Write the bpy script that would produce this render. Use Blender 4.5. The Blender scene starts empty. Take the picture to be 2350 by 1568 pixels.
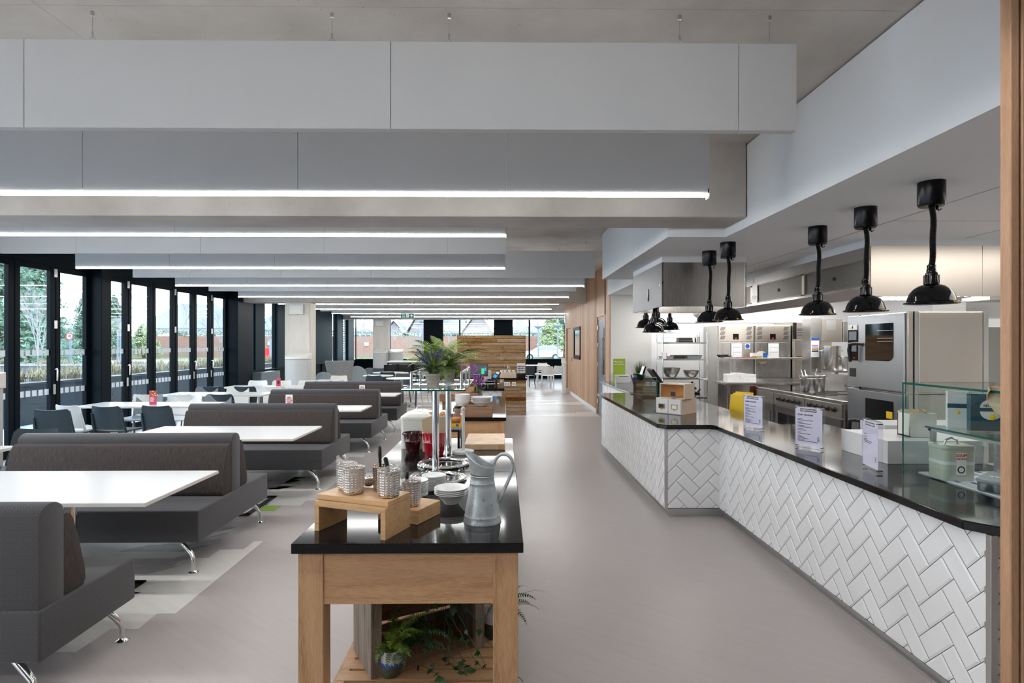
import bpy, bmesh, math, random
from mathutils import Vector, Matrix
R = math.radians; PI = math.pi; sin = math.sin; cos = math.cos
random.seed(11)
SC = bpy.context.scene
COL = SC.collection
FX, CX, CY, CAMZ, YAW = 1343.0, 1170.0, 790.0, 1.62, 0.012
# ---------------------------------------------------------------- camera, sky, exposure
cam = bpy.data.cameras.new('camera'); camo = bpy.data.objects.new('camera', cam); COL.objects.link(camo)
camo.location = (0, 0, CAMZ); camo.rotation_euler = (PI/2, 0, -YAW)
cam.sensor_width = 36; cam.lens = FX/2350*36; cam.shift_x = 5/2350; cam.shift_y = 6/2350
cam.clip_start = 0.05; cam.clip_end = 400
SC.camera = camo
SC.view_settings.view_transform = 'Standard'; SC.view_settings.look = 'None'
SC.view_settings.gamma = 1; SC.view_settings.use_curve_mapping = False
SC.view_settings.exposure = 0.0
wd = bpy.data.worlds.new('sky'); SC.world = wd; wd.use_nodes = True
wn = wd.node_tree; wbg = wn.nodes['Background']
_tc = wn.nodes.new('ShaderNodeTexCoord'); _sx = wn.nodes.new('ShaderNodeSeparateXYZ'); _cr = wn.nodes.new('ShaderNodeValToRGB')
wn.links.new(_tc.outputs['Generated'], _sx.inputs[0]); wn.links.new(_sx.outputs['Z'], _cr.inputs[0]); wn.links.new(_cr.outputs[0], wbg.inputs['Color'])
_cr.color_ramp.elements[0].color = (1.0, 1.0, 1.0, 1); _cr.color_ramp.elements[1].color = (0.62, 0.80, 1.0, 1)
_cr.color_ramp.elements[0].position = 0.0; _cr.color_ramp.elements[1].position = 0.7
wbg.inputs['Strength'].default_value = 7.0
LED = 37.0          # strip light strength
SC.cycles.max_bounces = 8; SC.cycles.diffuse_bounces = 4; SC.cycles.glossy_bounces = 4
SC.cycles.transparent_max_bounces = 16; SC.cycles.sample_clamp_indirect = 6

def area(name, loc, size, power, col=(1, 1, 1), rot=(0, 0, 0), shape='RECTANGLE'):
    l = bpy.data.lights.new(name, 'AREA'); l.energy = power; l.color = col; l.shape = shape
    l.size = size[0]; l.size_y = size[1]
    o = bpy.data.objects.new(name, l); o.location = loc; o.rotation_euler = rot; COL.objects.link(o); return o

# ---------------------------------------------------------------- pixel (2350x1568) to place
def _w(px, d):
    xc = (px-CX)/FX*d
    return xc*cos(YAW)+d*sin(YAW), d*cos(YAW)-xc*sin(YAW)
def G(px, py, z):                       # point on the horizontal plane z
    d = FX*(CAMZ-z)/(py-CY); x, y = _w(px, d); return x, y
def PY(px, py, Y):                      # point on the plane y=Y
    d = Y/(cos(YAW)-(px-CX)/FX*sin(YAW)); x, y = _w(px, d); return x, CAMZ-(py-CY)/FX*d
def PX(px, py, X):                      # point on the plane x=X -> (y,z)
    d = X/((px-CX)/FX*cos(YAW)+sin(YAW)); x, y = _w(px, d); return y, CAMZ-(py-CY)/FX*d

# ---------------------------------------------------------------- materials
MATS = {}
def mat(name, col=(.5, .5, .5), rough=.5, metal=0, spec=.5, emit=0, ecol=None, coat=0, trans=0, ior=1.45, aniso=0, alpha=1, sheen=0):
    m = bpy.data.materials.new(name); m.use_nodes = True
    b = m.node_tree.nodes['Principled BSDF']
    b.inputs['Base Color'].default_value = (*col, 1); b.inputs['Roughness'].default_value = rough
    b.inputs['Metallic'].default_value = metal; b.inputs['Specular IOR Level'].default_value = spec
    b.inputs['IOR'].default_value = ior
    if coat: b.inputs['Coat Weight'].default_value = coat; b.inputs['Coat Roughness'].default_value = .05
    if trans: b.inputs['Transmission Weight'].default_value = trans
    if emit: b.inputs['Emission Color'].default_value = (*(ecol or col), 1); b.inputs['Emission Strength'].default_value = emit
    if aniso: b.inputs['Anisotropic'].default_value = aniso
    if alpha < 1: b.inputs['Alpha'].default_value = alpha
    if sheen: b.inputs['Sheen Weight'].default_value = sheen
    MATS[name] = m; return m
def nd(m, t, **kw):
    n = m.node_tree.nodes.new('ShaderNode'+t)
    for k, v in kw.items():
        if hasattr(n, k): setattr(n, k, v)
        else: n.inputs[k].default_value = v
    return n
def lk(m, a, b): m.node_tree.links.new(a, b)
def bs(m): return m.node_tree.nodes['Principled BSDF']
def coords(m, scale=(1, 1, 1), rot=(0, 0, 0), src='Object'):
    t = nd(m, 'TexCoord'); p = nd(m, 'Mapping'); p.inputs['Scale'].default_value = scale; s = t.outputs[src]
    if any(rot):
        q = nd(m, 'Mapping'); q.inputs['Rotation'].default_value = rot; lk(m, s, q.inputs[0]); s = q.outputs[0]
    lk(m, s, p.inputs[0]); return p.outputs[0]
def ramp(m, fac, stops):
    r = nd(m, 'ValToRGB'); e = r.color_ramp.elements
    while len(e) < len(stops): e.new(.5)
    for i, (p, c) in enumerate(stops): e[i].position = p; e[i].color = (*c, 1)
    lk(m, fac, r.inputs[0]); return r.outputs[0]
def noise(m, vec, scale=5, detail=5, rough=.55, dist=0):
    n = nd(m, 'TexNoise'); n.inputs['Scale'].default_value = scale; n.inputs['Detail'].default_value = detail
    n.inputs['Roughness'].default_value = rough; n.inputs['Distortion'].default_value = dist
    lk(m, vec, n.inputs['Vector']); return n.outputs['Fac']
def bump(m, fac, strength=.2, dist=.01):
    b = nd(m, 'Bump'); b.inputs['Strength'].default_value = strength; b.inputs['Distance'].default_value = dist
    lk(m, fac, b.inputs['Height']); lk(m, b.outputs[0], bs(m).inputs['Normal'])
def mixc(m, fac, a, b, mode='MIX'):
    x = nd(m, 'Mix', data_type='RGBA', blend_type=mode)
    for i, v in ((0, fac), (6, a), (7, b)):
        if hasattr(v, 'is_linked'): lk(m, v, x.inputs[i])
        elif i == 0: x.inputs[0].default_value = v
        else: x.inputs[i].default_value = (*v, 1)
    return x.outputs[2]
def mth(m, op, a, b=None, c=None):
    n = nd(m, 'Math', operation=op)
    for i, v in enumerate((a, b, c)):
        if v is None: continue
        if hasattr(v, 'is_linked'): lk(m, v, n.inputs[i])
        else: n.inputs[i].default_value = v
    return n.outputs[0]
def noisy(name, c1, c2, scale=(1, 1, 1), ns=5, rough=.5, metal=0, lo=.35, hi=.65, detail=5, bmp=0, bd=.01, island=0, src='Object', rot=(0, 0, 0), **kw):
    m = mat(name, c1, rough, metal, **kw); v = coords(m, scale, rot, src)
    if island:
        gi = nd(m, 'NewGeometry'); cm = nd(m, 'CombineXYZ'); ad = nd(m, 'VectorMath', operation='MULTIPLY_ADD')
        lk(m, gi.outputs['Random Per Island'], cm.inputs[0]); lk(m, gi.outputs['Random Per Island'], cm.inputs[1]); lk(m, gi.outputs['Random Per Island'], cm.inputs[2])
        lk(m, cm.outputs[0], ad.inputs[0]); ad.inputs[1].default_value = (37, 53, 71); lk(m, v, ad.inputs[2]); v = ad.outputs[0]
    f = noise(m, v, ns, detail); c = ramp(m, f, [(lo, c1), (hi, c2)])
    if island:
        br = nd(m, 'BrightContrast'); lk(m, c, br.inputs[0])
        lk(m, mth(m, 'MULTIPLY', mth(m, 'SUBTRACT', gi.outputs['Random Per Island'], .5), island), br.inputs[1]); c = br.outputs[0]
    lk(m, c, bs(m).inputs['Base Color'])
    if bmp: bump(m, f, bmp, bd)
    return m
def wood(name, c1, c2, c3, grain='X', rough=.5, island=.0, fine=60, bmp=.15):
    s = {'X': (1, 12, 12), 'Y': (12, 1, 12), 'Z': (12, 12, 1)}[grain]
    m = mat(name, c1, rough); v = coords(m, s)
    if island:
        gi = nd(m, 'NewGeometry'); cm = nd(m, 'CombineXYZ'); ad = nd(m, 'VectorMath', operation='MULTIPLY_ADD')
        for i in range(3): lk(m, gi.outputs['Random Per Island'], cm.inputs[i])
        lk(m, cm.outputs[0], ad.inputs[0]); ad.inputs[1].default_value = (37, 53, 71); lk(m, v, ad.inputs[2]); v = ad.outputs[0]
    a = noise(m, v, 1.1, 4, .6, 1.5); b = noise(m, v, fine/12, 3, .7, .1)
    f = mth(m, 'ADD', mth(m, 'MULTIPLY', a, .5), mth(m, 'MULTIPLY', b, .5))
    c = ramp(m, f, [(.34, c1), (.5, c2), (.68, c3)])
    if island:
        br = nd(m, 'BrightContrast'); lk(m, c, br.inputs[0])
        lk(m, mth(m, 'MULTIPLY', mth(m, 'SUBTRACT', gi.outputs['Random Per Island'], .5), island), br.inputs[1]); c = br.outputs[0]
    lk(m, c, bs(m).inputs['Base Color']); bump(m, f, bmp, .004); return m

M_ = MATS
m = noisy('concrete', (.40, .37, .34), (.58, .55, .515), (1, 1, 1), 1.6, .8, lo=.3, hi=.7, detail=9)
v = coords(m); vo = nd(m, 'TexVoronoi', feature='F1'); vo.inputs['Scale'].default_value = 24; lk(m, v, vo.inputs['Vector'])
pit = mth(m, 'LESS_THAN', vo.outputs['Distance'], .075)
pn = mth(m, 'MULTIPLY', pit, mth(m, 'GREATER_THAN', noise(m, v, 2.3, 2), .5))
br_ = bs(m).inputs['Base Color'].links[0].from_socket
lk(m, mixc(m, mth(m, 'MULTIPLY', pn, .75), br_, (.16, .14, .13)), bs(m).inputs['Base Color'])
noisy('column_concrete', (.60, .565, .50), (.70, .665, .60), (1, 1, .35), 2.4, .75, detail=8, bmp=.05)
m = noisy('baffle', (.61, .62, .635), (.65, .66, .675), (1, 1, 1), 420, .95, lo=.3, hi=.7, detail=2, bmp=.08, bd=.002)
mat('plaster', (.80, .82, .84), .75)
mat('soffit_white', (.72, .72, .71), .7)
mat('wall_white', (.66, .65, .62), .75)
mat('kitchen_wall', (.82, .82, .82), .4)
mat('black_frame', (.003, .007, .011), .42, 0, .07); mat('bin_grey', (.50, .51, .505), .45); mat('rear_wall', (.16, .16, .16), .8)
mat('blue_panel', (.006, .022, .034), .5, 0, .1)
mat('led', (1, 1, 1), .5, emit=LED, ecol=(1, .985, .96))
mat('led_end', (.85, .85, .85), .4)
mat('baseboard', (.78, .78, .80), .45)
mat('door_grey', (.12, .15, .19), .4)
mat('chrome', (.86, .87, .88), .07, 1)
mat('satin', (.62, .62, .62), .32, 1)
mat('black_gloss', (.004, .004, .005), .10, 0, .5)
mat('black_plastic', (.008, .008, .009), .35); mat('black_canopy', (.004, .004, .005), .22, 0, .25)
mat('white_laminate', (.66, .665, .685), .28)
mat('white_edge', (.70, .68, .64), .4)
mat('white_plastic', (.78, .79, .79), .35)
mat('cream_plastic', (.74, .72, .67), .35)
mat('charcoal_plastic', (.030, .048, .062), .42)
mat('grey_plastic', (.16, .19, .215), .42)
mat('porcelain', (.86, .86, .87), .12)
mat('cream_enamel', (.74, .74, .69), .22)
mat('sage_enamel', (.44, .46, .38), .3)
mat('red_enamel', (.36, .008, .022), .12, coat=.6)
mat('brown_enamel', (.05, .010, .008), .10, coat=.6)
mat('paper', (.80, .80, .82), .8)
mat('paper_lilac', (.70, .67, .80), .6)
mat('kraft', (.52, .40, .27), .9); mat('straw', (.60, .34, .14), .8)
mat('red_paint', (.6, .02, .02), .4); mat('green_sign', (.005, .16, .11), .5); mat('sign_white', (.9, .9, .9), .5)
mat('lime', (.26, .35, .03), .5); mat('yellow', (.85, .56, .01), .4); mat('blue_label', (.02, .10, .42), .5)
mat('pink_card', (.62, .06, .13), .5); mat('ink', (.02, .02, .03), .6); mat('brass', (.35, .24, .08), .35, 1)
mat('orange', (.75, .25, .02), .5); mat('teal_book', (.02, .09, .13), .35)
mat('bread', (.62, .27, .06), .5); mat('soil', (.03, .02, .015), .95)
mat('glow', (1, 1, 1), .5, emit=14, ecol=(1, .98, .95))
mat('screen', (.01, .012, .015), .12)
m = mat('perforated_film', (.62, .68, .76), .6)
# stainless steel, brushed
def steel(name, c, rough, sc=(240, 240, 1.5), amt=.05):
    m = mat(name, c, rough, 1); v = coords(m, sc); f = noise(m, v, 3, 3)
    lk(m, mth(m, 'ADD', mth(m, 'MULTIPLY', mth(m, 'SUBTRACT', f, .5), amt*2), rough), bs(m).inputs['Roughness']);
    g = noise(m, coords(m, (1, 1, .5)), 1.3, 2); lk(m, ramp(m, g, [(.3, tuple(k*.88 for k in c)), (.7, c)]), bs(m).inputs['Base Color']); return m
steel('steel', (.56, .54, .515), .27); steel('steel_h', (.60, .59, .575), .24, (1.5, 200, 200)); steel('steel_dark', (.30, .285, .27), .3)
steel('steel_warm', (.60, .55, .49), .30); steel('steel_dimmed', (.17, .175, .19), .48); steel('steel_door_daylit', (.50, .52, .55), .30)  # oven door steel carries the blue of window daylight in its colour
# wood
wood('wall_wood', (.33, .18, .095), (.43, .26, .15), (.55, .37, .24), 'Z', .55, island=.15)
wood('slat_wood', (.30, .155, .075), (.40, .22, .115), (.50, .29, .16), 'Z', .5, island=.06, fine=330)
wood('oak', (.27, .135, .055), (.44, .245, .115), (.53, .32, .165), 'Z', .45, island=.05, fine=330)
wood('oak_x', (.30, .155, .065), (.46, .26, .125), (.54, .33, .17), 'X', .45, island=.05, fine=330)
wood('bamboo', (.40, .22, .09), (.52, .31, .14), (.58, .37, .185), 'X', .4, island=.04, fine=90)
wood('crate_old', (.07, .05, .035), (.17, .125, .09), (.27, .21, .155), 'Z', .85, island=.10, fine=80, bmp=.5)
wood('crate_brown', (.15, .075, .035), (.25, .13, .065), (.33, .19, .10), 'X', .7, island=.05)
wood('beech', (.60, .46, .34), (.68, .54, .42), (.74, .60, .48), 'Z', .5)
wood('pallet', (.10, .05, .02), (.32, .19, .09), (.47, .31, .165), 'X', .8, island=.22, fine=140, bmp=.4)
m = M_['pallet']; v = coords(m, (1, 1, 1)); vo = nd(m, 'TexVoronoi'); vo.inputs['Scale'].default_value = 11; lk(m, v, vo.inputs['Vector'])
lk(m, mixc(m, mth(m, 'MULTIPLY', mth(m, 'LESS_THAN', vo.outputs['Distance'], .13), .85), bs(m).inputs['Base Color'].links[0].from_socket, (.045, .02, .01)), bs(m).inputs['Base Color'])
m = noisy('butcher', (.55, .33, .16), (.76, .55, .34), (1, 1, 1), 18, .4, detail=3)
bk = nd(m, 'TexBrick'); bk.inputs['Scale'].default_value = 1; bk.inputs['Brick Width'].default_value = .07; bk.inputs['Row Height'].default_value = .035
bk.inputs['Mortar Size'].default_value = .0005; bk.inputs['Color1'].default_value = (.78, .60, .40, 1); bk.inputs['Color2'].default_value = (.58, .36, .19, 1); bk.inputs['Mortar'].default_value = (.5, .32, .18, 1)
lk(m, coords(m), bk.inputs['Vector']); lk(m, mixc(m, .55, bs(m).inputs['Base Color'].links[0].from_socket, bk.outputs[0]), bs(m).inputs['Base Color'])
# black quartz with small flecks
m = mat('quartz', (.003, .003, .004), .08, 0, .33); vo = nd(m, 'TexVoronoi'); vo.inputs['Scale'].default_value = 330; lk(m, coords(m), vo.inputs['Vector'])
fl = mth(m, 'LESS_THAN', vo.outputs['Distance'], .14)
lk(m, mixc(m, fl, (.004, .004, .005), (.12, .11, .10)), bs(m).inputs['Base Color'])
# vinyl floor
m = noisy('vinyl', (.425, .385, .382), (.465, .425, .42), (.55, 9, 1), 3.2, .33, lo=.25, hi=.75, detail=8, rot=(0, 0, R(38)), spec=.42)
f2 = noise(m, coords(m, (3, 90, 1), (0, 0, R(38))), 2.2, 4, .7)
c0 = bs(m).inputs['Base Color'].links[0].from_socket
c1 = mixc(m, mth(m, 'MULTIPLY', mth(m, 'GREATER_THAN', f2, .63), .30), c0, (.34, .30, .30))
lk(m, c1, bs(m).inputs['Base Color']); bump(m, f2, .05, .002)
def inlay(name, c): return noisy(name, tuple(k*.93 for k in c), c, (.55, 9, 1), 3, .34, detail=6, rot=(0, 0, R(38)))
inlay('inlay_cream', (.72, .70, .67)); inlay('inlay_grey', (.25, .23, .235)); inlay('inlay_dark', (.22, .215, .23)); inlay('inlay_green', (.24, .40, .06)); inlay('inlay_pale', (.50, .47, .47))
# tiles
mat('tile', (.80, .81, .83), .13, 0, .5); mat('grout', (.09, .09, .095), .8)
# glass (thin panes)
def pane(name, tint, refl=1.0, rough=0.0, ior=1.45):
    m = bpy.data.materials.new(name); m.use_nodes = True; nt = m.node_tree; nt.nodes.clear(); MATS[name] = m
    o = nt.nodes.new('ShaderNodeOutputMaterial'); mx = nt.nodes.new('ShaderNodeMixShader'); t = nt.nodes.new('ShaderNodeBsdfTransparent'); g = nt.nodes.new('ShaderNodeBsdfGlossy')
    ge = nt.nodes.new('ShaderNodeNewGeometry'); dt = nt.nodes.new('ShaderNodeVectorMath'); dt.operation = 'DOT_PRODUCT'
    nt.links.new(ge.outputs['Incoming'], dt.inputs[0]); nt.links.new(ge.outputs['Normal'], dt.inputs[1])
    def mt(op, a, b):
        n = nt.nodes.new('ShaderNodeMath'); n.operation = op
        for i, v in enumerate((a, b)):
            if v is None: continue
            if isinstance(v, (int, float)): n.inputs[i].default_value = v
            else: nt.links.new(v, n.inputs[i])
        return n
    f0 = ((ior-1)/(ior+1))**2
    q_ = mt('POWER', mt('SUBTRACT', 1.0, mt('ABSOLUTE', dt.outputs['Value'], None).outputs[0]).outputs[0], 5.0)
    fr = mt('ADD', mt('MULTIPLY', q_.outputs[0], 1-f0).outputs[0], f0)      # Schlick
    t.inputs[0].default_value = (*tint, 1); g.inputs[0].default_value = (refl, refl, refl, 1); g.inputs['Roughness'].default_value = rough
    nt.links.new(fr.outputs[0], mx.inputs[0]); nt.links.new(t.outputs[0], mx.inputs[1]); nt.links.new(g.outputs[0], mx.inputs[2]); nt.links.new(mx.outputs[0], o.inputs[0]); return m
pane('window_glass', (.95, .98, .98), .55); pane('case_glass', (.94, .98, .972)); pane('screen_glass', (.52, .60, .61), 1, 0, 1.7); pane('dark_glass', (.30, .37, .40), 1, 0, 1.9); pane('clear_film', (.93, .93, .95), 1, .12, 1.6)
pane('acrylic', (.93, .94, .97), 1, 0, 1.5)
mat('glass_edge', (.004, .10, .075), .08, 0, .6)
mat('oven_glass', (.006, .007, .008), .04, 0, .8, coat=1)
mat('frost', (.80, .88, .95), .6, 0)
# galvanised and hammered metal
m = noisy('galvanised', (.36, .40, .42), (.47, .51, .53), (1, 1, 1), 22, .42, .55, detail=6)
vo = nd(m, 'TexVoronoi'); vo.inputs['Scale'].default_value = 60; lk(m, coords(m, (1, 1, .6)), vo.inputs['Vector'])
lk(m, mixc(m, mth(m, 'MULTIPLY', mth(m, 'LESS_THAN', vo.outputs['Distance'], .17), .6), bs(m).inputs['Base Color'].links[0].from_socket, (.12, .11, .10)), bs(m).inputs['Base Color'])
m = mat('hammered', (.60, .52, .44), .10, 1); s_ = nd(m, 'SeparateXYZ'); lk(m, coords(m), s_.inputs[0])
u_ = mth(m, 'MULTIPLY', mth(m, 'ARCTAN2', s_.outputs['Y'], s_.outputs['X']), 9.0); v_ = mth(m, 'MULTIPLY', s_.outputs['Z'], 2*PI/.020)
bump(m, mth(m, 'ABSOLUTE', mth(m, 'MULTIPLY', mth(m, 'COSINE', u_), mth(m, 'COSINE', v_))), .55, .003)
m = noisy('cling_film', (.8, .8, .82), (.9, .9, .92), (1, 1, 1), 60, .12, alpha=.25, bmp=1, bd=.01)
noisy('clay', (.30, .27, .235), (.40, .37, .33), (1, 1, 3), 20, .9, bmp=.2)
noisy('glazed_pot_top', (.62, .62, .63), (.70, .69, .68), (1, 1, 1), 10, .2)
noisy('glazed_pot_base', (.045, .05, .028), (.10, .105, .065), (1, 1, 6), 40, .55, bmp=.6)
noisy('marble', (.55, .56, .57), (.66, .67, .68), (1, 1, 1), 6, .15)
# fabrics
def herring(name, ca, cb, wcol=.026, pit=.0052):
    m = mat(name, ca, .92, sheen=.2); t = nd(m, 'TexCoord'); s = nd(m, 'SeparateXYZ'); lk(m, t.outputs['UV'], s.inputs[0])
    tri = mth(m, 'PINGPONG', s.outputs['X'], wcol/2)
    q = mth(m, 'PINGPONG', mth(m, 'ADD', s.outputs['Y'], tri), pit/2)
    f = mth(m, 'GREATER_THAN', q, pit*.27)
    n = noise(m, coords(m, (1, 1, 1)), 350, 2)
    lk(m, mixc(m, mth(m, 'MULTIPLY', f, mth(m, 'ADD', mth(m, 'MULTIPLY', n, .6), .5)), ca, cb), bs(m).inputs['Base Color']); bump(m, f, .25, .001); return m
herring('herringbone', (.010, .011, .014), (.15, .15, .165))
m = noisy('brown_fabric', (.028, .023, .024), (.080, .064, .060), (330, 16, 1), 1, .9, lo=.3, hi=.7, detail=3, src='UV', bmp=.1, bd=.001)
m.node_tree.nodes  # uv-stretched threads run up the cushion
noisy('felt_grey', (.20, .21, .215), (.33, .34, .35), (1, 1, 1), 90, .95); noisy('felt_blue', (.27, .33, .36), (.36, .42, .45), (1, 1, 1), 60, .95)
# planting
def leaf(name, c1, c2):
    m = noisy(name, c1, c2, (1, 1, 1), 30, .5, island=.12)
    bs(m).inputs['Subsurface Weight'].default_value = 0; return m
leaf('leaf_fern', (.045, .12, .015), (.27, .36, .04)); leaf('leaf_dark', (.012, .045, .018), (.05, .12, .035)); leaf('leaf_grass', (.02, .07, .015), (.06, .16, .03))
leaf('leaf_sage', (.06, .11, .06), (.15, .21, .10)); leaf('lavender', (.05, .045, .20), (.11, .09, .34)); leaf('lavender_pink', (.30, .06, .36), (.48, .14, .52))
leaf('leaf_cedar', (.07, .13, .095), (.20, .30, .21)); leaf('leaf_bush', (.20, .26, .13), (.36, .42, .23)); leaf('dry_grass', (.22, .18, .10), (.36, .31, .21)); leaf('hedge', (.10, .14, .08), (.22, .25, .15))  # cedar and bush greens lightened to paint in outdoor haze
mat('bark', (.16, .15, .13), .9)

# ---------------------------------------------------------------- mesh accumulator
class MB:
    def __init__(s): s.v = []; s.f = []; s.mi = []
    def add(s, vs, fs, M=None, mi=0):
        o = len(s.v)
        s.v += [tuple(M @ Vector(p)) for p in vs] if M is not None else [tuple(p) for p in vs]
        s.f += [tuple(i+o for i in f) for f in fs]; s.mi += [mi]*len(fs); return s
    def box(s, x0, y0, z0, x1, y1, z1, M=None, mi=0):
        x0, x1 = min(x0, x1), max(x0, x1); y0, y1 = min(y0, y1), max(y0, y1); z0, z1 = min(z0, z1), max(z0, z1)
        vs = [(x0, y0, z0), (x1, y0, z0), (x1, y1, z0), (x0, y1, z0), (x0, y0, z1), (x1, y0, z1), (x1, y1, z1), (x0, y1, z1)]
        return s.add(vs, [(0, 3, 2, 1), (4, 5, 6, 7), (0, 1, 5, 4), (1, 2, 6, 5), (2, 3, 7, 6), (3, 0, 4, 7)], M, mi)
    def prism(s, poly, z0, z1, M=None, mi=0, ax='z'):
        a = sum(poly[i][0]*poly[(i+1) % len(poly)][1]-poly[(i+1) % len(poly)][0]*poly[i][1] for i in range(len(poly)))
        if a < 0: poly = poly[::-1]
        n = len(poly)
        vs = [(x, y, z0) for x, y in poly]+[(x, y, z1) for x, y in poly]
        if ax == 'y': vs = [(x, z, y) for x, y, z in vs]      # polygon in xz, extruded along y
        if ax == 'x': vs = [(z, x, y) for x, y, z in vs]      # polygon in yz, extruded along x
        fs = [tuple(range(n-1, -1, -1)), tuple(range(n, 2*n))]+[(i, (i+1) % n, n+(i+1) % n, n+i) for i in range(n)]
        if ax == 'y': fs = [f[::-1] for f in fs]
        return s.add(vs, fs, M, mi)
    def lathe(s, prof, n=32, c=(0, 0, 0), M=None, mi=0, a0=0, cap=True):
        vs = []; fs = []
        for r, z in prof:
            for k in range(n):
                a = 2*PI*k/n+a0; vs.append((c[0]+r*cos(a), c[1]+r*sin(a), c[2]+z))
        for i in range(len(prof)-1):
            for k in range(n):
                k2 = (k+1) % n; fs.append((i*n+k, i*n+k2, (i+1)*n+k2, (i+1)*n+k))
        if cap:
            if prof[0][0] > 1e-5: fs.append(tuple(range(n-1, -1, -1)))
            if prof[-1][0] > 1e-5: fs.append(tuple((len(prof)-1)*n+k for k in range(n)))
        return s.add(vs, fs, M, mi)
    def tube(s, pts, r, n=8, M=None, mi=0, cap=True):
        pts = [Vector(p) for p in pts]; rs = r if isinstance(r, (list, tuple)) else [r]*len(pts)
        vs = []; fs = []; up = None
        for i, p in enumerate(pts):
            d = (pts[min(i+1, len(pts)-1)]-pts[max(i-1, 0)])
            if d.length < 1e-9: d = Vector((0, 0, 1))
            d.normalize()
            if up is None: up = d.orthogonal().normalized()
            else:
                up = up-d*up.dot(d)
                if up.length < 1e-6: up = d.orthogonal()
                up.normalize()
            w = d.cross(up)
            for k in range(n):
                a = 2*PI*k/n; vs.append(tuple(p+(up*cos(a)+w*sin(a))*rs[i]))
        for i in range(len(pts)-1):
            for k in range(n):
                k2 = (k+1) % n; fs.append((i*n+k, i*n+k2, (i+1)*n+k2, (i+1)*n+k))
        if cap: fs.append(tuple(range(n-1, -1, -1))); fs.append(tuple((len(pts)-1)*n+k for k in range(n)))
        return s.add(vs, fs, M, mi)
    def cyl(s, p0, p1, r, n=16, M=None, mi=0): return s.tube([p0, p1], r, n, M, mi)
    def ball(s, c, r, n=16, k=10, sz=1, M=None, mi=0):
        return s.lathe([(max(r*sin(PI*i/k), 1e-6 if 0 < i < k else 0.0001*r), -r*sz*cos(PI*i/k)) for i in range(k+1)], n, c, M, mi)
    def quad(s, a, b, c, d, mi=0): return s.add([a, b, c, d], [(0, 1, 2, 3)], None, mi)

def obj(name, mb, mats, parent=None, smooth=0, bev=0, seg=1, uv=False, world=False, sub=0, kind=None, **tags):
    if isinstance(mats, str): mats = [mats]
    me = bpy.data.meshes.new(name); off = Vector((0, 0, 0))
    if parent is not None and world:
        q = parent
        while q is not None: off += q.location; q = q.parent
    vs = [tuple(Vector(p)-off) for p in mb.v] if off.length else mb.v
    me.from_pydata(vs, [], mb.f)
    for k in mats: me.materials.append(MATS[k])
    if len(mats) > 1: me.polygons.foreach_set('material_index', mb.mi)
    if bev:
        b = bmesh.new(); b.from_mesh(me); bmesh.ops.remove_doubles(b, verts=b.verts, dist=1e-5)
        es = [e for e in b.edges if len(e.link_faces) == 2 and e.calc_face_angle(0) > R(28)]
        bmesh.ops.bevel(b, geom=es, offset=bev, segments=seg, affect='EDGES', clamp_overlap=True, profile=.5)
        b.to_mesh(me); b.free()
    if uv:
        uvl = me.uv_layers.new(name='uv')
        for p in me.polygons:
            n = p.normal; ax = max(range(3), key=lambda i: abs(n[i]))
            for li in p.loop_indices:
                c = me.vertices[me.loops[li].vertex_index].co
                uvl.data[li].uv = (c.y, c.z) if ax == 0 else (c.x, c.z) if ax == 1 else (c.x, c.y)
    me.update()
    o = bpy.data.objects.new(name, me); COL.objects.link(o)
    if parent is not None: o.parent = parent
    if smooth:
        me.polygons.foreach_set('use_smooth', [True]*len(me.polygons))
        try: me.set_sharp_from_angle(angle=R(smooth))
        except Exception: pass
    if sub:
        sm = o.modifiers.new('sub', 'SUBSURF'); sm.levels = sub; sm.render_levels = sub
    if kind: o['kind'] = kind
    for k, v_ in tags.items(): o[k] = v_
    return o
def thing(name, label, cat, loc=(0, 0, 0), rz=0, group=None):
    o = bpy.data.objects.new(name, None); COL.objects.link(o); o.location = loc; o.rotation_euler = (0, 0, rz); o.empty_display_size = .1
    o['label'] = label; o['category'] = cat
    if group: o['group'] = group
    return o
def tag(o, label, cat, group=None):
    o['label'] = label; o['category'] = cat
    if group: o['group'] = group
    return o
def struct(name, mb, mats, **kw): return obj(name, mb, mats, kind='structure', **kw)
def dup(root, loc, rz=None, label=None, group=None, scale=None, cat=None):
    def cp(o, par):
        c = o.copy(); COL.objects.link(c)
        if par is not None: c.parent = par
        for ch in [x for x in bpy.data.objects if x.parent == o]: kids.append((ch, c))
        return c
    kids = []; r = cp(root, None)
    while kids:
        ch, par = kids.pop(0); cp(ch, par)
    r.location = loc
    if rz is not None: r.rotation_euler = (0, 0, rz)
    if label: r['label'] = label
    if group: r['group'] = group
    elif 'group' in r and group is False: del r['group']
    if scale: r.scale = scale
    return r
def text(name, s, size, m, parent, loc, rot, align='CENTER', ext=.0006, sx=1, bold=0):
    c = bpy.data.curves.new(name, 'FONT'); c.body = s; c.size = size; c.align_x = align; c.align_y = 'CENTER'; c.extrude = ext; c.offset = bold; c.resolution_u = 3
    q = bpy.data.objects.new(name, c); COL.objects.link(q); dg = bpy.context.evaluated_depsgraph_get()
    me = bpy.data.meshes.new_from_object(q.evaluated_get(dg)); bpy.data.objects.remove(q); bpy.data.curves.remove(c)
    me.materials.clear(); me.materials.append(MATS[m])
    o = bpy.data.objects.new(name, me); COL.objects.link(o); o.parent = parent; o.location = loc; o.rotation_euler = rot; o.scale = (sx, 1, 1)
    return o
# ================================================================ ROOM
CEIL = 3.33
WX = -7.0; WWX = 2.19; BY = 27.5
# floor
struct('floor', MB().box(-7.0, -5, -.12, 8.2, 28, 0), 'vinyl')
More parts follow.
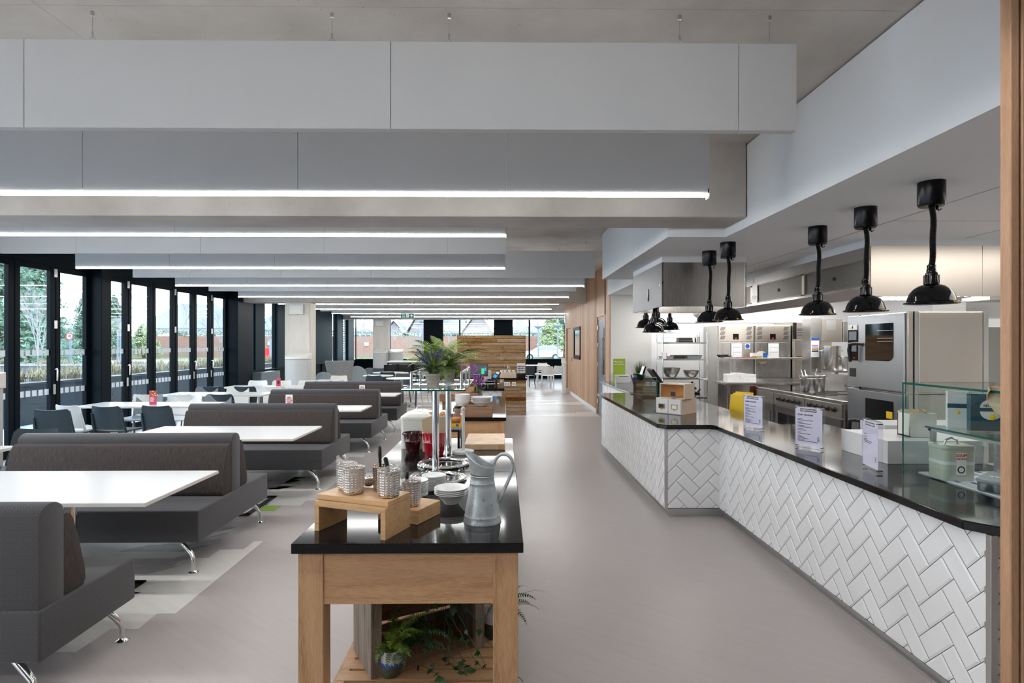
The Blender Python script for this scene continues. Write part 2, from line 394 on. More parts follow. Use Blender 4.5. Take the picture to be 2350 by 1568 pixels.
# vinyl inlays: staggered strips with slanted ends, set into the floor
def strips(mb, rows, mi):
    for (x0, x1, y0, y1, sk) in rows:
        mb.prism([(x0, y0), (x1, y0), (x1+sk, y1), (x0+sk, y1)], -.01, .0012+mi*.0003, mi=mi)
def inlay_px(mb, pts, mi):
    p = [G(x, y, 0) for x, y in pts]; mb.prism(p, -.01, .0010+mi*.0004, mi=mi)
il = MB()
def S3(x, y): return (300+x/3.35, 1100+y/3.35)
inlay_px(il, [S3(*p) for p in [(1020, 477), (945, 480), (870, 540), (685, 543), (597, 606), (410, 610), (308, 680), (110, 685), (-330, 960), (-900, 1330), (-420, 1330), (-150, 1150), (60, 1149), (200, 1035), (345, 1033)]], 0)
def S2(x, y): return (550+x/5.222, 940+y/5.222)
inlay_px(il, [S2(*p) for p in [(0, 1290), (90, 1287), (150, 1240), (120, 1240), (320, 1155), (720, 1155), (800, 1093), (890, 1093), (1180, 855), (1170, 805), (1010, 805), (900, 860), (735, 862), (700, 890), (520, 895), (440, 940), (360, 940), (60, 1240)]], 0)
inlay_px(il, [S2(*p) for p in [(290, 1157), (500, 1157), (425, 1215), (210, 1215)]], 3)
inlay_px(il, [S2(*p) for p in [(1250, 530), (1500, 545), (1480, 570), (1320, 570), (1250, 620), (1100, 620), (1150, 575)]], 0)
inlay_px(il, [S2(*p) for p in [(1300, 525), (1580, 525), (1760, 368), (1880, 265), (1920, 225), (1920, 120), (1800, 170), (1700, 190), (1560, 300), (1400, 430)]], 4)
inlay_px(il, [S2(*p) for p in [(1610, 385), (1730, 385), (1880, 265), (1760, 265), (1700, 310)]], 3)
inlay_px(il, [S2(*p) for p in [(1500, 500), (1600, 500), (1760, 368), (1640, 385)]], 0)
inlay_px(il, [S2(*p) for p in [(470, 890), (720, 890), (740, 850), (900, 850), (960, 800), (560, 800)]], 2)
inlay_px(il, [S2(*p) for p in [(520, 885), (700, 885), (760, 830), (900, 780), (860, 740), (700, 790)]], 3)
# staggered bands under and between the seats
rr = random.Random(5); y = 3.1; k = 0
edge = -1.72
while y < 13.0:
    x = -6.6
    while x < -2.5:
        w = rr.choice([.45, .7, .9, 1.3]); c = rr.choice([0, 1, 4, None, None])
        if c is not None: il.prism([(x, y), (min(x+w, -2.5), y), (min(x+w, -2.5)+.15, y+.15), (x+.15, y+.15)], -.01, .0006+c*.0004, mi=c)
        x += w
    y += .15
# the far seating area beyond the counter: wide stepped bands across the aisle
y = 13.05; ph = 0
while y < 27.2:
    ph = (y-13.05)
    x = -6.6
    stops = sorted([rr.uniform(-6.4, 2.1) for _ in range(6)])
    wave = [(0, 1.35), (4, .9), (2, .8), (4, .4), (None, 0)]
    base = 1.25+.18*int((y-13.05)/.18) % 1
    for i in range(len(stops)-1):
        c = rr.choice([0, 4, 4, None, None, 4, 0, 1])
        if c is not None: il.prism([(stops[i], y), (stops[i+1], y), (stops[i+1]+.12, y+.18), (stops[i]+.12, y+.18)], -.01, .0006+c*.0004, mi=c)
    y += .18
for (y0, n, c) in ((13.05, 5, 0), (14.3, 5, 4), (15.6, 4, 0), (16.9, 6, 4)):
    for i in range(n): il.prism([(.62+i*.28 if c == 0 else .62, y0+i*.18), (2.17, y0+i*.18), (2.17, y0+.18+i*.18), (.62+i*.28 if c == 0 else .62, y0+.18+i*.18)], -.01, .0030+.0002*(c > 0), mi=c)
struct('floor_inlay', il, ['inlay_cream', 'inlay_grey', 'inlay_dark', 'inlay_green', 'inlay_pale'])
# ceiling, beams, columns
struct('ceiling', MB().box(-7.3, -5, CEIL, 8.2, 28, CEIL+.25), 'concrete')
jt = MB()
for (xx) in (-5.4, -2.35, .02): jt.box(xx-.004, -4.9, CEIL-.0015, xx+.004, 4.9, CEIL+.01)
for (yy) in (2.98, 1.4): jt.box(-6.9, yy-.003, CEIL-.0015, 2.05, yy+.003, CEIL+.01)
struct('trim_1', jt, 'concrete')
for n, (y0, y1) in enumerate(((4.95, 5.43), (15.2, 15.72), (25.5, 26.0))):
    struct('beam_%d' % (n+1), MB().box(-7.0, y0, 2.70, 2.07 if n == 0 else 2.185, y1, CEIL+.02), 'concrete', bev=.006)
struct('column_1', MB().box(-5.65, 15.22, 0, -4.99, 15.70, 2.71), 'column_concrete', bev=.02)
struct('column_2', MB().box(-5.65, 25.52, 0, -4.99, 25.98, 2.71), 'column_concrete', bev=.02)
# kitchen bulkhead and soffit
bp = [(2.08, -5), (2.08, 5.44), (1.54, 5.44), (1.54, 9.03), (2.15, 9.03), (2.15, 12.0), (8.2, 12.0), (8.2, -5)]
struct('wall_bulkhead', MB().prism(bp, 2.62, CEIL-.012), 'plaster')
sl = MB()
for yy in (1.2, 2.9, 4.7, 6.4, 8.1, 9.8): sl.box(3.16, yy, 2.617, 7.6, yy+.004, 2.62)
for xx in (3.15, 4.35, 5.55, 6.75): sl.box(xx, -4, 2.616, xx+(.010 if xx == 3.15 else .004), 11.9, 2.62)
struct('trim_2', sl, 'satin')
# walls
ww = MB()
for i in range(63):
    y0 = 12.0+.137*i
    if not (12.46 < y0+.134 and y0 < 13.66 or 18.86 < y0+.134 and y0 < 20.14): ww.box(WWX, y0, .10, WWX+.10, y0+.134, CEIL)
struct("wall_wood", ww, "wall_wood", bev=.003)
w2 = MB()
w2.box(WWX, 12.58, 2.24, WWX+.1, 13.70, CEIL); w2.box(WWX, 18.86, 2.15, WWX+.1, 20.2, CEIL); w2.box(WWX+.1, 12.0, 0, WWX+.16, 20.65, CEIL); 
w2.box(WWX, 11.96, 0, WWX+.16, 12.0, CEIL); w2.box(WWX, 12.44, 0, WWX+.1, 12.58, 2.26); w2.box(WWX, 13.62, 0, WWX+.1, 13.70, 2.26)
struct('wall_wood_header', w2, 'slat_wood')
struct('baseboard_wood', MB().box(WWX-.012, 13.72, 0, WWX+.1, 18.85, .10).box(WWX-.012, 20.15, 0, WWX+.1, 20.64, .10), 'baseboard', bev=.002)
# grey door with hinges and pull
d1 = struct('door_1', MB().box(WWX+.03, 12.60, .01, WWX+.08, 13.60, 2.18), 'door_grey', bev=.002)
obj('door_frame', MB().box(WWX+.02, 13.60, 0, WWX+.09, 13.64, 2.24).box(WWX+.02, 12.56, 0, WWX+.09, 12.60, 2.24).box(WWX+.02, 12.56, 2.18, WWX+.09, 13.64, 2.24), 'slat_wood', d1)
for zz in (.25, 1.1, 1.55, 1.95): obj('hinge', MB().box(WWX+.005, 13.50, zz, WWX+.03, 13.60, zz+.10), 'satin', d1)
obj('vision_panel', MB().box(WWX+.024, 12.74, .95, WWX+.03, 12.86, 1.98), 'screen', d1)
obj('pull_handle', MB().tube([(WWX+.03, 12.70, .9), (WWX-.03, 12.70, .9), (WWX-.03, 12.70, 1.75), (WWX+.03, 12.70, 1.75)], .012, 8), 'chrome', d1, smooth=40)
# recessed oak panel in doorway
d2 = struct('door_2', MB().box(WWX+.05, 18.9, 0, WWX+.09, 20.12, 2.15), 'oak')
obj('door_sign', MB().box(WWX-.02, 20.30, 2.42, WWX-.004, 20.48, 2.66), 'sign_white', d2)
# black framed internal window
wn_ = MB()
for (a, b, c, d_) in ((16.45, 16.57, 1.18, 2.12), (17.83, 17.95, 1.18, 2.12), (16.45, 17.95, 1.18, 1.30), (16.45, 17.95, 2.02, 2.12)): wn_.box(WWX-.02, a, c, WWX+.02, b, d_)
wi = struct('window_20', wn_, 'black_frame', bev=.003); obj('glass', MB().box(WWX-.004, 16.57, 1.30, WWX-.001, 17.83, 2.02), 'oven_glass', wi)
sw_ = tag(obj('light_switch', MB().box(WWX-.012, 18.52, 1.08, WWX, 18.64, 1.20), 'brass', bev=.002), 'small brass switch plate on the timber wall near the tan doorway', 'switch')
# kitchen and rest of the shell
struct('wall_kitchen_back', MB().box(2.36, 12.0, 0, 8.2, 12.15, CEIL), 'kitchen_wall')
struct('wall_nib', MB().box(WWX+.015, 11.86, 0, 3.02, 12.0, CEIL-.012), 'wall_white')
struct('wall_kitchen_right', MB().box(7.6, -5, 0, 7.75, 12.0, CEIL), 'kitchen_wall')
struct('wall_right_far', MB().box(5.2, 20.7, 0, 5.35, 27.5, CEIL), 'wall_white')
struct('wall_return', MB().box(WWX+.16, 20.5, 0, 5.35, 20.65, CEIL), 'wall_white')
struct('wall_rear', MB().box(-7.2, -5.2, 0, 8.2, -5, CEIL), 'rear_wall')
# near timber slat jamb
tj = MB()
xs = X_s = PY(2293, 790, 2.0)[0]
for i in range(8): tj.box(xs+i*.0395, 1.955, 0, xs+i*.0395+.031, 1.99, CEIL)
tj.box(xs+.001, 1.985, 0, xs+.55, 2.0, CEIL)
struct('wall_timber_screen', tj, 'slat_wood', bev=.0035)
# ---- window wall on the left: lintel, folding glass door leaves
struct('wall_window_head', MB().box(-7.25, -5, 2.93, -6.97, 28, CEIL).box(-7.12, -5, 2.83, -6.98, 15.0, 2.93), 'black_frame')
sq = []
leaf_y = [(7.66, 8.43), (8.45, 9.20), (9.22, 9.97), (10.22, 10.97), (10.99, 11.74), (11.76, 12.53), (12.55, 13.31), (13.33, 14.09), (14.11, 14.88), (6.88, 7.64), (5.6, 6.36), (4.82, 5.58), (4.04, 4.80), (3.26, 4.02), (1.9, 2.66), (1.1, 1.88), (.3, 1.08), (-.5, .28), (-1.9, -1.1), (-2.7, -1.92), (-3.5, -2.72), (-4.3, -3.52)]
for n, (a, b) in enumerate(leaf_y):
    f = MB(); st = .09
    f.box(-7.04, a, .02, -6.97, a+st, 2.83); f.box(-7.04, b-st, .02, -6.97, b, 2.83); f.box(-7.035, a+st, .02, -6.975, b-st, .13); f.box(-7.035, a+st, 2.75, -6.975, b-st, 2.83)
    w = struct('window_%d' % (n+1 if n < 19 else n+30), f, 'black_frame', bev=.004)
    obj('glass', MB().box(-7.008, a+st, .13, -7.0, b-st, 2.75), 'window_glass', w)
    if n < 10:
        mf = MB()
        for zz in (.885, 1.49):
            k = 0
            while a+st+.012+k*.118 < b-st-.05:
                mf.box(-6.9995, a+st+.012+k*.118, zz-.044, -6.9985, min(a+st+.095+k*.118, b-st), zz+.044); k += 1
        obj('frosted_squares', mf, 'frost', w)
        if n in (1, 3, 5, 7):
            for zz in (2.66, 1.86): obj('hinge', MB().box(-6.97, b-.035, zz, -6.955, b+.03, zz+.13), 'satin', w, bev=.003)
        if n in (1, 3, 6, 7):
            obj('handle', MB().tube([(-6.97, b-.03, 1.22), (-6.92, b-.03, 1.24), (-6.915, b-.03, 1.22), (-6.915, b-.03, 1.05)], .011, 8), 'chrome', w, smooth=50)
            obj('pull_cup', MB().box(-6.97, b-.055, .84, -6.955, b-.005, 1.0), 'satin', w, bev=.004)
po = MB()
for (a, b, dx) in ((9.97, 10.22, .22), (6.36, 6.88, .22), (2.66, 3.26, .22), (-1.1, -.5, .22), (14.88, 15.75, .30)): po.box(-7.05, a, 0, -7.0+dx, b, 2.95)
po.box(-7.1, -5, 0, -6.95, 15.0, .03)
struct('wall_window_posts', po, 'black_frame', bev=.006)
# ---- low wall, panels and windows further back
seg = [(15.75, 16.38, 0), (16.38, 16.47, 1), (16.47, 17.16, 0), (17.16, 18.10, 1), (18.10, 18.8, 0), (18.8, 19.7, 1), (19.7, 20.6, 0), (20.6, 21.5, 1), (21.5, 23.9, 0), (23.9, 24.6, 1), (24.6, 25.5, 0), (25.5, 26.35, 2), (26.35, 27.3, 0)]
struct('wall_left_sill', MB().box(-7.2, 15.75, 0, -6.98, 27.6, .87).box(-7.25, 15.75, .86, -6.86, 27.6, .895), 'black_frame', bev=.004)
bt = MB()
for yy in (16.47, 18.1, 20.6, 22.6, 24.6, 26.4): bt.box(-6.98, yy-.04, .02, -6.94, yy+.04, .86)
struct('trim_3', bt, 'black_frame')
pn = MB(); k = 22
for (a, b, g) in seg:
    if g == 0: pn.box(-7.12, a+.02, .89, -6.93, b-.02, 2.95)
    else:
        f = MB(); f.box(-7.08, a, .89, -7.0, a+.03, 2.95).box(-7.08, b-.03, .89, -7.0, b, 2.95)
        k += 1; w = struct('window_%d' % k, f, 'black_frame')
        obj('glass', MB().box(-7.06, a+.03, .89, -7.05, b-.03, 2.95), 'window_glass', w)
        if g == 2:
            pf = MB()
            for j in range(9): pf.box(-7.045, a+.05+j*.085, .9, -7.043, a+.05+j*.085+.035, 2.9)
            for j in range(20): pf.box(-7.045, a+.05, .9+j*.105, -7.043, b-.05, .9+j*.105+.045)
            obj('perforated_screen', pf, 'frost', w)
struct('wall_left_panels', pn, 'blue_panel', bev=.004)
cab = tag(obj('low_cabinet', MB().box(-6.9, 15.95, .0, -6.55, 17.3, .84), 'grey_plastic', bev=.006), 'low dark grey cabinet against the window wall behind the last table', 'cabinet')
# ---- back wall with wide windows
bx = lambda p: PY(p, 790, BY)[0]
struct('wall_back_sill', MB().box(-7.2, BY-.02, 0, 5.3, BY+.2, .87).box(-7.2, BY-.10, .86, 5.3, BY+.2, .895).box(-7.2, BY-.02, 2.83, 5.3, BY+.25, CEIL), 'black_frame')
edges = [(817, 891), (896, 972), (1017, 1053.5), (1056.5, 1133), (1177, 1213), (1216.5, 1294)]
for i, (a, b) in enumerate(edges):
    f = MB(); xa, xb = bx(a), bx(b); t = .035
    f.box(xa-t, BY, .89, xa, BY+.09, 2.83).box(xb, BY, .89, xb+t, BY+.09, 2.83).box(xa, BY, .89, xb, BY+.09, .93)
    w = struct('window_%d' % (i+60), f, 'black_frame'); obj('glass', MB().box(xa, BY+.04, .93, xb, BY+.05, 2.83), 'window_glass', w)
f = MB(); f.box(2.98, BY, .89, 3.02, BY+.09, 2.83); w = struct('window_70', f, 'black_frame'); obj('glass', MB().box(3.02, BY+.04, .93, 5.1, BY+.05, 2.83), 'window_glass', w)
bpn = MB(); bpn.box(bx(974), BY-.06, .87, bx(1016), BY+.12, 2.79).box(bx(1134.5), BY-.06, .87, bx(1175.5), BY+.12, 2.79).box(-7.0, BY-.06, .87, bx(808), BY+.12, 2.83)
struct('wall_back_panels', bpn, 'black_frame', bev=.01)
# ---- acoustic baffles
SEAM = {0: [-5.4, -4.3, -2.44, -.576, 1.22], 1: [-4.9, -3.04, -1.49, .025]}
def baffle(y, x0, x1, led, seams, n, wires, label, group='suspended acoustic baffles'):
    t = thing('acoustic_baffle', label, 'ceiling baffle', (x0, y, 2.725), 0, group)
    xs_ = [x0]+sorted(s for s in seams if x0+.2 < s < x1-.2)+[x1]
    for i in range(len(xs_)-1):
        obj('panel', MB().box(xs_[i]+(.0015 if i else 0), y, 2.725, xs_[i+1]-.0015, y+.05, 3.175), 'baffle', t, bev=.0018 if y < 6 else 0, world=True)
    if led:
        obj('light_strip', MB().box(x0+.01, y-.003, 2.708, x1-.012, y+.053, 2.7245), 'led', t, world=True)
        obj('end_cap', MB().box(x1-.012, y, 2.69, x1, y+.05, 2.76), 'led_end', t, world=True)
        obj('end_cap', MB().box(x0, y, 2.70, x0+.01, y+.05, 2.726), 'led_end', t, world=True)
    for wx in wires:
        obj('hanger', MB().cyl((wx, y+.025, 3.17), (wx, y+.025, CEIL), .0016, 6).cyl((wx, y+.025, CEIL-.022), (wx, y+.025, CEIL), .009, 10)
            .cyl((wx, y+.025, 3.195), (wx, y+.025, 3.225), .005, 8).tube([(wx-.018, y+.025, 3.174), (wx-.014, y+.025, 3.19), (wx, y+.025, 3.202), (wx+.014, y+.025, 3.19), (wx+.018, y+.025, 3.174)], .0025, 6), 'satin', t, smooth=40, world=True)
bl = [(3.01, 1.522, 0), (4.27, 1.516, 1), (5.89, .04, 1), (7.17, .04, 0), (8.45, .04, 1), (9.75, 1.54, 0), (11.0, 1.54, 1), (12.25, 1.54, 0), (13.6, 1.54, 1), (16.0, 1.54, 1), (17.2, 1.54, 0), (18.4, 1.54, 1), (19.7, 1.54, 0), (21.0, 2.9, 1), (22.3, 2.9, 0), (23.6, 2.9, 1), (24.8, 2.9, 0), (1.75, 1.52, 1), (-.8, 1.52, 1), (.5, 1.52, 0)]
ordn = ['nearest', 'second', 'third', 'fourth', 'fifth', 'sixth', 'seventh', 'eighth', 'ninth', 'tenth', 'eleventh', 'twelfth', 'thirteenth', 'fourteenth', 'fifteenth', 'sixteenth', 'seventeenth']
for n, (y, x1, led) in enumerate(bl):
    sm = SEAM.get(n, [x1-.32-1.5*k - (.4 if n % 2 else 0) for k in range(5)])
    ws = [-2.11, -.883, -.278, .92, 1.39] if n == 0 else ([.94, 1.39] if x1 > 1 else [-.3])+[-1.6, -3.6, -5.6]
    if y > 10: ws = ws[:2]
    if n < 17: lb = '%s grey felt ceiling baffle from the front, %s' % (ordn[n], 'with a glowing strip light along its foot' if led else 'plain without a light strip')
    else: lb = 'ceiling baffle behind the viewer %s' % ['with strip light overhead', 'with strip light further back', 'plain overhead', 'with strip light at the very back'][n-17]
    baffle(y, -6.12, x1, led, sm, n, ws, lb)
# ================================================================ SEATING
def surf(nu, nv, f, th, mb=None):
    """closed shell from a parametric sheet f(u,v) with thickness th(u,v) along the sheet normal"""
    mb = mb or MB(); P = [[Vector(f(i/nu, j/nv)) for j in range(nv+1)] for i in range(nu+1)]
    vs = []; 
    for side in (1, -1):
        for i in range(nu+1):
            for j in range(nv+1):
                du = P[min(i+1, nu)][j]-P[max(i-1, 0)][j]; dv = P[i][min(j+1, nv)]-P[i][max(j-1, 0)]
                n = du.cross(dv); n = n.normalized() if n.length > 1e-9 else Vector((0, 0, 1))
                vs.append(P[i][j]+n*side*th/2)
    N = (nu+1)*(nv+1); ix = lambda s, i, j: s*N+i*(nv+1)+j; fs = []
    for i in range(nu):
        for j in range(nv):
            fs.append((ix(0, i, j), ix(0, i+1, j), ix(0, i+1, j+1), ix(0, i, j+1)))
            fs.append((ix(1, i, j), ix(1, i, j+1), ix(1, i+1, j+1), ix(1, i+1, j)))
    for i in range(nu):
        fs.append((ix(0, i, 0), ix(1, i, 0), ix(1, i+1, 0), ix(0, i+1, 0))); fs.append((ix(0, i, nv), ix(0, i+1, nv), ix(1, i+1, nv), ix(1, i, nv)))
    for j in range(nv):
        fs.append((ix(0, 0, j), ix(0, 0, j+1), ix(1, 0, j+1), ix(1, 0, j))); fs.append((ix(0, nu, j), ix(1, nu, j), ix(1, nu, j+1), ix(0, nu, j+1)))
    return mb.add(vs, fs)

def sofa_leg(t, x, y, sx, sy):
    m = MB()
    top = (x-sx*.13, y+sy*.04, .224); el = (x-sx*.004, y+sy*.004, .105); ft = (x, y, .008)
    mid = tuple((top[i]*.45+el[i]*.55)+(.010 if i == 2 else 0) for i in range(3))
    m.tube([top, mid, (el[0]-sx*.014, el[1]+sy*.01, el[2]+.018), (el[0]-.0, el[1], el[2]-.012), (ft[0], ft[1], .07), ft], [.021, .018, .0155, .0145, .0135, .013], 14)
    m.lathe([(.034, 0), (.034, .006), (.018, .013), (.014, .02)], 20, (x, y, 0))
    obj('leg', m, 'chrome', t, smooth=50)
def sofa(x0, x1, y0, y1, label, single=False):
    t = thing('bench_sofa', label, 'sofa', (x0, y0, 0), 0, 'double-sided fabric bench sofas'); L = x1-x0; D = y1-y0
    zt, zb = .445, .218
    obj('seat_base', MB().box(0, 0, zb, L, D, zt), 'herringbone', t, bev=.012, seg=3, uv=True, smooth=30)
    yc = D/2 if not single else .085; h = .075
    prof = [(yc-h, zt-.012), (yc+h, zt-.012), (yc+h, .845)]+[(yc+h*cos(a), .845+.058*sin(a)) for a in [R(q) for q in range(15, 180, 15)]]+[(yc-h, .845)]
    obj('backrest', MB().prism(prof, .012, L-.012, ax='x'), 'herringbone', t, bev=.006, seg=2, uv=True, smooth=40)
    for s in ((-1, 1) if not single else (1,)):
        y_ = lambda a: yc+s*(h+a)
        pr = [(y_(.001), zt+.002), (y_(.135), zt+.002), (y_(.150), zt+.03), (y_(.146), zt+.08), (y_(.10), .70), (y_(.066), .795), (y_(.048), .822), (y_(.020), .832), (y_(.001), .826)]
        obj('back_cushion', MB().prism(pr, .012, L-.016, ax='x'), 'brown_fabric', t, bev=.008, seg=2, uv=True, smooth=40)
    for (x, sx) in ((L-.045, 1), (.045, -1)):
        sofa_leg(t, x, .025, sx, 1); sofa_leg(t, x, D-.045, sx, -1)
    return t
sofa(-3.90, -2.03, 2.59, 3.26, 'nearest grey herringbone sofa at the lower left, its high back turned to the viewer', True)
sofa(-3.86, -2.147, 4.15, 5.37, 'second double-sided charcoal sofa, whole, behind the first white table')
sofa(-3.78, -2.01, 6.52, 7.73, 'third double-sided charcoal sofa, behind the second white table')
sofa(-3.68, -1.955, 8.73, 9.97, 'fourth double-sided charcoal sofa, with a fruit card showing above its back')
sofa(-3.80, -1.94, 10.75, 11.85, 'farthest double-sided charcoal sofa, in front of the round tables')
for (x0, x1, y0, y1, lb) in ((-3.9, -1.98, 3.262, 4.10, 'long white table at the left edge between the nearest and second sofas'), (-3.62, -1.945, 5.45, 6.32, 'white table between the second and third sofas'), (-3.5, -1.885, 7.78, 8.45, 'white table between the third and fourth sofas'), (-3.5, -1.84, 10.02, 10.62, 'white table between the fourth and farthest sofas')):
    t = thing('dining_table', lb, 'table', (x0, y0, 0), 0, 'white tables between the sofas'); L = x1-x0; D = y1-y0
    obj('tabletop', MB().box(0, 0, .721, L, D, .74), ['white_laminate'], t, bev=.003)
    obj('edge_band', MB().box(-.001, -.001, .719, L+.001, D+.001, .733), 'white_edge', t)
    for cx in (L-.72, .72):
        obj('base_plate', MB().box(cx-.27, .08, 0, cx+.27, .11+.03, .012).box(cx-.27, D-.14, 0, cx+.27, D-.08, .012).box(cx-.03, .1, 0, cx+.03, D-.1, .014).box(cx-.27, .1, 0, cx-.22, D-.1, .012).box(cx+.22, .1, 0, cx+.27, D-.1, .012), 'black_plastic', t)
        obj('column', MB().cyl((cx, D/2, .014), (cx, D/2, .715), .038, 20), 'chrome', t, smooth=50)
# ---------------------------------------------------------------- plastic chairs
def make_chair(pm, label, loc, rz, group):
    t = thing('dining_chair', label, 'chair', loc, rz, group)
    def back(u, v):
        z = .485+.325*v; w = .225-.012*v
        if v > .8: w -= .03*((v-.8)/.2)**2.2
        x = (u*2-1)*w; return (x, -.205-.075*v-.045*(1-(x/.225)**2), z-(.018*(1-(x/.225)**2) if v > .9 else 0))
    obj('backrest', surf(10, 8, back, .012), pm, t, smooth=50, bev=0)
    def seat(u, v):
        x = (u*2-1)*(.215+.01*v); y = -.215+.43*v; return (x, y, .452+.012*(x/.22)**2-.006*(1-(2*v-1)**2)-(.02*((v-.88)/.12)**2 if v > .88 else 0))
    obj('seat', surf(10, 10, seat, .016), pm, t, smooth=50)
    for s in (-1, 1):
        obj('leg', MB().tube([(s*.216, -.275, .70), (s*.222, -.245, .56), (s*.224, -.215, .46), (s*.228, -.232, .2), (s*.236, -.275, .0)], [.010, .016, .020, .017, .012], 8), pm, t, smooth=50)
        obj('leg', MB().tube([(s*.205, .185, .452), (s*.212, .195, .35), (s*.232, .225, .0)], [.021, .018, .012], 8), pm, t, smooth=50)
    return t
CH = {}
def chair(c, x, y, rz, label, group='plastic chairs at the window tables', mode=None):
    if c not in CH: CH[c] = make_chair(c, label, (x, y, 0), rz, group); return CH[c]
    return dup(CH[c], (x, y, 0), rz, label, group)
W, K, C_, G_ = 'white_plastic', 'charcoal_plastic', 'cream_plastic', 'grey_plastic'
X_ = lambda px, Y: PY(px, 790, Y)[0]
g1 = 'plastic chairs at the window tables'
for (c, px, Y, rz, lb) in (
    (K, 152, 7.70, .10, 'charcoal chair, leftmost of the three dark chairs at the nearest window table'),
    (W, 201, 8.20, -.28, 'white chair half hidden behind the leftmost charcoal chair'),
    (K, 281, 8.08, -.12, 'charcoal chair, middle of the three dark chairs at the nearest window table'),
    (K, 391, 8.14, -.10, 'charcoal chair, rightmost of the three dark chairs, left of the third sofa'),
    (G_, 320, 9.32, PI, 'grey chair on the far side of the nearest window table, left of the red card'),
    (W, 412, 9.32, PI, 'white chair on the far side of the nearest window table, right of the red card'),
    (G_, 482, 9.32, PI, 'grey chair on the far side of the nearest window table, beside the third sofa'),
    (C_, 357, 9.90, .05, 'cream chair just behind the red fruit card'),
    (W, 436, 9.90, -.06, 'pale chair backing onto the grey chair beside the third sofa'),
    (K, 530, 9.90, -.12, 'black chair tucked at the second window table, above the third sofa'),
    (G_, 458, 11.07, PI, 'grey chair on the far side of the second window table, leftmost'),
    (C_, 531, 11.07, PI, 'cream chair on the far side of the second window table'),
    (W, 607, 11.07, PI, 'large white chair at the right end of the second window table'),
    (K, 506, 11.66, .0, 'black chair at the third window table, behind the cream one'),
    (K, 576, 11.66, .0, 'black chair at the third window table, behind the large white one'),
    (W, 643, 11.66, .0, 'white chair at the third window table left of the fruit card'),
    (W, 580, 13.0, PI, 'cream white chair behind the third window table, leftmost of the back row'),
    (C_, 636, 13.0, PI, 'cream chair behind the third window table by the pink card'),
    (W, 697, 13.0, PI, 'white chair behind the third window table, beside the big column'),
    (K, 748, 13.3, .1, 'black chair behind the farthest sofa next to the column')):
    chair(c, X_(px, Y), Y, rz, lb, g1)
chair(K, -4.5, 5.42, PI, 'dark chair beyond the corner table, behind the left end of the second sofa', g1)
# ---------------------------------------------------------------- rectangular window tables
def wtable(x0, x1, y0, y1, lb, legs, rz=0, chr_=True):
    t = thing('cafe_table', lb, 'table', (x0, y0, 0), rz, 'white rectangular tables by the windows'); L = x1-x0; D = y1-y0
    obj('tabletop', MB().box(0, 0, .715, L, D, .74), 'white_laminate', t, bev=.003); obj('edge_band', MB().box(-.001, -.001, .714, L+.001, D+.001, .732), 'white_edge', t)
    for lx in legs:
        obj('column', MB().cyl((lx, D/2, .012), (lx, D/2, .714), .04, 20), 'chrome', t, smooth=50)
        obj('base_plate', MB().lathe([(.22, 0), (.22, .008), (.06, .014)], 32, (lx, D/2, 0)), 'satin', t, smooth=40)
    return t
wtable(-6.05, -4.22, 8.32, 8.97, 'white window table, nearest, with the red fruit card on it', (.40, .92, 1.48))
wtable(-5.93, -4.15, 10.12, 10.82, 'white window table, second, behind the row of charcoal chairs', (.5, 1.62))
wtable(-5.72, -3.95, 11.88, 12.55, 'white window table, third, carrying the pink card', (.5, 1.3))
t = wtable(-5.75, -4.20, 4.62, 5.12, 'white table at the far left corner beside the bin', (), 0)
for (lx, ly, sx, sy) in ((.1, .08, -1, -1), (1.2, .08, 1, -1), (1.2, .42, 1, 1), (.1, .42, -1, 1)):
    obj('leg', MB().cyl((lx, ly, .714), (lx+sx*-.0+sx*.08, ly+sy*.05, 0), .014, 10), 'chrome', t, smooth=50)
# ---------------------------------------------------------------- round tables and lounge chairs further back
def rtable(px, py, r, lb):
    Y = FX*.88/(py-CY); x = X_(px, Y)
    t = thing('round_table', lb, 'table', (x, Y, 0), 0, 'white round tables in the middle of the room')
    obj('tabletop', MB().lathe([(r-.004, .715), (r, .72), (r, .737), (r-.004, .74)], 40), 'white_laminate', t, smooth=30)
    obj('column', MB().cyl((0, 0, .012), (0, 0, .714), .03, 16), 'chrome', t, smooth=50)
    obj('base_plate', MB().lathe([(.24, 0), (.24, .008), (.05, .02)], 28), 'chrome', t, smooth=40)
    return x, Y
r1 = rtable(868, 861.5, .42, 'white round table, middle of the three left of the fern')
r2 = rtable(922, 867.5, .40, 'white round table, nearest of the three left of the fern')
r3 = rtable(893, 854.5, .50, 'white round table, farthest of the three left of the fern')
wtable(-4.55, -3.95, 14.1, 14.6, 'small white table to the right of the big column', (.3,))
g2 = 'chairs around the round tables'
for (c, px, Y, rz, lb) in (
    (C_, 771, 15.0, PI, 'cream chair behind the small table right of the big column'),
    (W, 822, 15.6, 1.9, 'white chair turned sideways beside the blue grey tub chair'),
    (K, 866, 15.6, -.1, 'black chair pulled up to the middle round table'),
    (C_, 912, 16.9, 2.8, 'cream chair between the middle and nearest round tables'),
    (K, 915, 16.1, 2.9, 'black chair behind the nearest round table'),
    (K, 891, 17.5, .1, 'black chair at the farthest round table'),
    (C_, 955, 15.9, 1.35, 'cream chair seen side on at the right of the nearest round table'),
    (K, 866, 19.6, PI, 'black chair beyond the farthest round table'),
    (K, 974, 15.35, .2, 'black legged chair under the edge of the glass shelf')):
    chair(c, X_(px, Y), Y, rz, lb, g2)
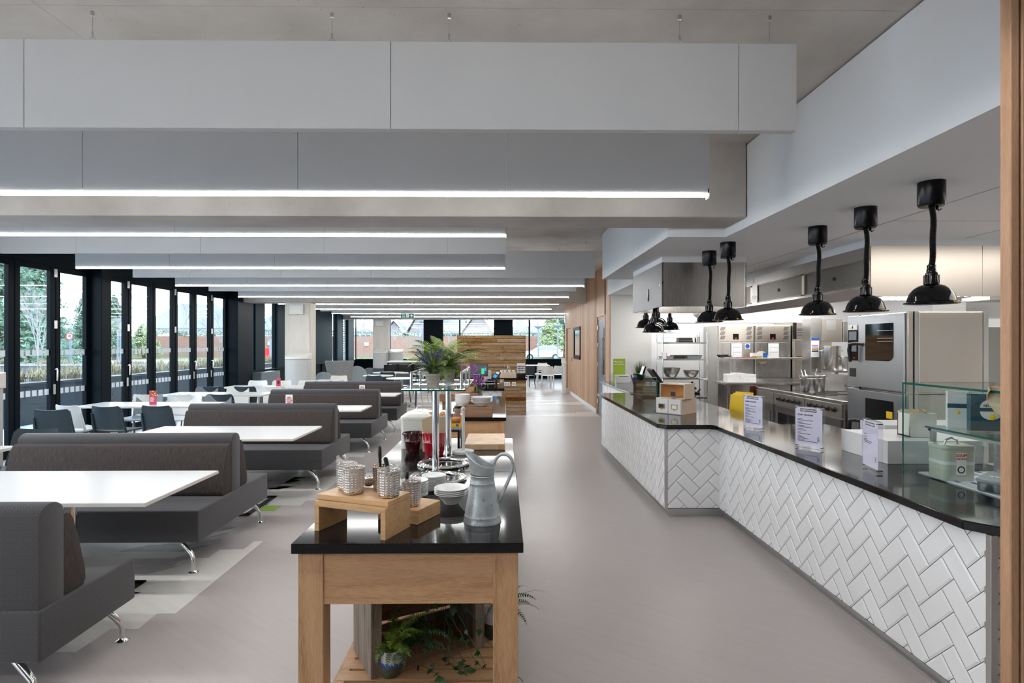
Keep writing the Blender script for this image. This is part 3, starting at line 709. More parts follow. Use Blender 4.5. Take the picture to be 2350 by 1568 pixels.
def lounge(px, Y, rz, h, fab, lb, wing=False):
    t = thing('lounge_chair', lb, 'armchair', (X_(px, Y), Y, 0), rz, 'grey lounge chairs near the far windows')
    def sh(u, v):
        a = PI*(.02+.96*u)+PI; rr_ = .30+.05*v+(.06*v*v if wing else 0); top = (h-.38)*(1 if wing else (.50+.50*sin(PI*u)**1.5))+.38
        z = .38+(top-.38)*v; return (rr_*cos(a), rr_*sin(a)*.85+.05, z)
    obj('shell', surf(20, 8, sh, .05), fab, t, smooth=60)
    obj('seat', MB().lathe([(.27, .30), (.31, .33), (.31, .43), (.27, .46)], 28, (0, .03, 0)), fab, t, smooth=50)
    for s in (-1, 1):
        for q in (-1, 1): obj('leg', MB().cyl((s*.16, .03+q*.16, .31), (s*.24, .03+q*.24, 0), .012, 8), 'oak', t)
lounge(779, 17.6, .2, 1.12, 'felt_grey', 'tall wing-backed grey felt chair behind the sofas', True)
lounge(752, 17.0, -.3, .82, 'felt_blue', 'low blue grey tub chair left of the tall wing-backed chair')
lounge(815, 18.2, .5, .95, 'felt_blue', 'blue grey tub chair right of the tall wing-backed chair')
lounge(846, 20.5, .4, .80, 'grey_plastic', 'low dark tub chair behind the blue grey one')
# high bench table by the far windows
t = thing('high_table', 'white topped high table with dark panels in front of the far windows', 'table', (X_(887, 20), 20.0, 0)); L = X_(1010, 20)-X_(887, 20)
obj('tabletop', MB().box(0, 0, .99, L, .8, 1.03), 'white_laminate', t, bev=.004)
obj('frame', MB().box(.02, .05, 0, .07, .1, .99).box(.75, .05, 0, .80, .1, .99).box(L-.07, .05, 0, L-.02, .1, .99).box(.02, .05, .93, L-.02, .1, .99), 'grey_plastic', t)
obj('modesty_panel', MB().box(.07, .6, .25, L-.07, .63, .93), 'black_plastic', t)
t0 = None
for i, px in enumerate((898, 932, 966, 1000)):
    lb = ['black bar stool at the left end of the high table', 'black bar stool, second from the left at the high table', 'black bar stool at the high table, just left of the fern', 'black bar stool at the right end of the high table'][i]
    if t0 is None:
        t0 = thing('bar_stool', lb, 'stool', (X_(px, 19.5), 19.5, 0), 0, 'bar stools at the high table')
        def sb(u, v): return ((u*2-1)*.2, -.18-.03*v-.03*(1-(u*2-1)**2), .66+.28*v)
        obj('backrest', surf(8, 4, sb, .02), 'black_plastic', t0, smooth=50); obj('seat', MB().box(-.2, -.2, .62, .2, .2, .66), 'black_plastic', t0, bev=.01)
        for s in (-1, 1):
            for q in (-1, 1): obj('leg', MB().cyl((s*.16, q*.16, .62), (s*.22, q*.22, 0), .011, 6), 'black_plastic', t0)
    else: dup(t0, (X_(px, 19.5), 19.5, 0), .0, lb, 'bar stools at the high table')
# right side end of the room
wt = wtable(X_(1206, 24.2), X_(1262, 24.2), 24.2, 24.9, 'white table under the far right window', (.5,))
t = thing('white_bench', 'long low white bench in front of the far right window', 'bench', (X_(1208, 22.6), 22.6, 0)); L = X_(1268, 22.6)-X_(1208, 22.6)
obj('seat', MB().box(0, 0, .42, L, .38, .48), 'white_laminate', t, bev=.004)
for lx in (.05, L-.09): obj('leg', MB().box(lx, .04, 0, lx+.04, .34, .42), 'white_laminate', t)
for (c, px, Y, rz, lb) in ((W, 1257, 21.8, -.1, 'white chair by the far right window, left of the pair'), (W, 1281, 22.45, .1, 'white chair by the far right window, right of the pair'), (C_, 1246, 25.2, PI, 'pale chair behind the table under the far right window'), (K, 1208, 21.6, .4, 'black wire chair just right of the timber clad counter')):
    chair(c, X_(px, Y), Y, rz, lb, 'chairs by the far right window')
t = thing('sanitiser_stand', 'slim white floor stand with a slanted head beside the timber wall', 'stand', (X_(1294, 19.2), 19.2, 0))
obj('body', MB().box(-.06, -.15, 0, .07, .15, .98), 'white_plastic', t, bev=.015, seg=2); obj('head', MB().prism([(-.17, .95), (.17, 1.0), (.17, 1.16), (.10, 1.16), (-.17, 1.0)], -.07, .08, ax='x'), 'white_plastic', t, bev=.01)
obj('side_strip', MB().box(-.066, -.13, .3, -.06, -.04, .9), 'green_sign', t)
# bins
def bin_(x0, y0, w, d, lb, rz=0, h=1.24):
    t = thing('recycling_bin', lb, 'bin', (x0, y0, 0), rz, 'cream curved-front recycling bins')
    pr = [(0, d), (0, .10)]+[(w*k/12, .10-.10*sin(PI*k/12)) for k in range(1, 12)]+[(w, .10), (w, d)]
    obj('body', MB().prism(pr, .03, h), 'bin_grey', t, bev=.006, smooth=30)
    pl = [(x*1.06-.03*w, y-.02 if y < d*.9 else y+.01) for x, y in pr]
    n = len(pl); m = MB(); vs = [(x, y, h) for x, y in pl]+[(x, y, h+.05+.10*(y/d)) for x, y in pl]
    m.add(vs, [tuple(range(n-1, -1, -1)), tuple(range(n, 2*n))]+[(i, (i+1) % n, n+(i+1) % n, n+i) for i in range(n)][::1])
    obj('lid', m, 'cream_plastic', t, bev=.004, smooth=30)
    return t
bin_(X_(655, 14.8), 14.72, .54, .42, 'cream recycling bin in front of the big concrete column')
bin_(X_(856, 24.9), 24.95, .50, .45, 'cream recycling bin in front of the far concrete column')
bin_(X_(893, 25.6), 25.5, .55, .5, 'cream recycling bin to the right of the far column')
bin_(-5.33, 5.15, .56, .5, 'cream recycling bin cut off at the left edge of the picture', 0, 1.20)
# wall speakers
for (x, y, z, lb) in ((X_(681, 15.2), 15.2, 2.515, 'white framed speaker high on the big column'), (X_(871, 25.5), 25.5, 2.52, 'white framed speaker high on the far column')):
    t = thing('wall_speaker', lb, 'speaker', (x, y, z), 0, 'white speakers on the concrete columns')
    obj('housing', MB().box(-.185, -.07, -.13, .185, .02, .13), 'white_laminate', t, bev=.008); obj('grille', MB().box(-.135, -.074, -.085, .135, -.07, .085), 'cream_plastic', t)
# exit sign
t = thing('exit_sign', 'green fire exit sign hanging from the ceiling in the middle distance', 'sign', (PY(935.5, 725, 15.0)[0], 14.95, PY(935, 725, 15.0)[1]))
obj('panel', MB().box(-.165, 0, -.057, .165, .012, .057), 'green_sign', t); obj('frame', MB().box(-.172, .002, -.062, .172, .014, .062), 'sign_white', t)
for s in (-.13, .13): obj('hanger', MB().cyl((s, .006, .06), (s, .006, CEIL-PY(935, 725, 15.0)[1]), .003, 6), 'satin', t)
text('lettering', 'Fire', .05, 'sign_white', t, (-.10, -.001, .022), (PI/2, 0, 0), bold=.001); text('lettering', 'exit', .05, 'sign_white', t, (-.10, -.001, -.026), (PI/2, 0, 0), bold=.001)
obj('running_figure', MB().box(-.03, -.003, -.044, .035, -.001, .044), 'sign_white', t)
rf = MB().ball((.006, -.004, .030), .008, 8, 6); rf.tube([(.004, -.004, .02), (.0, -.004, .0), (-.012, -.004, -.015), (-.022, -.004, -.03)], .0045, 5); rf.tube([(.0, -.004, .0), (.014, -.004, -.012), (.012, -.004, -.034)], .004, 5); rf.tube([(-.018, -.004, .008), (.004, -.004, .016), (.022, -.004, .004)], .003, 5)
obj('pictogram', rf, 'green_sign', t)
obj('arrow', MB().prism([(.055, -.006), (.11, -.006), (.088, -.03), (.10, -.04), (.142, 0), (.10, .04), (.088, .03), (.11, .006), (.055, .006)], -.003, -.001, ax='y'), 'sign_white', t)
# table cards
def card(px, py, Y, w, h, lb, pic, face, grp='menu cards standing on the tables'):
    x, z = PY(px, py, Y); t = thing('table_card', lb, 'card', (x, Y, .74), 0, grp)
    obj('card', MB().box(-w/2, 0, 0, w/2, .004, h), face, t)
    obj('holder', MB().box(-w/2-.006, -.006, 0, w/2+.006, .02, .012), 'acrylic', t)
    rnd = random.Random(int(px))
    if pic == 'fruit':
        for i in range(16): obj('fruit_picture', MB().ball((rnd.uniform(-w*.4, w*.4), -.001, rnd.uniform(h*.58, h*.95)), rnd.uniform(.008, .013), 8, 5, 1), rnd.choice(['yellow', 'orange', 'lime', 'red_paint', 'cream_plastic']), t)
        for i in range(5): obj('text_line', MB().box(-w*.38, -.0015, h*(.50-.07*i), w*(.1+.05*(i % 3)), 0, h*(.53-.07*i)), 'sign_white', t)
    else:
        for i in range(9):
            a = 2*PI*i/9; obj('print', MB().ball((w*.33*cos(a), -.0005, h*.5+h*.27*sin(a)), .011, 8, 5, 1), 'pink_card' if i != 2 else 'lime', t)
        obj('print', MB().box(-w*.28, -.003, h*.3, w*.28, -.001, h*.68), 'pink_card' if pic == 'love' else 'ink', t)
        if pic == 'love':
            text('lettering', 'LOVE', .030, 'sign_white', t, (0, -.008, h*.60), (PI/2, 0, 0), bold=.0012); text('lettering', 'WHAT', .018, 'sign_white', t, (0, -.008, h*.46), (PI/2, 0, 0), bold=.0008); text('lettering', 'YOU EAT', .018, 'sign_white', t, (0, -.008, h*.34), (PI/2, 0, 0), bold=.0008)
card(351, 908, 8.55, .105, .205, 'red fruit picture card standing on the nearest window table', 'fruit', 'pink_card')
card(663.5, 911, 8.42, .10, .155, 'white card with pink print standing against the back of the fourth sofa', 'love', 'sign_white')
card(831, 884, 10.55, .10, .145, 'white card with pink print standing before the farthest sofa', 'love', 'sign_white')
card(639, 873, 12.2, .09, .175, 'pink and black card standing on the third window table', 'dark', 'pink_card')
# ================================================================ SERVERY COUNTER
def clip(poly, xmin, xmax, ymin, ymax):
    def cl(p, f, itx):
        out = []
        for i in range(len(p)):
            a, b = p[i-1], p[i]
            if f(b):
                if not f(a): out.append(itx(a, b))
                out.append(b)
            elif f(a): out.append(itx(a, b))
        return out
    ix = lambda v: (lambda a, b: (v, a[1]+(b[1]-a[1])*(v-a[0])/(b[0]-a[0])))
    iy = lambda v: (lambda a, b: (a[0]+(b[0]-a[0])*(v-a[1])/(b[1]-a[1]), v))
    for f, g in ((lambda p: p[0] >= xmin, ix(xmin)), (lambda p: p[0] <= xmax, ix(xmax)), (lambda p: p[1] >= ymin, iy(ymin)), (lambda p: p[1] <= ymax, iy(ymax))):
        poly = cl(poly, f, g)
        if len(poly) < 3: return []
    return poly
def tiles(u0, u1, v0, v1, M, w=.105, ou=0, ov=0):
    """bevelled 2:1 tiles laid in a 45 degree herringbone, clipped to the panel; M maps (u, v, out) to the place"""
    mb = MB(); c = cos(PI/4); n = int(max(u1-u0, v1-v0)/w)+6; gr = .0028; bv = .011; h = .0055
    for i in range(-n*2, n*2):
        for j in range(-n*2, n*2):
            t = (i-j) % 4
            if t == 0: r = (i, j, i+2, j+1)
            elif t == 3: r = (i, j, i+1, j+2)
            else: continue
            x0, y0, x1, y1 = [k*w for k in r]; ce = (((x0+x1)/2-(y0+y1)/2)*c+ou, ((x0+x1)/2+(y0+y1)/2)*c+ov)
            if not (u0-.25 < ce[0] < u1+.25 and v0-.25 < ce[1] < v1+.25): continue
            rot = lambda x, y: ((x-y)*c+ou, (x+y)*c+ov)
            o = clip([rot(*p) for p in ((x0+gr/2, y0+gr/2), (x1-gr/2, y0+gr/2), (x1-gr/2, y1-gr/2), (x0+gr/2, y1-gr/2))], u0, u1, v0, v1)
            q = clip([rot(*p) for p in ((x0+bv, y0+bv), (x1-bv, y0+bv), (x1-bv, y1-bv), (x0+bv, y1-bv))], u0+.001, u1-.001, v0+.001, v1-.001)
            if not o: continue
            if q and len(q) == len(o):
                k = len(o); mb.add([(*p, .0015) for p in o]+[(*p, h) for p in q], [tuple(range(k, 2*k))]+[(a, (a+1) % k, k+(a+1) % k, k+a) for a in range(k)], M)
            elif q:
                k = len(q); mb.add([(*p, .0015) for p in o], [tuple(range(len(o)))], M); mb.add([(*p, .0016) for p in q]+[(*p, h) for p in q], [tuple(range(k, 2*k))]+[(a, (a+1) % k, k+(a+1) % k, k+a) for a in range(k)], M)
            else: mb.add([(*p, .002) for p in o], [tuple(range(len(o)))], M)
    return mb
CT = .87
def FM(o, ux, out): # frame: origin, u direction, outward direction, v is up
    U = Vector(ux); O = Vector(out); return Matrix(((U.x, 0, O.x, o[0]), (U.y, 0, O.y, o[1]), (U.z, 1, O.z, o[2]), (0, 0, 0, 1)))
ctr = thing('servery_counter', 'long stepped servery counter faced with white herringbone tiles and a black stone top', 'counter', (2.02, 2.4, 0))
body = [(1.515, 8.93), (1.515, 5.44), (2.025, 5.44), (2.025, 2.42), (2.98, 2.42), (2.98, 5.40), (2.55, 5.40), (2.55, 8.93)]
obj('carcass', MB().prism(body, .085, .828), 'grout', ctr, world=True)
plin = [(1.565, 8.9), (1.565, 5.49), (2.075, 5.49), (2.075, 2.47), (2.9, 2.47), (2.9, 5.3), (2.5, 5.3), (2.5, 8.9)]
obj('plinth', MB().prism(plin, .0, .086), 'satin', ctr, world=True)
obj('tile_panel', tiles(0, 3.02, 0, .735, FM((2.023, 5.44, .092), (0, -1, 0), (-1, 0, 0)), ou=.02, ov=.03), 'tile', ctr, world=True)
obj('tile_panel', tiles(0, .485, 0, .735, FM((1.537, 5.438, .092), (1, 0, 0), (0, -1, 0)), ou=.005, ov=.03), 'tile', ctr, world=True)
obj('tile_panel', tiles(0, 3.46, 0, .735, FM((1.513, 8.91, .092), (0, -1, 0), (-1, 0, 0)), ou=.04, ov=.05), 'tile', ctr, world=True)
obj('tile_panel', tiles(0, .85, 0, .735, FM((2.06, 2.418, .092), (1, 0, 0), (0, -1, 0)), ou=.03, ov=.02), 'tile', ctr, world=True)
for (x, y, dx, dy) in ((1.508, 5.43, .028, .012), (2.018, 2.395, .030, .035)):
    obj('corner_trim', MB().box(x, y, .088, x+dx, y+dy, .828), 'satin', ctr, bev=.0015, world=True)
obj('floor_trim', MB().box(1.545, 5.43, 0, 1.548, 8.9, .006).box(2.05, 2.45, 0, 2.053, 5.46, .006), 'satin', ctr, world=True)
top = [(1.453, 8.97), (1.453, 5.50), (1.52, 5.405), (1.925, 5.405), (1.958, 5.37), (1.958, 2.47), (2.07, 2.335), (3.03, 2.335), (3.03, 5.44), (2.60, 5.44), (2.60, 8.97)]
wt_ = obj('worktop', MB().prism(top, .83, CT), 'quartz', ctr, bev=.004, seg=2, world=True)
# far return counter against the white wall
c2 = thing('back_counter', 'lower run of tiled counter continuing against the white wall with the green sign', 'counter', (1.96, 9.0, 0))
obj('carcass', MB().box(2.02, 9.06, .085, 3.0, 11.80, .828), 'grout', c2, world=True); obj('plinth', MB().box(2.07, 9.1, 0, 2.9, 11.8, .086), 'satin', c2, world=True)
obj('tile_panel', tiles(0, 2.7, .2, .735, FM((2.018, 11.8, .092), (0, -1, 0), (-1, 0, 0))), 'tile', c2, world=True)
obj('worktop', MB().box(1.96, 9.03, .83, 3.05, 11.84, CT), 'quartz', c2, bev=.003, world=True)
# ---- things on the counter -------------------------------------------------
def place(p1, p2, z):       # base edge from two pixels -> origin, angle, length
    a = Vector(G(*p1, z)); b = Vector(G(*p2, z)); return a, math.atan2((b-a).y, (b-a).x), (b-a).length
def menu(p1, p2, h, lb, body_lines, title=None, th=.028, back=False):
    a, rz, L = place(p1, p2, CT)
    t = thing('menu_holder', lb, 'menu stand', (a.x, a.y, CT), rz, 'clear acrylic menu stands on the servery counter')
    obj('acrylic_block', MB().box(0, 0, 0, L, th, h), 'acrylic', t)
    obj('menu_sheet', MB().box(.006, .004, .018, L-.006, .006, h-.004), 'paper_lilac', t)
    obj('title_bar', MB().box(L*.20, .0022, h*.885, L*.78, .0032, h*.955), 'ink', t)
    text('lettering', 'THERESTAURANT', L*.072, 'sign_white', t, (L*.49, .0016, h*.918), (PI/2, 0, 0), bold=.0003)
    if title: text('lettering', title, L*.075, 'ink', t, (L*.11, .0028, h*.80), (PI/2, 0, 0), 'LEFT', bold=.0002)
    ln = MB(); y = .70
    for (w, hd) in body_lines:
        ln.box(L*.11, .0028, h*(y-.006), L*(.11+w), .0034, h*(y+.006)); y -= .030 if hd else .052
    for k in range(4): ln.box(L*.80, .0028, h*(.205+k*.028-.006), L*.88, .0034, h*(.205+k*.028+.006))
    obj('menu_text', ln, 'ink', t)
    m = MB()
    for x in (.012, L-.012):
        for z in (.014, h-.012): m.cyl((x, -.001, z), (x, th+.001, z), .0035, 8)
    obj('corner_pins', m, 'ink', t)
    return t
BL = [(.18, 1), (.55, 0), (.18, 1), (.48, 0), (.25, 1), (.52, 0), (.2, 1), (.3, 0), (.15, 1), (.45, 0), (.12, 1), (.26, 1), (.38, 1), (.24, 1), (.72, 0)]
menu((1705, 981), (1750, 988), .297, 'acrylic menu stand, farthest of the three, beside the yellow boards', BL, 'CHEFS THEATRE')
menu((1823, 1024.5), (1888, 1035), .297, 'acrylic menu stand, middle of the three, headed soup station', BL, 'SOUP  STATION')
menu((1978, 1070), (2014, 1088), .297, 'acrylic menu stand, nearest of the three, turned almost edge on beside the glass case', [(.2, 0), (.2, 0), (.2, 1), (.5, 1), (.45, 0)], None, .03)
# drawer boxes
a, rz, L = place((1505, 947.5), (1564, 953.5), CT); b = Vector(G(1607.7, 949, CT)); dep = .30
t = thing('drawer_box', 'white two-drawer card index box with pale wooden sides on the counter', 'box', (a.x, a.y, CT), rz)
obj('body', MB().box(0, .004, 0, L, dep, .168), 'beech', t, bev=.002)
for k in (0, 1):
    x0 = .006+k*(L/2-.002)
    dr = obj('drawer', MB().box(x0, -.006, .006, x0+L/2-.010, .01, .160), 'white_laminate', t, bev=.002)
    obj('label_frame', MB().box(x0+.035, -.012, .055, x0+L/2-.05, -.006, .062).box(x0+.035, -.012, .100, x0+L/2-.05, -.006, .107).box(x0+.035, -.012, .055, x0+.042, -.006, .107).box(x0+L/2-.057, -.012, .055, x0+L/2-.05, -.006, .107).box(x0+.06, -.015, .045, x0+L/2-.075, -.006, .055), 'brass', dr)
    obj('label_card', MB().box(x0+.042, -.008, .062, x0+L/2-.057, -.006, .100), 'ink' if k == 0 else 'paper', dr)
t = thing('wooden_crate', 'small pale crate lined with straw paper standing on the white drawer box', 'crate', (a.x, a.y, CT+.168), rz); x0 = .05; x1 = L+.035
obj('crate_body', MB().box(x0, 0, 0, x1, .20, .010).box(x0, 0, .150, x1, .20, .160).box(x0, 0, .01, x0+.010, .20, .15).box(x1-.010, 0, .01, x1, .20, .15).box(x0, .19, .01, x1, .20, .15), 'beech', t, bev=.001)
def crumple(x0, x1, y0, y1, z0, z1, seed, n=14):
    r = random.Random(seed); mb = MB(); vs = []
    for i in range(n+1):
        for j in range(n+1):
            u, v = i/n, j/n; rim = max(abs(u-.5), abs(v-.5))*2
            vs.append((x0+(x1-x0)*u, y0+(y1-y0)*(.12+.75*rim**3)+r.uniform(-.012, .012), z0+(z1-z0)*v))
    fs = [(i*(n+1)+j, (i+1)*(n+1)+j, (i+1)*(n+1)+j+1, i*(n+1)+j+1) for i in range(n) for j in range(n)]
    return mb.add(vs, fs)
cp = obj('straw_paper', crumple(x0+.010, x1-.010, .19, .01, .012, .15, 3), 'straw', t, smooth=60)
tk = tag(obj('price_tag', MB().box(0, 0, .03, .055, .003, .075).cyl((.027, .001, 0), (.027, .001, .03), .003, 6).box(.01, -.006, 0, .045, .012, .003), 'ink'), 'tiny black price tag standing in front of the straw-lined crate', 'tag')
p = Matrix.Translation((a.x, a.y, CT+.168)) @ Matrix.Rotation(rz, 4, 'Z') @ Vector((.20, -.02, 0)); tk.location = p; tk.rotation_euler = (0, 0, rz)
t = thing('glass_jug', 'small clear box with a chrome edge behind the straw-lined crate', 'box', (p.x+.21, p.y+.20, CT+.168-.168)); obj('body', MB().box(0, 0, 0, .07, .05, .30), 'case_glass', t); obj('rim', MB().box(-.002, -.002, .29, .072, .052, .302), 'chrome', t)
# glass screen near the till
t = thing('glass_screen', 'clear upright glass screen standing along the counter before the till', 'screen', (1.80, 6.85, CT))
obj('pane', MB().box(0, 0, 0, .010, 1.2, .352), 'screen_glass', t); obj('edge', MB().box(-.0005, -.001, .349, .0105, 1.201, .3525).box(-.0005, -.001, 0, .0105, .001, .35), 'glass_edge', t)
# till
t = thing('till_terminal', 'black till screen seen from behind, near the potted grass', 'till', (2.10, 8.35, CT))
obj('base', MB().box(-.15, -.15, 0, .28, .16, .03), 'black_plastic', t, bev=.006)
obj('stand', MB().box(.10, -.04, .03, .16, .04, .20), 'black_plastic', t)
obj('monitor', MB().box(-.018, -.15, -.125, .018, .15, .125, Matrix.Translation((.08, 0, .29)) @ Matrix.Rotation(R(-36), 4, 'Y')), 'black_plastic', t, bev=.005)
obj('customer_display', MB().box(-.012, -.10, -.07, .012, .06, .07, Matrix.Translation((-.10, 0, .37)) @ Matrix.Rotation(R(18), 4, 'Y')), ['screen'], t, bev=.004)
t = thing('card_reader', 'card payment terminal on a slim black post left of the potted grass', 'card reader', (1.98, 8.75, CT))
obj('post', MB().cyl((0, 0, 0), (0, 0, .17), .025, 14).cyl((0, 0, 0), (0, 0, .012), .07, 20), 'black_plastic', t, smooth=50)
mr = Matrix.Translation((0, 0, .22)) @ Matrix.Rotation(R(35), 4, 'X')
obj('reader', MB().box(-.045, -.10, -.02, .045, .10, .02, mr), 'black_plastic', t, bev=.008); obj('display', MB().box(-.035, .02, .02, .035, .08, .022, mr), 'paper_lilac', t); obj('keypad', MB().box(-.03, -.08, .02, .03, .0, .022, mr), 'blue_label', t)
t = thing('receipt_printer', 'black receipt printer between the till and the drawer boxes', 'printer', (2.22, 7.55, CT)); obj('body', MB().box(-.08, -.12, 0, .10, .12, .16), 'black_plastic', t, bev=.012); obj('paper_slot', MB().box(-.03, -.121, .12, .05, -.118, .15), 'paper', t)
# back counter items
t = thing('comment_box', 'white comment box with slot under the lime green sign', 'box', (2.19, 11.35, CT)); obj('body', MB().box(0, -.1, 0, .26, .12, .15), 'white_laminate', t, bev=.004); obj('slot', MB().box(.05, -.102, .125, .22, -.099, .135), 'ink', t)
t = thing('comment_sign', 'lime green sign with white script, standing behind the white comment box', 'sign', (2.18, 11.52, CT)); obj('panel', MB().box(0, 0, 0, .235, .012, .46), 'lime', t)
text('lettering', 'We value', .045, 'sign_white', t, (.018, -.001, .40), (PI/2, 0, 0), 'LEFT'); text('lettering', 'your comments', .036, 'sign_white', t, (.012, -.001, .355), (PI/2, 0, 0), 'LEFT', sx=.86)
t = thing('leaflet_holder', 'small clear and lime leaflet holder beside the timber wall end', 'leaflet holder', (2.04, 11.2, CT)); obj('panel', MB().box(0, 0, 0, .10, .006, .20), 'acrylic', t); obj('leaflet', MB().box(.088, -.12, 0, .095, .1, .16), 'lime', t)
# grass plant
def blades(mb, n, r0, h, spread, w, seed, curve=.3, seg=4):
    r = random.Random(seed)
    for _ in range(n):
        a = r.uniform(0, 2*PI); b = r.uniform(0, 2*PI); d = r.uniform(0, r0); hh = h*r.uniform(.55, 1.0); sp = spread*r.uniform(.1, 1)
        vs = []; fs = []
        for i in range(seg+1):
            t_ = i/seg; x = d*cos(a)+sp*t_**1.7*cos(b); y = d*sin(a)+sp*t_**1.7*sin(b); z = hh*t_*(1-curve*t_*sp/max(spread, 1e-6)*.5)
            ww = w*(1-t_**2)*.5+.0003; vs += [(x-ww*sin(b), y+ww*cos(b), z), (x+ww*sin(b), y-ww*cos(b), z)]
        for i in range(seg): fs.append((2*i, 2*i+1, 2*i+3, 2*i+2))
        mb.add(vs, fs)
    return mb
t = thing('potted_grass', 'tall green artificial grass in a dark pot behind the glass screen', 'plant', (2.20, 9.4, CT)); obj('pot', MB().lathe([(.05, 0), (.07, .14), (.065, .14)], 20), 'black_plastic', t, smooth=40)
g = obj('grass', blades(MB(), 190, .055, .40, .17, .008, 4), 'leaf_grass', t); g.location = (0, 0, .12)
# ---- glass display case ----------------------------------------------------
GX, GY0, GY1, GT = 2.375, 2.36, 3.45, 1.386
case = thing('glass_display_case', 'green edged glass display case at the near end of the counter', 'display case', (GX, GY1, CT))
for (nm, m_) in (('front_glass', MB().box(GX, GY0, CT, GX+.008, GY1, GT)), ('end_glass', MB().box(GX+.008, GY1-.008, CT, GX+.55, GY1, GT)), ('top_glass', MB().box(GX, GY0, GT, GX+.55, GY1, GT+.008)), ('shelf_glass', MB().box(GX+.05, GY0, 1.142, GX+.52, GY1-.12, 1.151))):
    obj(nm, m_, 'case_glass', case, world=True)
ed = MB(); ed.box(GX-.001, GY0, GT-.003, GX+.006, GY1+.001, GT+.0085).box(GX-.001, GY1-.007, CT, GX+.003, GY1+.001, GT).box(GX, GY1-.003, GT, GX+.55, GY1+.001, GT+.0085)
obj('glass_edges', ed, 'glass_edge', case, world=True); obj('shelf_edge', MB().box(GX+.048, GY0, 1.142, GX+.051, GY1-.118, 1.152), 'glass_edge', case, world=True)
for (x, y) in ((GX+.07, GY1-.15), (GX+.44, GY1-.15), (GX+.07, GY0+.05)): obj('shelf_post', MB().box(x, y, CT, x+.022, y+.022, 1.128), 'satin', case, world=True)
obj('shelf_rail', MB().box(GX+.06, GY0+.02, 1.126, GX+.085, GY1-.125, 1.141).box(GX+.06, GY1-.15, 1.126, GX+.47, GY1-.128, 1.141), 'satin', case, world=True)
# things in and around the case
t = thing('soup_tin', 'sage green enamel tin with lid and a soup station label inside the glass case', 'tin', (2.49, 3.22, CT+.008), R(-4))
rr4 = [(cos(R(a)), sin(R(a))) for a in range(0, 360, 15)]
rp = lambda w, d, r: [(sx*(w-r)+r*cos(R(a)), sy*(d-r)+r*sin(R(a))) for (sx, sy, a0) in ((1, 1, 0), (-1, 1, 90), (-1, -1, 180), (1, -1, 270)) for a in range(a0, a0+91, 15)]
obj('body', MB().prism(rp(.088, .076, .036), 0, .165), 'sage_enamel', t, smooth=40); obj('stripe', MB().prism(rp(.0886, .0766, .0362), .085, .103), 'white_laminate', t, smooth=40)
ld = MB(); ld.prism(rp(.092, .080, .039), .163, .188); obj('lid', ld, 'sage_enamel', t, bev=.006, seg=2, smooth=40)
obj('handle', MB().tube([(-.035, 0, .188), (-.03, 0, .21), (0, 0, .222), (.03, 0, .21), (.035, 0, .188)], .006, 8), 'chrome', t, smooth=50)
obj('label', MB().prism([(-.026, .032), (.026, .032), (.026, .150), (-.026, .150)], -.0785, -.077, ax='y'), 'paper', t, bev=.0)
text('lettering', 'SOUP', .021, 'red_paint', t, (0, -.0790, .136), (PI/2, 0, 0), bold=.0006); text('lettering', 'STATION', .0125, 'red_paint', t, (0, -.0790, .118), (PI/2, 0, 0), bold=.0004)
obj('seal', MB().cyl((0, -.0790, .060), (0, -.0785, .060), .020, 24), 'ink', t); obj('seal_ring', MB().cyl((0, -.0793, .060), (0, -.0788, .060), .013, 24), 'paper', t)
# flat lid with lettering (near right, standing on the counter in the case)
t = thing('plastic_tray_lid', 'clear grey lidded tray with raised white lettering at the near end of the case', 'tray', (2.56, 2.93, CT+.01), R(38))
obj('tray', MB().prism(rp(.135, .105, .03), 0, .045), 'dark_glass', t, bev=.004, smooth=40); obj('lid', MB().prism(rp(.145, .112, .035), .045, .060), 'grey_plastic', t, bev=.004, smooth=40)
text('lettering', 'TRUSTM', .042, 'sign_white', t, (.0, .0, .0605), (0, 0, R(-75)), bold=.001)
t = thing('tiled_tray', 'blue and white patterned tray under the soup tin', 'tray', (2.68, 2.98, CT)); obj('base', MB().box(-.26, -.5, 0, .22, .40, .007), 'white_laminate', t)
m = MB(); r = random.Random(2)
for i in range(60): u, v = r.uniform(-.24, .2), r.uniform(-.48, .38); m.box(u-.012, v-.02, .007, u+.012, v+.02, .0074)
obj('tile_pattern', m, 'blue_label', t)
t = thing('white_planter_box', 'tall white wooden box lined with brown paper behind the soup tin', 'box', (GX+.05, 3.62, CT)); w_ = .26
x0, z0 = PY(2088, 1005, 3.75); x1, _ = PY(2150, 1005, 3.75); zt_ = PY(2100, 950, 3.75)[1]
t.location = (x0, 3.75, CT+.148); L = x1-x0
obj('box_body', MB().box(0, 0, 0, L, .008, zt_-CT-.148).box(0, .112, 0, L, .12, zt_-CT-.14).box(0, 0, 0, .008, .12, zt_-CT-.148).box(L-.008, 0, 0, L, .12, zt_-CT-.148).box(0, 0, 0, L, .12, .01), 'cream_plastic', t, bev=.001)
cp = obj('lining_paper', crumple(.008, L-.008, .01, .11, 0, .18, 9), 'kraft', t); cp.rotation_euler = (R(0), 0, 0); cp.location = (0, 0, zt_-CT-.148-.16)
t = thing('white_display_plinth', 'long low white plinth running behind the glass case', 'plinth', (2.42, 3.62, CT)); obj('plinth', MB().box(-.02, 0, 0, .58, .50, .146), 'white_laminate', t, bev=.002)
t = thing('white_tray_box', 'wide white box between the third menu stand and the glass case', 'box', (G(2022, 1060, CT)[0], 3.98-.02+.3, CT)); 
x0 = PY(2023, 1060, 4.3)[0]; t.location = (x0, 4.26, CT); obj('body', MB().box(0, 0, 0, .75, .30, .155), 'white_laminate', t, bev=.002)
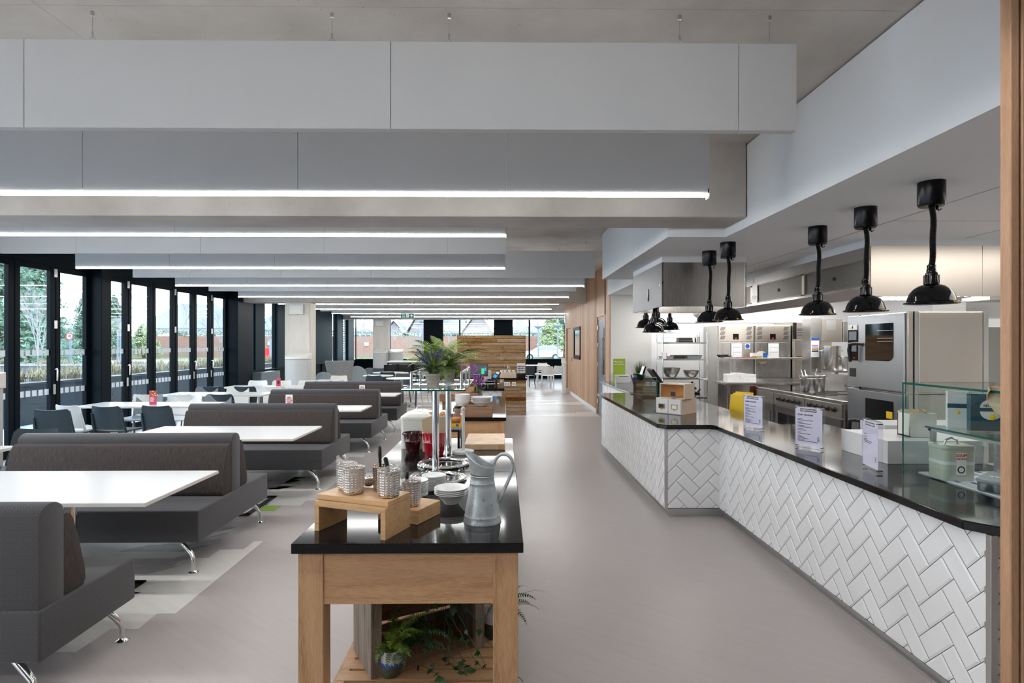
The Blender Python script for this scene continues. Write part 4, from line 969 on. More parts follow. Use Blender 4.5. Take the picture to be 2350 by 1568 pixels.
# cookery books / menus on the case shelf
t = thing('book', 'teal book with white half-moon label standing at the right in the case', 'book', (0, 0, 0))
bx0, _ = PY(2228, 930, 3.35); t.location = (2.525, 3.13, 1.152); t.rotation_euler = (0, 0, R(-10))
obj('cover', MB().box(0, 0, 0, .26, .035, .20), 'teal_book', t, bev=.002)
obj('emblem_top', MB().prism([(.10+.055*cos(R(a)), .125+.045*sin(R(a))) for a in range(0, 181, 12)], -.003, -.001, ax='y'), 'paper', t); text('lettering', 'REGIONI', .020, 'ink', t, (.10, -.004, .136), (PI/2, 0, 0))
obj('emblem_base', MB().prism([(.10+.055*cos(R(a)), .105+.045*sin(R(a))) for a in range(180, 361, 12)], -.003, -.001, ax='y'), 'paper', t); obj('lemon_picture', MB().ball((.105, -.002, .075), .016, 10, 6), 'yellow', t)
t = thing('book', 'white folder with a blue band and lemon print standing left of the teal book', 'book', (0, 0, 0)); bx0, _ = PY(2190, 940, 3.38); t.location = (2.50, 3.26, 1.152); t.rotation_euler = (0, 0, R(-20))
obj('cover', MB().box(0, 0, 0, .10, .03, .205), 'paper', t, bev=.001); obj('band', MB().box(-.001, -.001, .11, .101, .001, .135), 'teal_book', t); obj('pages', MB().box(.101, .002, .004, .104, .028, .2), 'grey_plastic', t); obj('lemon_picture', MB().ball((.05, -.001, .085), .010, 8, 6), 'yellow', t)
# hessian sack hanging over the case corner
sk = MB(); r = random.Random(4)
xh, zh = PY(2294, 893, 2.80)
vs = []; n = 16
for i in range(n+1):
    for j in range(n+1):
        u, v = i/n, j/n; vs.append((xh-.055+.12*u+.05*v*(1-u)+r.uniform(-.003, .003), 2.79+.05*sin(v*3+u*4)+r.uniform(-.003, .003), zh-.125*v+.016*u+(r.uniform(-.006, .006))))
sk.add(vs, [(i*(n+1)+j, (i+1)*(n+1)+j, (i+1)*(n+1)+j+1, i*(n+1)+j+1) for i in range(n) for j in range(n)])
sko = tag(obj('hessian_sack', sk, 'kraft', smooth=60), 'corner of a coarse hessian sack draped over the glass case', 'sack'); so = sko.modifiers.new('s', 'SOLIDIFY'); so.thickness = .004
# yellow chopping boards standing behind the counter
yb = None
for i, (px, lb) in enumerate(((1684, 'yellow chopping board at the left of the rack behind the counter'), (1694, 'yellow chopping board in the middle of the rack'), (1704, 'yellow chopping board next to the first menu stand'))):
    x, z = PY(px, 930, 6.9)
    if yb is None:
        yb = thing('chopping_board', lb, 'chopping board', (x, 6.9, .62), R(-70), 'yellow chopping boards'); obj('board', MB().box(-.12, 0, 0, .12, .015, .40, Matrix.Rotation(R(-8), 4, 'X')), 'yellow', yb, bev=.004)
    else: dup(yb, (x, 6.9+.02*i, .62+.015*i), R(-70+6*i), lb, 'yellow chopping boards')
t = thing('board_rack', 'chrome wire rack holding the yellow chopping boards', 'rack', (PY(1690, 930, 6.86)[0], 6.86, 0)); obj('stand', MB().box(-.12, -.1, 0, .25, .35, .60), 'steel', t)
for q in (-.05, .0, .05): obj('wire', MB().tube([(q-.012, -.09, .60), (q, -.09, .82), (q+.012, -.09, .60)], .004, 6), 'chrome', t)
# ---- heat lamps ------------------------------------------------------------
def lamp(x, y, rim, lb, top=2.62, seed=0, ang=0):
    t = thing('heat_lamp', lb, 'pendant lamp', (x, y, top), ang, 'black rise and fall heat lamps'); H = top-rim
    obj('canopy', MB().lathe([(.0745, 0), (.0745, -.135), (.068, -.150), (.02, -.152)][::-1], 36), 'black_canopy', t, smooth=40)
    obj('bracket', MB().cyl((.035, 0, -.17), (.035, 0, -.15), .008, 8).tube([(.03, 0, -.155), (.045, 0, -.175), (.06, 0, -.165)], .004, 6), 'black_gloss', t)
    r = random.Random(seed); m = MB(); n = 150; a0, a1 = -.15, -(H-.235); vs = []
    pts = []; rad = []
    for i in range(n+1):
        q = i/n; z = a0+(a1-a0)*q; ox = .020*sin(q*PI*1.0)*(1 if seed % 2 == 0 else .9)+.010*sin(q*2*PI+1); pts.append((ox*sin(PI*q)**.5 if 0 < q < 1 else 0, .006*sin(q*5)*sin(PI*q), z)); rad.append(.0185 if i % 3 == 0 else (.0165 if i % 3 == 1 else .0145))
    m.tube(pts, rad, 16); obj('corrugated_cord', m, 'black_plastic', t, smooth=60)
    z = -H
    obj('lamp_neck', MB().lathe([(.016, .245), (.024, .238), (.024, .215), (.026, .212), (.026, .195), (.033, .190), (.033, .175), (.036, .172), (.040, .135), (.041, .122), (.03, .115)][::-1], 28, (0, 0, z)), 'black_gloss', t, smooth=35)
    for k in range(8):
        a = 2*PI*k/8; obj('neck_rib', MB().box(-.004, -.002, z+.128, .004, .006, z+.178, Matrix.Rotation(a, 4, 'Z') @ Matrix.Translation((0, .036, 0))), 'black_gloss', t, bev=.001)
    obj('lamp_shade', MB().lathe([(.034, .122), (.046, .118), (.070, .110), (.095, .092), (.115, .065), (.126, .035), (.131, .014), (.146, .008), (.147, .003), (.145, .001), (.130, .006), (.122, .034), (.110, .062), (.090, .086), (.066, .103), (.03, .114)], 48, (0, 0, z), cap=False), 'black_gloss', t, smooth=40)
    obj('bulb', MB().ball((0, 0, z+.058), .040, 16, 8, .7), 'paper', t, smooth=60)
    a = R(-75); obj('warning_dot', MB().cyl((.146*cos(a)*.985, .146*sin(a)*.985, z+.010), (.1485*cos(a), .1485*sin(a), z+.006), .009, 12), 'yellow', t)
    return t
lamp(2.645, 3.58, 1.868, 'black heat lamp, nearest and largest, hanging over the glass case', seed=0)
lamp(2.66, 4.26, 1.858, 'black heat lamp, second from the right, hanging over the middle menu stand', seed=1)
lamp(2.685, 4.96, 1.868, 'black heat lamp, third from the right, over the far menu stand', seed=2)
lamp(2.218, 5.74, 1.855, 'black heat lamp, right one of the pair in front of the square hood', seed=3)
lamp(2.225, 6.28, 1.855, 'black heat lamp, left one of the pair in front of the square hood', seed=4)
for (px, Y, rim, lb) in ((1508, 7.75, 1.855, 'black heat lamp in the middle of the cluster under the square hood'), (1482, 8.35, 1.853, 'black heat lamp at the left of the cluster under the square hood'), (1537, 8.75, 1.835, 'black heat lamp at the right of the cluster under the square hood'), (1500, 7.25, 1.763, 'black heat lamp hanging lowest in the cluster under the square hood')):
    lamp(X_(px, Y), Y, rim, lb, 2.62 if Y > 8.2 else 2.30, seed=int(px))
# ================================================================ KITCHEN
# square extraction hood
t = thing('extractor_hood', 'square stainless hood hanging above the far end of the counter', 'hood', (1.81, 6.64, 2.05))
hx0, hx1, hy0, hy1 = 1.81, 2.78, 6.64, 8.12
m = MB(); m.box(hx0+.001, hy0, 2.05, hx1, hy0+.02, 2.552).box(hx0+.001, hy1-.02, 2.05, hx1, hy1, 2.552).box(hx1-.02, hy0, 2.05, hx1, hy1, 2.552).box(hx0, hy0, 2.30, hx1, hy1, 2.34)
obj('canopy', m, 'steel', t, bev=.002, world=True)
obj('side_plate', MB().box(hx0-.001, hy0, 2.05, hx0+.02, hy1, 2.552), 'steel_dimmed', t, world=True)  # steel darkened in colour to hold down the window reflection on this side
obj('lip', MB().box(hx0+.02, hy0+.02, 2.05, hx1-.02, hy0+.07, 2.07).box(hx0+.02, hy1-.07, 2.05, hx1-.02, hy1-.02, 2.07), 'steel_h', t, world=True)
obj('hood_light', MB().box(hx0+.15, 7.1, 2.285, hx1-.15, 7.25, 2.30), 'glow', t, world=True); obj('hood_light', MB().box(hx0+.15, 7.7, 2.285, hx1-.15, 7.85, 2.30), 'glow', t, world=True)
obj('top_trim', MB().box(hx0+.004, hy0+.004, 2.552, hx1-.004, hy1-.004, 2.62), 'plaster', t, world=True)
for (y, z) in ((6.72, 2.42), (6.72, 2.3), (8.06, 2.45), (8.06, 2.3), (8.06, 2.15)): obj('rivet', MB().cyl((hx0-.004, y, z), (hx0, y, z), .008, 8), 'chrome', t, world=True)
# long hood with mesh filters
t = thing('filter_hood', 'long stainless extraction hood with mesh filter panels over the range', 'hood', (3.456, 5.45, 2.06)); X0 = 3.456
m = MB(); m.box(X0, 5.45, 2.07, 4.508, 5.47, 2.545).box(4.513, 5.45, 2.07, 7.3, 5.47, 2.545); obj('front_panel', m, 'steel_warm', t, world=True)
obj('top_trim', MB().box(X0+.004, 5.455, 2.545, 7.3, 10.6, 2.62), 'plaster', t, world=True)
obj('upper_band', MB().box(X0, 5.47, 2.44, X0+.02, 8.03, 2.545).box(X0, 8.04, 2.44, X0+.02, 10.6, 2.545), 'steel_h', t, world=True)
obj('lower_band', MB().prism([(X0-.0, 2.15), (X0+.10, 2.07), (X0+.14, 2.07), (X0+.05, 2.17)], 5.47, 10.6, ax='y'), 'steel_dark', t, world=True)
obj('side_channel', MB().box(X0, 5.47, 2.15, X0+.02, 10.6, 2.175).box(X0-.008, 5.47, 2.425, X0+.02, 10.6, 2.44), 'steel_h', t, world=True)
obj('top_plate', MB().box(X0+.02, 5.47, 2.50, 7.3, 10.6, 2.544), 'steel', t, world=True)
fy = [(5.49, 6.68), (6.72, 7.92), (8.12, 9.2), (9.24, 10.4)]
m_ = mat('mesh_filter', (.20, .19, .18), .42, 1); v = coords(m_, (1, 1, 1), src='UV')
wv = nd(m_, 'TexBrick'); wv.inputs['Scale'].default_value = 1; wv.inputs['Brick Width'].default_value = .016; wv.inputs['Row Height'].default_value = .007; wv.inputs['Mortar Size'].default_value = .0016
wv.inputs['Color1'].default_value = (.10, .095, .09, 1); wv.inputs['Color2'].default_value = (.15, .14, .13, 1); wv.inputs['Mortar'].default_value = (.36, .34, .32, 1); lk(m_, v, wv.inputs['Vector']); lk(m_, wv.outputs[0], bs(m_).inputs['Base Color']); bump(m_, wv.outputs['Fac'], .5, .002)
for (a, b) in fy:
    f = obj('filter_panel', MB().box(X0+.012, a+.02, 2.19, X0+.02, b-.02, 2.415), 'mesh_filter', t, world=True, uv=True)
    obj('filter_frame', MB().box(X0, a, 2.175, X0+.022, a+.02, 2.425).box(X0, b-.02, 2.175, X0+.022, b, 2.425).box(X0, a, 2.175, X0+.02, b, 2.19).box(X0, a, 2.412, X0+.02, b, 2.425), 'steel_dark', f)
    obj('filter_pull', MB().box(X0+.004, (a+b)/2-.015, 2.285, X0+.014, (a+b)/2+.015, 2.315), 'black_plastic', f)
    for ch in f.children: ch.location = tuple(-k for k in t.location)
m = MB()
for i in range(38):
    yy = 6.3; xx = 4.0+i*.085
    m.box(xx, 6.55, 2.16, xx+.05, 6.95, 2.165, Matrix.Translation((xx, 6.6, 2.16)) @ Matrix.Rotation(R(25), 4, 'Y') @ Matrix.Translation((-xx, -6.6, -2.16)))
obj('baffle_slats', m, 'steel', t, world=True)
for yy in (6.2, 7.3, 8.6): obj('hood_light', MB().box(3.9, yy, 2.47, 7.0, yy+.10, 2.495), 'glow', t, world=True)
obj('inner_duct', MB().box(5.3, 6.3, 2.10, 7.3, 6.7, 2.2), 'steel_h', t, world=True, bev=.004)
# pipe on kitchen wall
pp = tag(obj('conduit', MB().cyl((3.44, 11.95, 1.95), (3.44, 11.95, 2.60), .02, 10).box(3.41, 11.92, 1.9, 3.47, 11.98, 2.0), 'satin', smooth=40), 'thin grey conduit running down the bright kitchen wall below the square hood', 'pipe')
wl = tag(obj('wall_rail', MB().box(3.2, 11.96, 2.06, 7.4, 12.0, 2.10), 'led_end'), 'long white rail along the bright kitchen wall above the fridges', 'rail')
# combi ovens stacked, doors facing the aisle
ow = 1.11
def oven(z0, h, lb, first):
    t = thing('combi_oven', lb, 'oven', (4.30, 7.25, z0), -PI/2, 'stacked stainless combi ovens')
    obj('body', MB().box(.0, .06, 0, ow, .84, h), 'steel', t, bev=.003)
    obj('side_panel', MB().box(ow, .10, .015, ow+.006, .78, h-.012), 'steel_warm', t, bev=.002); obj('side_post', MB().box(ow, .055, 0, ow+.004, .095, h), 'steel_h', t); obj('side_post', MB().box(ow, .785, 0, ow+.008, .84, h), 'steel_h', t)
    cpn = obj('control_panel', MB().box(0, 0, .01, .245, .06, h-.005), 'steel_door_daylit', t, bev=.003)
    if first:
        hh = h; obj('display_bezel', MB().prism([(.02, hh*.50), (.05, hh*.42), (.11, hh*.375), (.215, hh*.375), (.215, hh*.80), (.02, hh*.80)], -.006, 0, ax='y'), 'black_gloss', cpn)
        obj('logo_plate', MB().box(.022, -.008, hh*.80, .213, -.001, hh*.87), 'steel_h', cpn); obj('logo', MB().prism([(.118, hh*.812), (.132, hh*.835), (.118, hh*.858), (.104, hh*.835)], -.010, -.008, ax='y'), 'ink', cpn)
        for q in (.66, .50): obj('display', MB().box(.045, -.008, hh*q, .195, -.006, hh*(q+.12)), 'grey_plastic', cpn)
        obj('indicator', MB().box(.14, -.009, hh*.405, .165, -.006, hh*.42), 'red_paint', cpn)
        obj('socket_cover', MB().box(.05, -.006, hh*.15, .175, 0, hh*.27), 'black_plastic', cpn, bev=.003)
    obj('door_seam', MB().box(.246, -.004, 0, .261, .01, h), 'black_plastic', t)
    d = obj('door', MB().box(.262, -.022, .02, ow-.045, .05, h-.01), 'steel_door_daylit', t, bev=.006, seg=2)
    wz0, wz1 = (h*.385, h*.87) if first else (h*.25, h*.90)
    gp = [(.40, wz0), (.80, wz0)]+[(.80+.09*sin(R(a)), wz0+.07-.07*cos(R(a))) for a in range(10, 91, 16)]+[(.89, wz1), (.40, wz1)]
    obj('window', MB().prism(gp, -.026, -.021, ax='y'), 'oven_glass', d)
    for q in ((.52, .60, .80) if first else ()): obj('rack_bar', MB().box(.62, -.0275, wz0+(wz1-wz0)*q, .885, -.026, wz0+(wz1-wz0)*q+.004), 'satin', d)
    obj('handle', MB().tube([(.35, -.02, h*.60), (.30, -.075, h*.61), (.215, -.095, h*.60), (.195, -.095, h*.52), (.20, -.085, h*.36)], [.016, .021, .024, .024, .018], 12), 'black_plastic', d, smooth=50)
    obj('hinge_post', MB().box(ow-.04, -.005, 0, ow, .06, h), 'steel_warm', t)
    obj('joint', MB().box(ow-.002, .04, 0, ow+.003, .055, h), 'black_plastic', t)
    if not first: obj('warning_label', MB().box(.78, -.028, h*.70, .88, -.0265, h*.78), 'yellow', d)
    return t
oven(1.09, .878, 'upper stainless combi oven with black control panel and curved glass door window', True)
oven(.12, .965, 'lower stainless combi oven, mostly hidden behind the glass case', False)
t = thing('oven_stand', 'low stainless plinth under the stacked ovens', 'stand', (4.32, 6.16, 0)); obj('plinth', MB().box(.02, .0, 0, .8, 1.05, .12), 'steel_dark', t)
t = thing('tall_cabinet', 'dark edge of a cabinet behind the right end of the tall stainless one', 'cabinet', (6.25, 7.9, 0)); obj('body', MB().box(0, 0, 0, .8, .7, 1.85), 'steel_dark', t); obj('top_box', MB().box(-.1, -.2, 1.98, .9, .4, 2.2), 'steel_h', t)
# range
RX = 4.28
t = thing('cooking_range', 'long stainless cooking range with black knobs and dark oven doors', 'cooker', (RX, 7.32, 0)); y0, y1 = 7.32, 9.86
obj('body', MB().box(RX+.03, y0, .12, RX+.9, y1, .86), 'steel', t, world=True); obj('cooktop', MB().box(RX, y0, .86, RX+.92, y1, .90), 'steel_h', t, world=True, bev=.004)
obj('griddle', MB().box(RX+.08, y0+.05, .90, RX+.8, y0+.80, .905), 'oven_glass', t, world=True)
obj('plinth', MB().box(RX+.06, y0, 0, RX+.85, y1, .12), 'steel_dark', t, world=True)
for (a, b) in ((y0+.02, y0+.92), (y0+.94, y0+1.86), (y0+1.88, y1-.02)):
    obj('control_fascia', MB().box(RX-.004, a, .68, RX+.03, b, .855), 'steel_warm', t, world=True, bev=.002)
    o = obj('oven_door', MB().box(RX+.004, a+.04, .16, RX+.03, b-.04, .66), 'steel_dark', t, world=True, bev=.003); g = obj('door_glass', MB().box(RX-.001, a+.12, .2, RX+.004, b-.12, .56), 'oven_glass', o, world=True)
    for k in range(5):
        if a > 9: break
        ky = a+.15+k*.15
        obj('knob', MB().lathe([(.038, 0), (.038, .006), (.028, .012), (.026, .038), (.014, .040)], 18, (0, 0, 0), Matrix.Translation((RX-.004, ky, .775)) @ Matrix.Rotation(-PI/2, 4, 'Y')), 'black_plastic', t, world=True, smooth=40)
obj('griddle', MB().box(RX+.08, y0+.88, .90, RX+.8, y0+1.65, .905), 'oven_glass', t, world=True); obj('griddle', MB().box(RX+.08, y0+1.73, .90, RX+.8, y1-.05, .905), 'oven_glass', t, world=True)
obj('splashback', MB().box(RX+.9, y0, .86, RX+.95, y1, 1.15), 'steel', t, world=True)
obj('shelf_rail', MB().box(RX+.55, y0, 1.02, RX+.9, y0+.9, 1.05), 'steel_h', t, world=True)
# bucket of utensils
def pot(x, y, z, r, h, lb, grp=None, m='steel_h', name='stock_pot', handles=True, rim=True):
    t = thing(name, lb, 'pot', (x, y, z), 0, grp); obj('body', MB().lathe([(r*.86, 0), (r*.9, .01), (r, h), (r*1.05, h), (r*1.05, h+.008), (r*.97, h), (r*.85, .015), (0.001, .012)], 32), m, t, smooth=40)
    if rim: obj('bead', MB().lathe([(r*.985, h*.83), (r*1.03, h*.85), (r*.995, h*.87)], 32), m, t, smooth=60)
    if handles:
        for s in (-1, 1): obj('handle', MB().tube([(s*r, -.03, h*.8), (s*(r+.035), -.03, h*.82), (s*(r+.035), .03, h*.82), (s*r, .03, h*.8)], .006, 6), 'chrome', t)
    return t
bx_, bz_ = PY(1857, 885, 8.75); tz = .905
pt = pot(bx_, 8.75, tz, .135, .235, 'stainless bucket holding ladles and tongs on the range', handles=False)
r = random.Random(3)
for i in range(7):
    a = r.uniform(0, 6.28); q = .06; u = tag(obj('kitchen_utensil', MB().tube([(bx_+q*cos(a)*.4, 8.75+q*sin(a)*.4, tz+.02), (bx_+.12*cos(a)*(1 if i else -.6), 8.75+.12*sin(a), tz+r.uniform(.27, .36))], [.006, .008], 6), 'chrome', smooth=50), 'long steel tongs leaning left out of the bucket on the range' if i == 0 else 'steel ladle handle standing among others in the range bucket', 'utensil', None if i == 0 else 'steel utensils in the bucket')
pot(bx_+.26, 9.05, tz, .14, .22, 'second stainless pot half hidden behind the utensil bucket', handles=True)
for i, (yy, xx) in enumerate(((8.35, .2), (8.55, .45))): tag(obj('pan_handle', MB().cyl((RX+xx, yy, .925), (RX+xx+.3, yy-.05, .925), .008, 8), 'black_plastic', smooth=40), ['black handled slice lying on the near end of the range', 'black handled skimmer lying behind the slice on the range'][i], 'utensil')
# column unit with hanging pots, poster
cx0, cx1 = X_(1861, 9.95), X_(1885, 9.95)
t = thing('service_column', 'stainless service column with a speaker grille and a colour coded poster', 'column', (cx0, 9.95, 0))
obj('post', MB().box(cx0, 9.95, .0, cx1, 10.25, 2.06), 'steel_h', t, world=True, bev=.002)
bx1 = X_(1932, 9.95); obj('head_box', MB().box(cx1, 9.93, 1.655, bx1, 10.25, 2.04), 'steel_warm', t, world=True, bev=.003); obj('side_box', MB().box(bx1+.005, 9.9, 1.655, bx1+.2, 10.3, 2.0), 'steel_h', t, world=True)
gx, gz = PY(1896, 757, 9.93); obj('grille', MB().box(gx, 9.925, gz, gx+.165, 9.932, gz+.16), 'satin', t, world=True)
pz = PY(1862, 820, 9.95)[1]; p0, p1 = X_(1862, 9.94), X_(1880, 9.94)
obj('poster', MB().box(p0, 9.943, pz, p1, 9.949, pz+.33), 'paper', t, world=True); obj('poster_head', MB().box(p0, 9.941, pz+.285, p1, 9.943, pz+.33), 'blue_label', t, world=True)
for i, c in enumerate(('brown_enamel', 'green_sign', 'orange', 'blue_label', 'red_paint')): obj('poster_band', MB().box(p0+.008, 9.941, pz+.09+i*.026, p1-.012, 9.943, pz+.105+i*.026), c, t, world=True)
sh = thing('pot_shelf', 'steel shelf carrying tall pots beside the ovens', 'shelf', (cx1, 9.6, 0)); sz = PY(1910, 850, 9.7)[1]
obj('shelf', MB().box(cx1+.01, 9.5, sz-.03, cx1+1.3, 9.93, sz), 'steel_h', sh, world=True); obj('shelf', MB().box(cx1+.01, 9.5, sz-.26, cx1+1.3, 9.93, sz-.23), 'steel_h', sh, world=True); obj('bracket', MB().box(cx1+.05, 9.6, .9, cx1+.09, 9.64, sz), 'steel_h', sh, world=True)
pot(X_(1907, 9.7), 9.70, sz, .155, .40, 'tall straight sided stock pot on the steel shelf', m='steel', rim=False)
pot(X_(1938, 9.62), 9.62, sz, .09, .22, 'smaller pot with a handle at the right end of the steel shelf', m='steel_h')
# refrigerators
def fridge(x0, lb, first):
    t = thing('upright_fridge', lb, 'fridge', (x0, 11.2, 0), 0, 'tall stainless fridges against the kitchen wall'); w = .70
    obj('body', MB().box(0, .03, .1, w, .79, 1.98), 'steel', t, bev=.003)
    obj('vent_panel', MB().box(.012, 0, 1.67, w-.008, .03, 1.975), 'steel_warm', t, bev=.003)
    d = obj('door', MB().box(.012, 0, .12, w-.008, .03, 1.655), 'steel', t, bev=.004); obj('door_recess', MB().box(.075, -.003, .3, .115, .0, 1.63), 'steel_h', d)
    sl = MB()
    for sx in (0, 1):
        for row in range(3):
            for k in range(5):
                x = .035+k*.018+sx*.51; z = 1.71+row*.085; sl.add([(x, -.002, z), (x+.009, -.002, z), (x+.039, -.002, z+.07), (x+.030, -.002, z+.07)], [(0, 1, 2, 3)])
    obj('louvres', sl, 'ink', t)
    obj('thermostat', MB().box(.29, -.006, 1.71, .40, 0, 1.82), 'black_gloss', t, bev=.002); obj('readout', MB().box(.325, -.008, 1.725, .365, -.006, 1.745), 'red_paint', t)
    obj('notice', MB().box(.255, -.004, 1.35, .46, -.001, 1.635), 'paper', d); obj('notice_spine', MB().box(.243, -.006, 1.35, .255, -.001, 1.635), 'green_sign', d)
    m = MB()
    for k in range(9): m.box(.285, -.005, 1.40+k*.022, .29+(.15 if k % 4 == 3 else .01), -.004, 1.404+k*.022)
    obj('notice_lines', m, 'ink', d)
    if first: obj('round_sticker', MB().box(.52, -.003, 1.53, .62, -.001, 1.63), 'paper', d); obj('sticker_disc', MB().cyl((.57, -.005, 1.58), (.57, -.003, 1.58), .042, 24), 'blue_label', d)
    return t
fridge(4.135, 'tall stainless fridge on the left with a blue round sticker', True); fridge(4.85, 'tall stainless fridge on the right, without a sticker', False)
t = thing('blast_chiller', 'stainless cabinet with louvres and a black control strip right of the fridges', 'fridge', (5.57, 11.15, 0))
obj('body', MB().box(0, .03, .1, .75, .8, 2.05), 'steel_warm', t, bev=.003); obj('louvred_head', MB().box(.06, 0, 1.72, .75, .03, 2.03), 'steel_warm', t, bev=.002); obj('control_strip', MB().box(0.0, -.004, 1.72, .055, .03, 2.03), 'black_plastic', t)
m = MB()
for k in range(5): m.box(.07, -.003, 1.775+k*.032, .74, 0, 1.787+k*.032)
obj('louvres', m, 'ink', t); d = obj('door', MB().box(.015, 0, .12, .74, .03, 1.70), 'steel_warm', t, bev=.003); obj('notice', MB().box(.24, -.004, 1.33, .42, -.001, 1.66), 'paper', d); obj('notice_spine', MB().box(.225, -.005, 1.33, .24, -.001, 1.66), 'green_sign', d)
# work table with overshelf
t = thing('prep_table', 'stainless prep table with an over shelf in front of the fridges', 'table', (4.0, 10.45, 0)); L = 1.75
obj('worktop', MB().box(0, 0, .885, L, .62, .92), 'steel_h', t, bev=.003); obj('upstand', MB().box(.3, .60, .92, L, .62, .97), 'steel_h', t)
for (x, y) in ((.06, .05), (.06, .55), (L-.1, .05), (L-.1, .55)): obj('leg', MB().box(x, y, 0, x+.04, y+.04, .885), 'steel', t)
obj('under_shelf', MB().box(.06, .05, .25, L-.06, .6, .28), 'steel', t)
obj('over_shelf', MB().box(.16, .18, 1.345, L+.02, .5, 1.37), 'steel_h', t, bev=.002)
for x in (.2, .26, L-.15): obj('shelf_post', MB().box(x, .3, .92, x+.035, .335, 1.345), 'steel', t)
def on(name, lb, cat, px, py, Y, z): return thing(name, lb, cat, (X_(px, Y), Y, z))
t = on('film_dispenser', 'white cling film dispenser on the prep table', 'dispenser', 1697, 870, 10.7, .92)
obj('body', MB().box(-.265, -.1, .0, .27, .1, .11), 'white_plastic', t, bev=.01); obj('lid', MB().prism([(-.265, .11), (.27, .11), (.265, .15), (.12, .155), (.04, .175), (-.08, .175), (-.14, .155), (-.26, .15)], -.1, .1, ax='y'), 'white_plastic', t, bev=.006); obj('catch', MB().box(-.03, -.115, .07, .04, -.1, .14), 'white_plastic', t, bev=.003); obj('tear_slot', MB().box(-.15, -.102, .02, .15, -.1, .06), 'cream_plastic', t)
t = on('glove_box', 'green and white glove carton on the over shelf', 'box', 1740, 822, 10.75, 1.37); obj('carton', MB().box(-.13, -.06, 0, .06, .06, .085), 'paper', t); obj('green_band', MB().box(-.132, -.062, 0, .05, .0, .028), 'lime', t); obj('blue_end', MB().box(.06, -.06, .0, .145, .06, .09), 'blue_label', t)
t = on('cork_mat', 'round tan mat leaning behind the glove carton', 'mat', 1748, 818, 10.88, 1.37); obj('mat', MB().lathe([(.125, 0), (.125, .012)], 28, (0, 0, 0), Matrix.Translation((0, 0, .0)) @ Matrix.Rotation(R(70), 4, 'X')), 'kraft', t)
t = on('food_probe', 'black tools heaped at the left end of the over shelf', 'tools', 1661, 822, 10.7, 1.37); m = MB(); r = random.Random(8)
for i in range(9): m.tube([(r.uniform(-.12, .0), r.uniform(-.05, .05), .015+.01*(i % 4)), (r.uniform(0, .16), r.uniform(-.05, .05), .015+.012*(i % 4))], r.uniform(.008, .014), 7)
obj('handles', m, 'black_plastic', t)
t = on('tray', 'thin brown tray lying on the over shelf', 'tray', 1708, 824, 10.72, 1.37); obj('tray', MB().box(-.2, -.08, 0, .2, .08, .012), 'red_enamel', t)
t = on('tape_roll', 'roll of tape and scissors at the right end of the over shelf', 'tape', 1850, 820, 10.7, 1.37); obj('roll', MB().lathe([(.03, 0), (.05, 0), (.05, .04), (.03, .04)], 20, (0, 0, 0), Matrix.Translation((0, 0, .05)) @ Matrix.Rotation(R(80), 4, 'X'), cap=False), 'paper', t); obj('scissors', MB().tube([(-.17, 0, .02), (-.05, 0, .03)], .012, 6), 'black_plastic', t)
t = thing('end_board', 'reddish brown board standing upright at the far left end of the range', 'board', (X_(1722, 9.9), 9.92, 0)); obj('board', MB().box(0, 0, 0, .22, .02, .91), 'brown_enamel', t, bev=.003)
# wire shelving
t = thing('wire_shelving', 'chrome four-tier wire shelving unit against the kitchen wall', 'shelving', (3.07, 11.2, 0)); L = .86; D = .45
for (x, y) in ((0, 0), (L, 0), (0, D), (L, D)):
    m = MB(); m.cyl((x, y, 0), (x, y, 1.86), .0125, 10)
    for k in range(36): m.lathe([(.0145, 0), (.0145, .008)], 10, (x, y, .06+k*.05))
    obj('post', m, 'chrome', t, smooth=50)
SZ = (.60, .965, 1.335, 1.655)
for z in SZ:
    m = MB(); m.box(0, -.008, z-.028, L, 0, z).box(0, D, z-.028, L, D+.008, z).box(-.008, 0, z-.028, 0, D, z).box(L, 0, z-.028, L+.008, D, z)
    for k in range(22): m.cyl((L*k/21, 0, z-.003), (L*k/21, D, z-.003), .0022, 5)
    obj('wire_shelf', m, 'chrome', t)
def bowl(x, y, z, r, h, lb, grp):
    t = thing('mixing_bowl', lb, 'bowl', (x, y, z), 0, grp); obj('bowl', MB().lathe([(r*.45, 0), (r*.62, h*.15), (r*.88, h*.6), (r, h), (r*1.03, h), (r*.98, h*.99), (r*.85, h*.6), (r*.5, .02), (.001, .012)], 32), 'steel', t, smooth=50); return t
bowl(3.29, 11.4, .965, .175, .195, 'deep stainless mixing bowl on the left of the wire shelf', 'mixing bowls on the wire shelf'); bowl(3.68, 11.4, .965, .155, .145, 'shallower stainless mixing bowl on the right of the wire shelf', 'mixing bowls on the wire shelf')
c_ = None
for i, (x, z) in enumerate(((3.25, 1.655), (3.25, 1.75), (3.26, 1.845))):
    lb = ['clear food pan at the bottom of the stack on the top wire shelf', 'clear food pan in the middle of the stack on the top wire shelf', 'clear food pan on top of the stack on the top wire shelf'][i]
    t = thing('food_pan', lb, 'food pan', (x, 11.4, z), 0, 'stacked clear food pans'); obj('pan', MB().prism(rp(.13, .10, .03), 0, .085), 'case_glass', t, smooth=40); obj('rim', MB().prism(rp(.14, .11, .035), .085, .092), 'satin', t, smooth=40)
t = thing('baking_tin', 'black patterned tins stacked on the top wire shelf', 'tin', (3.55, 11.4, 1.655)); obj('tin', MB().box(-.14, -.1, 0, .14, .1, .04), 'black_plastic', t, bev=.006); obj('upper_tin', MB().box(-.13, -.1, .042, .13, .1, .09), 'black_plastic', t, bev=.006)
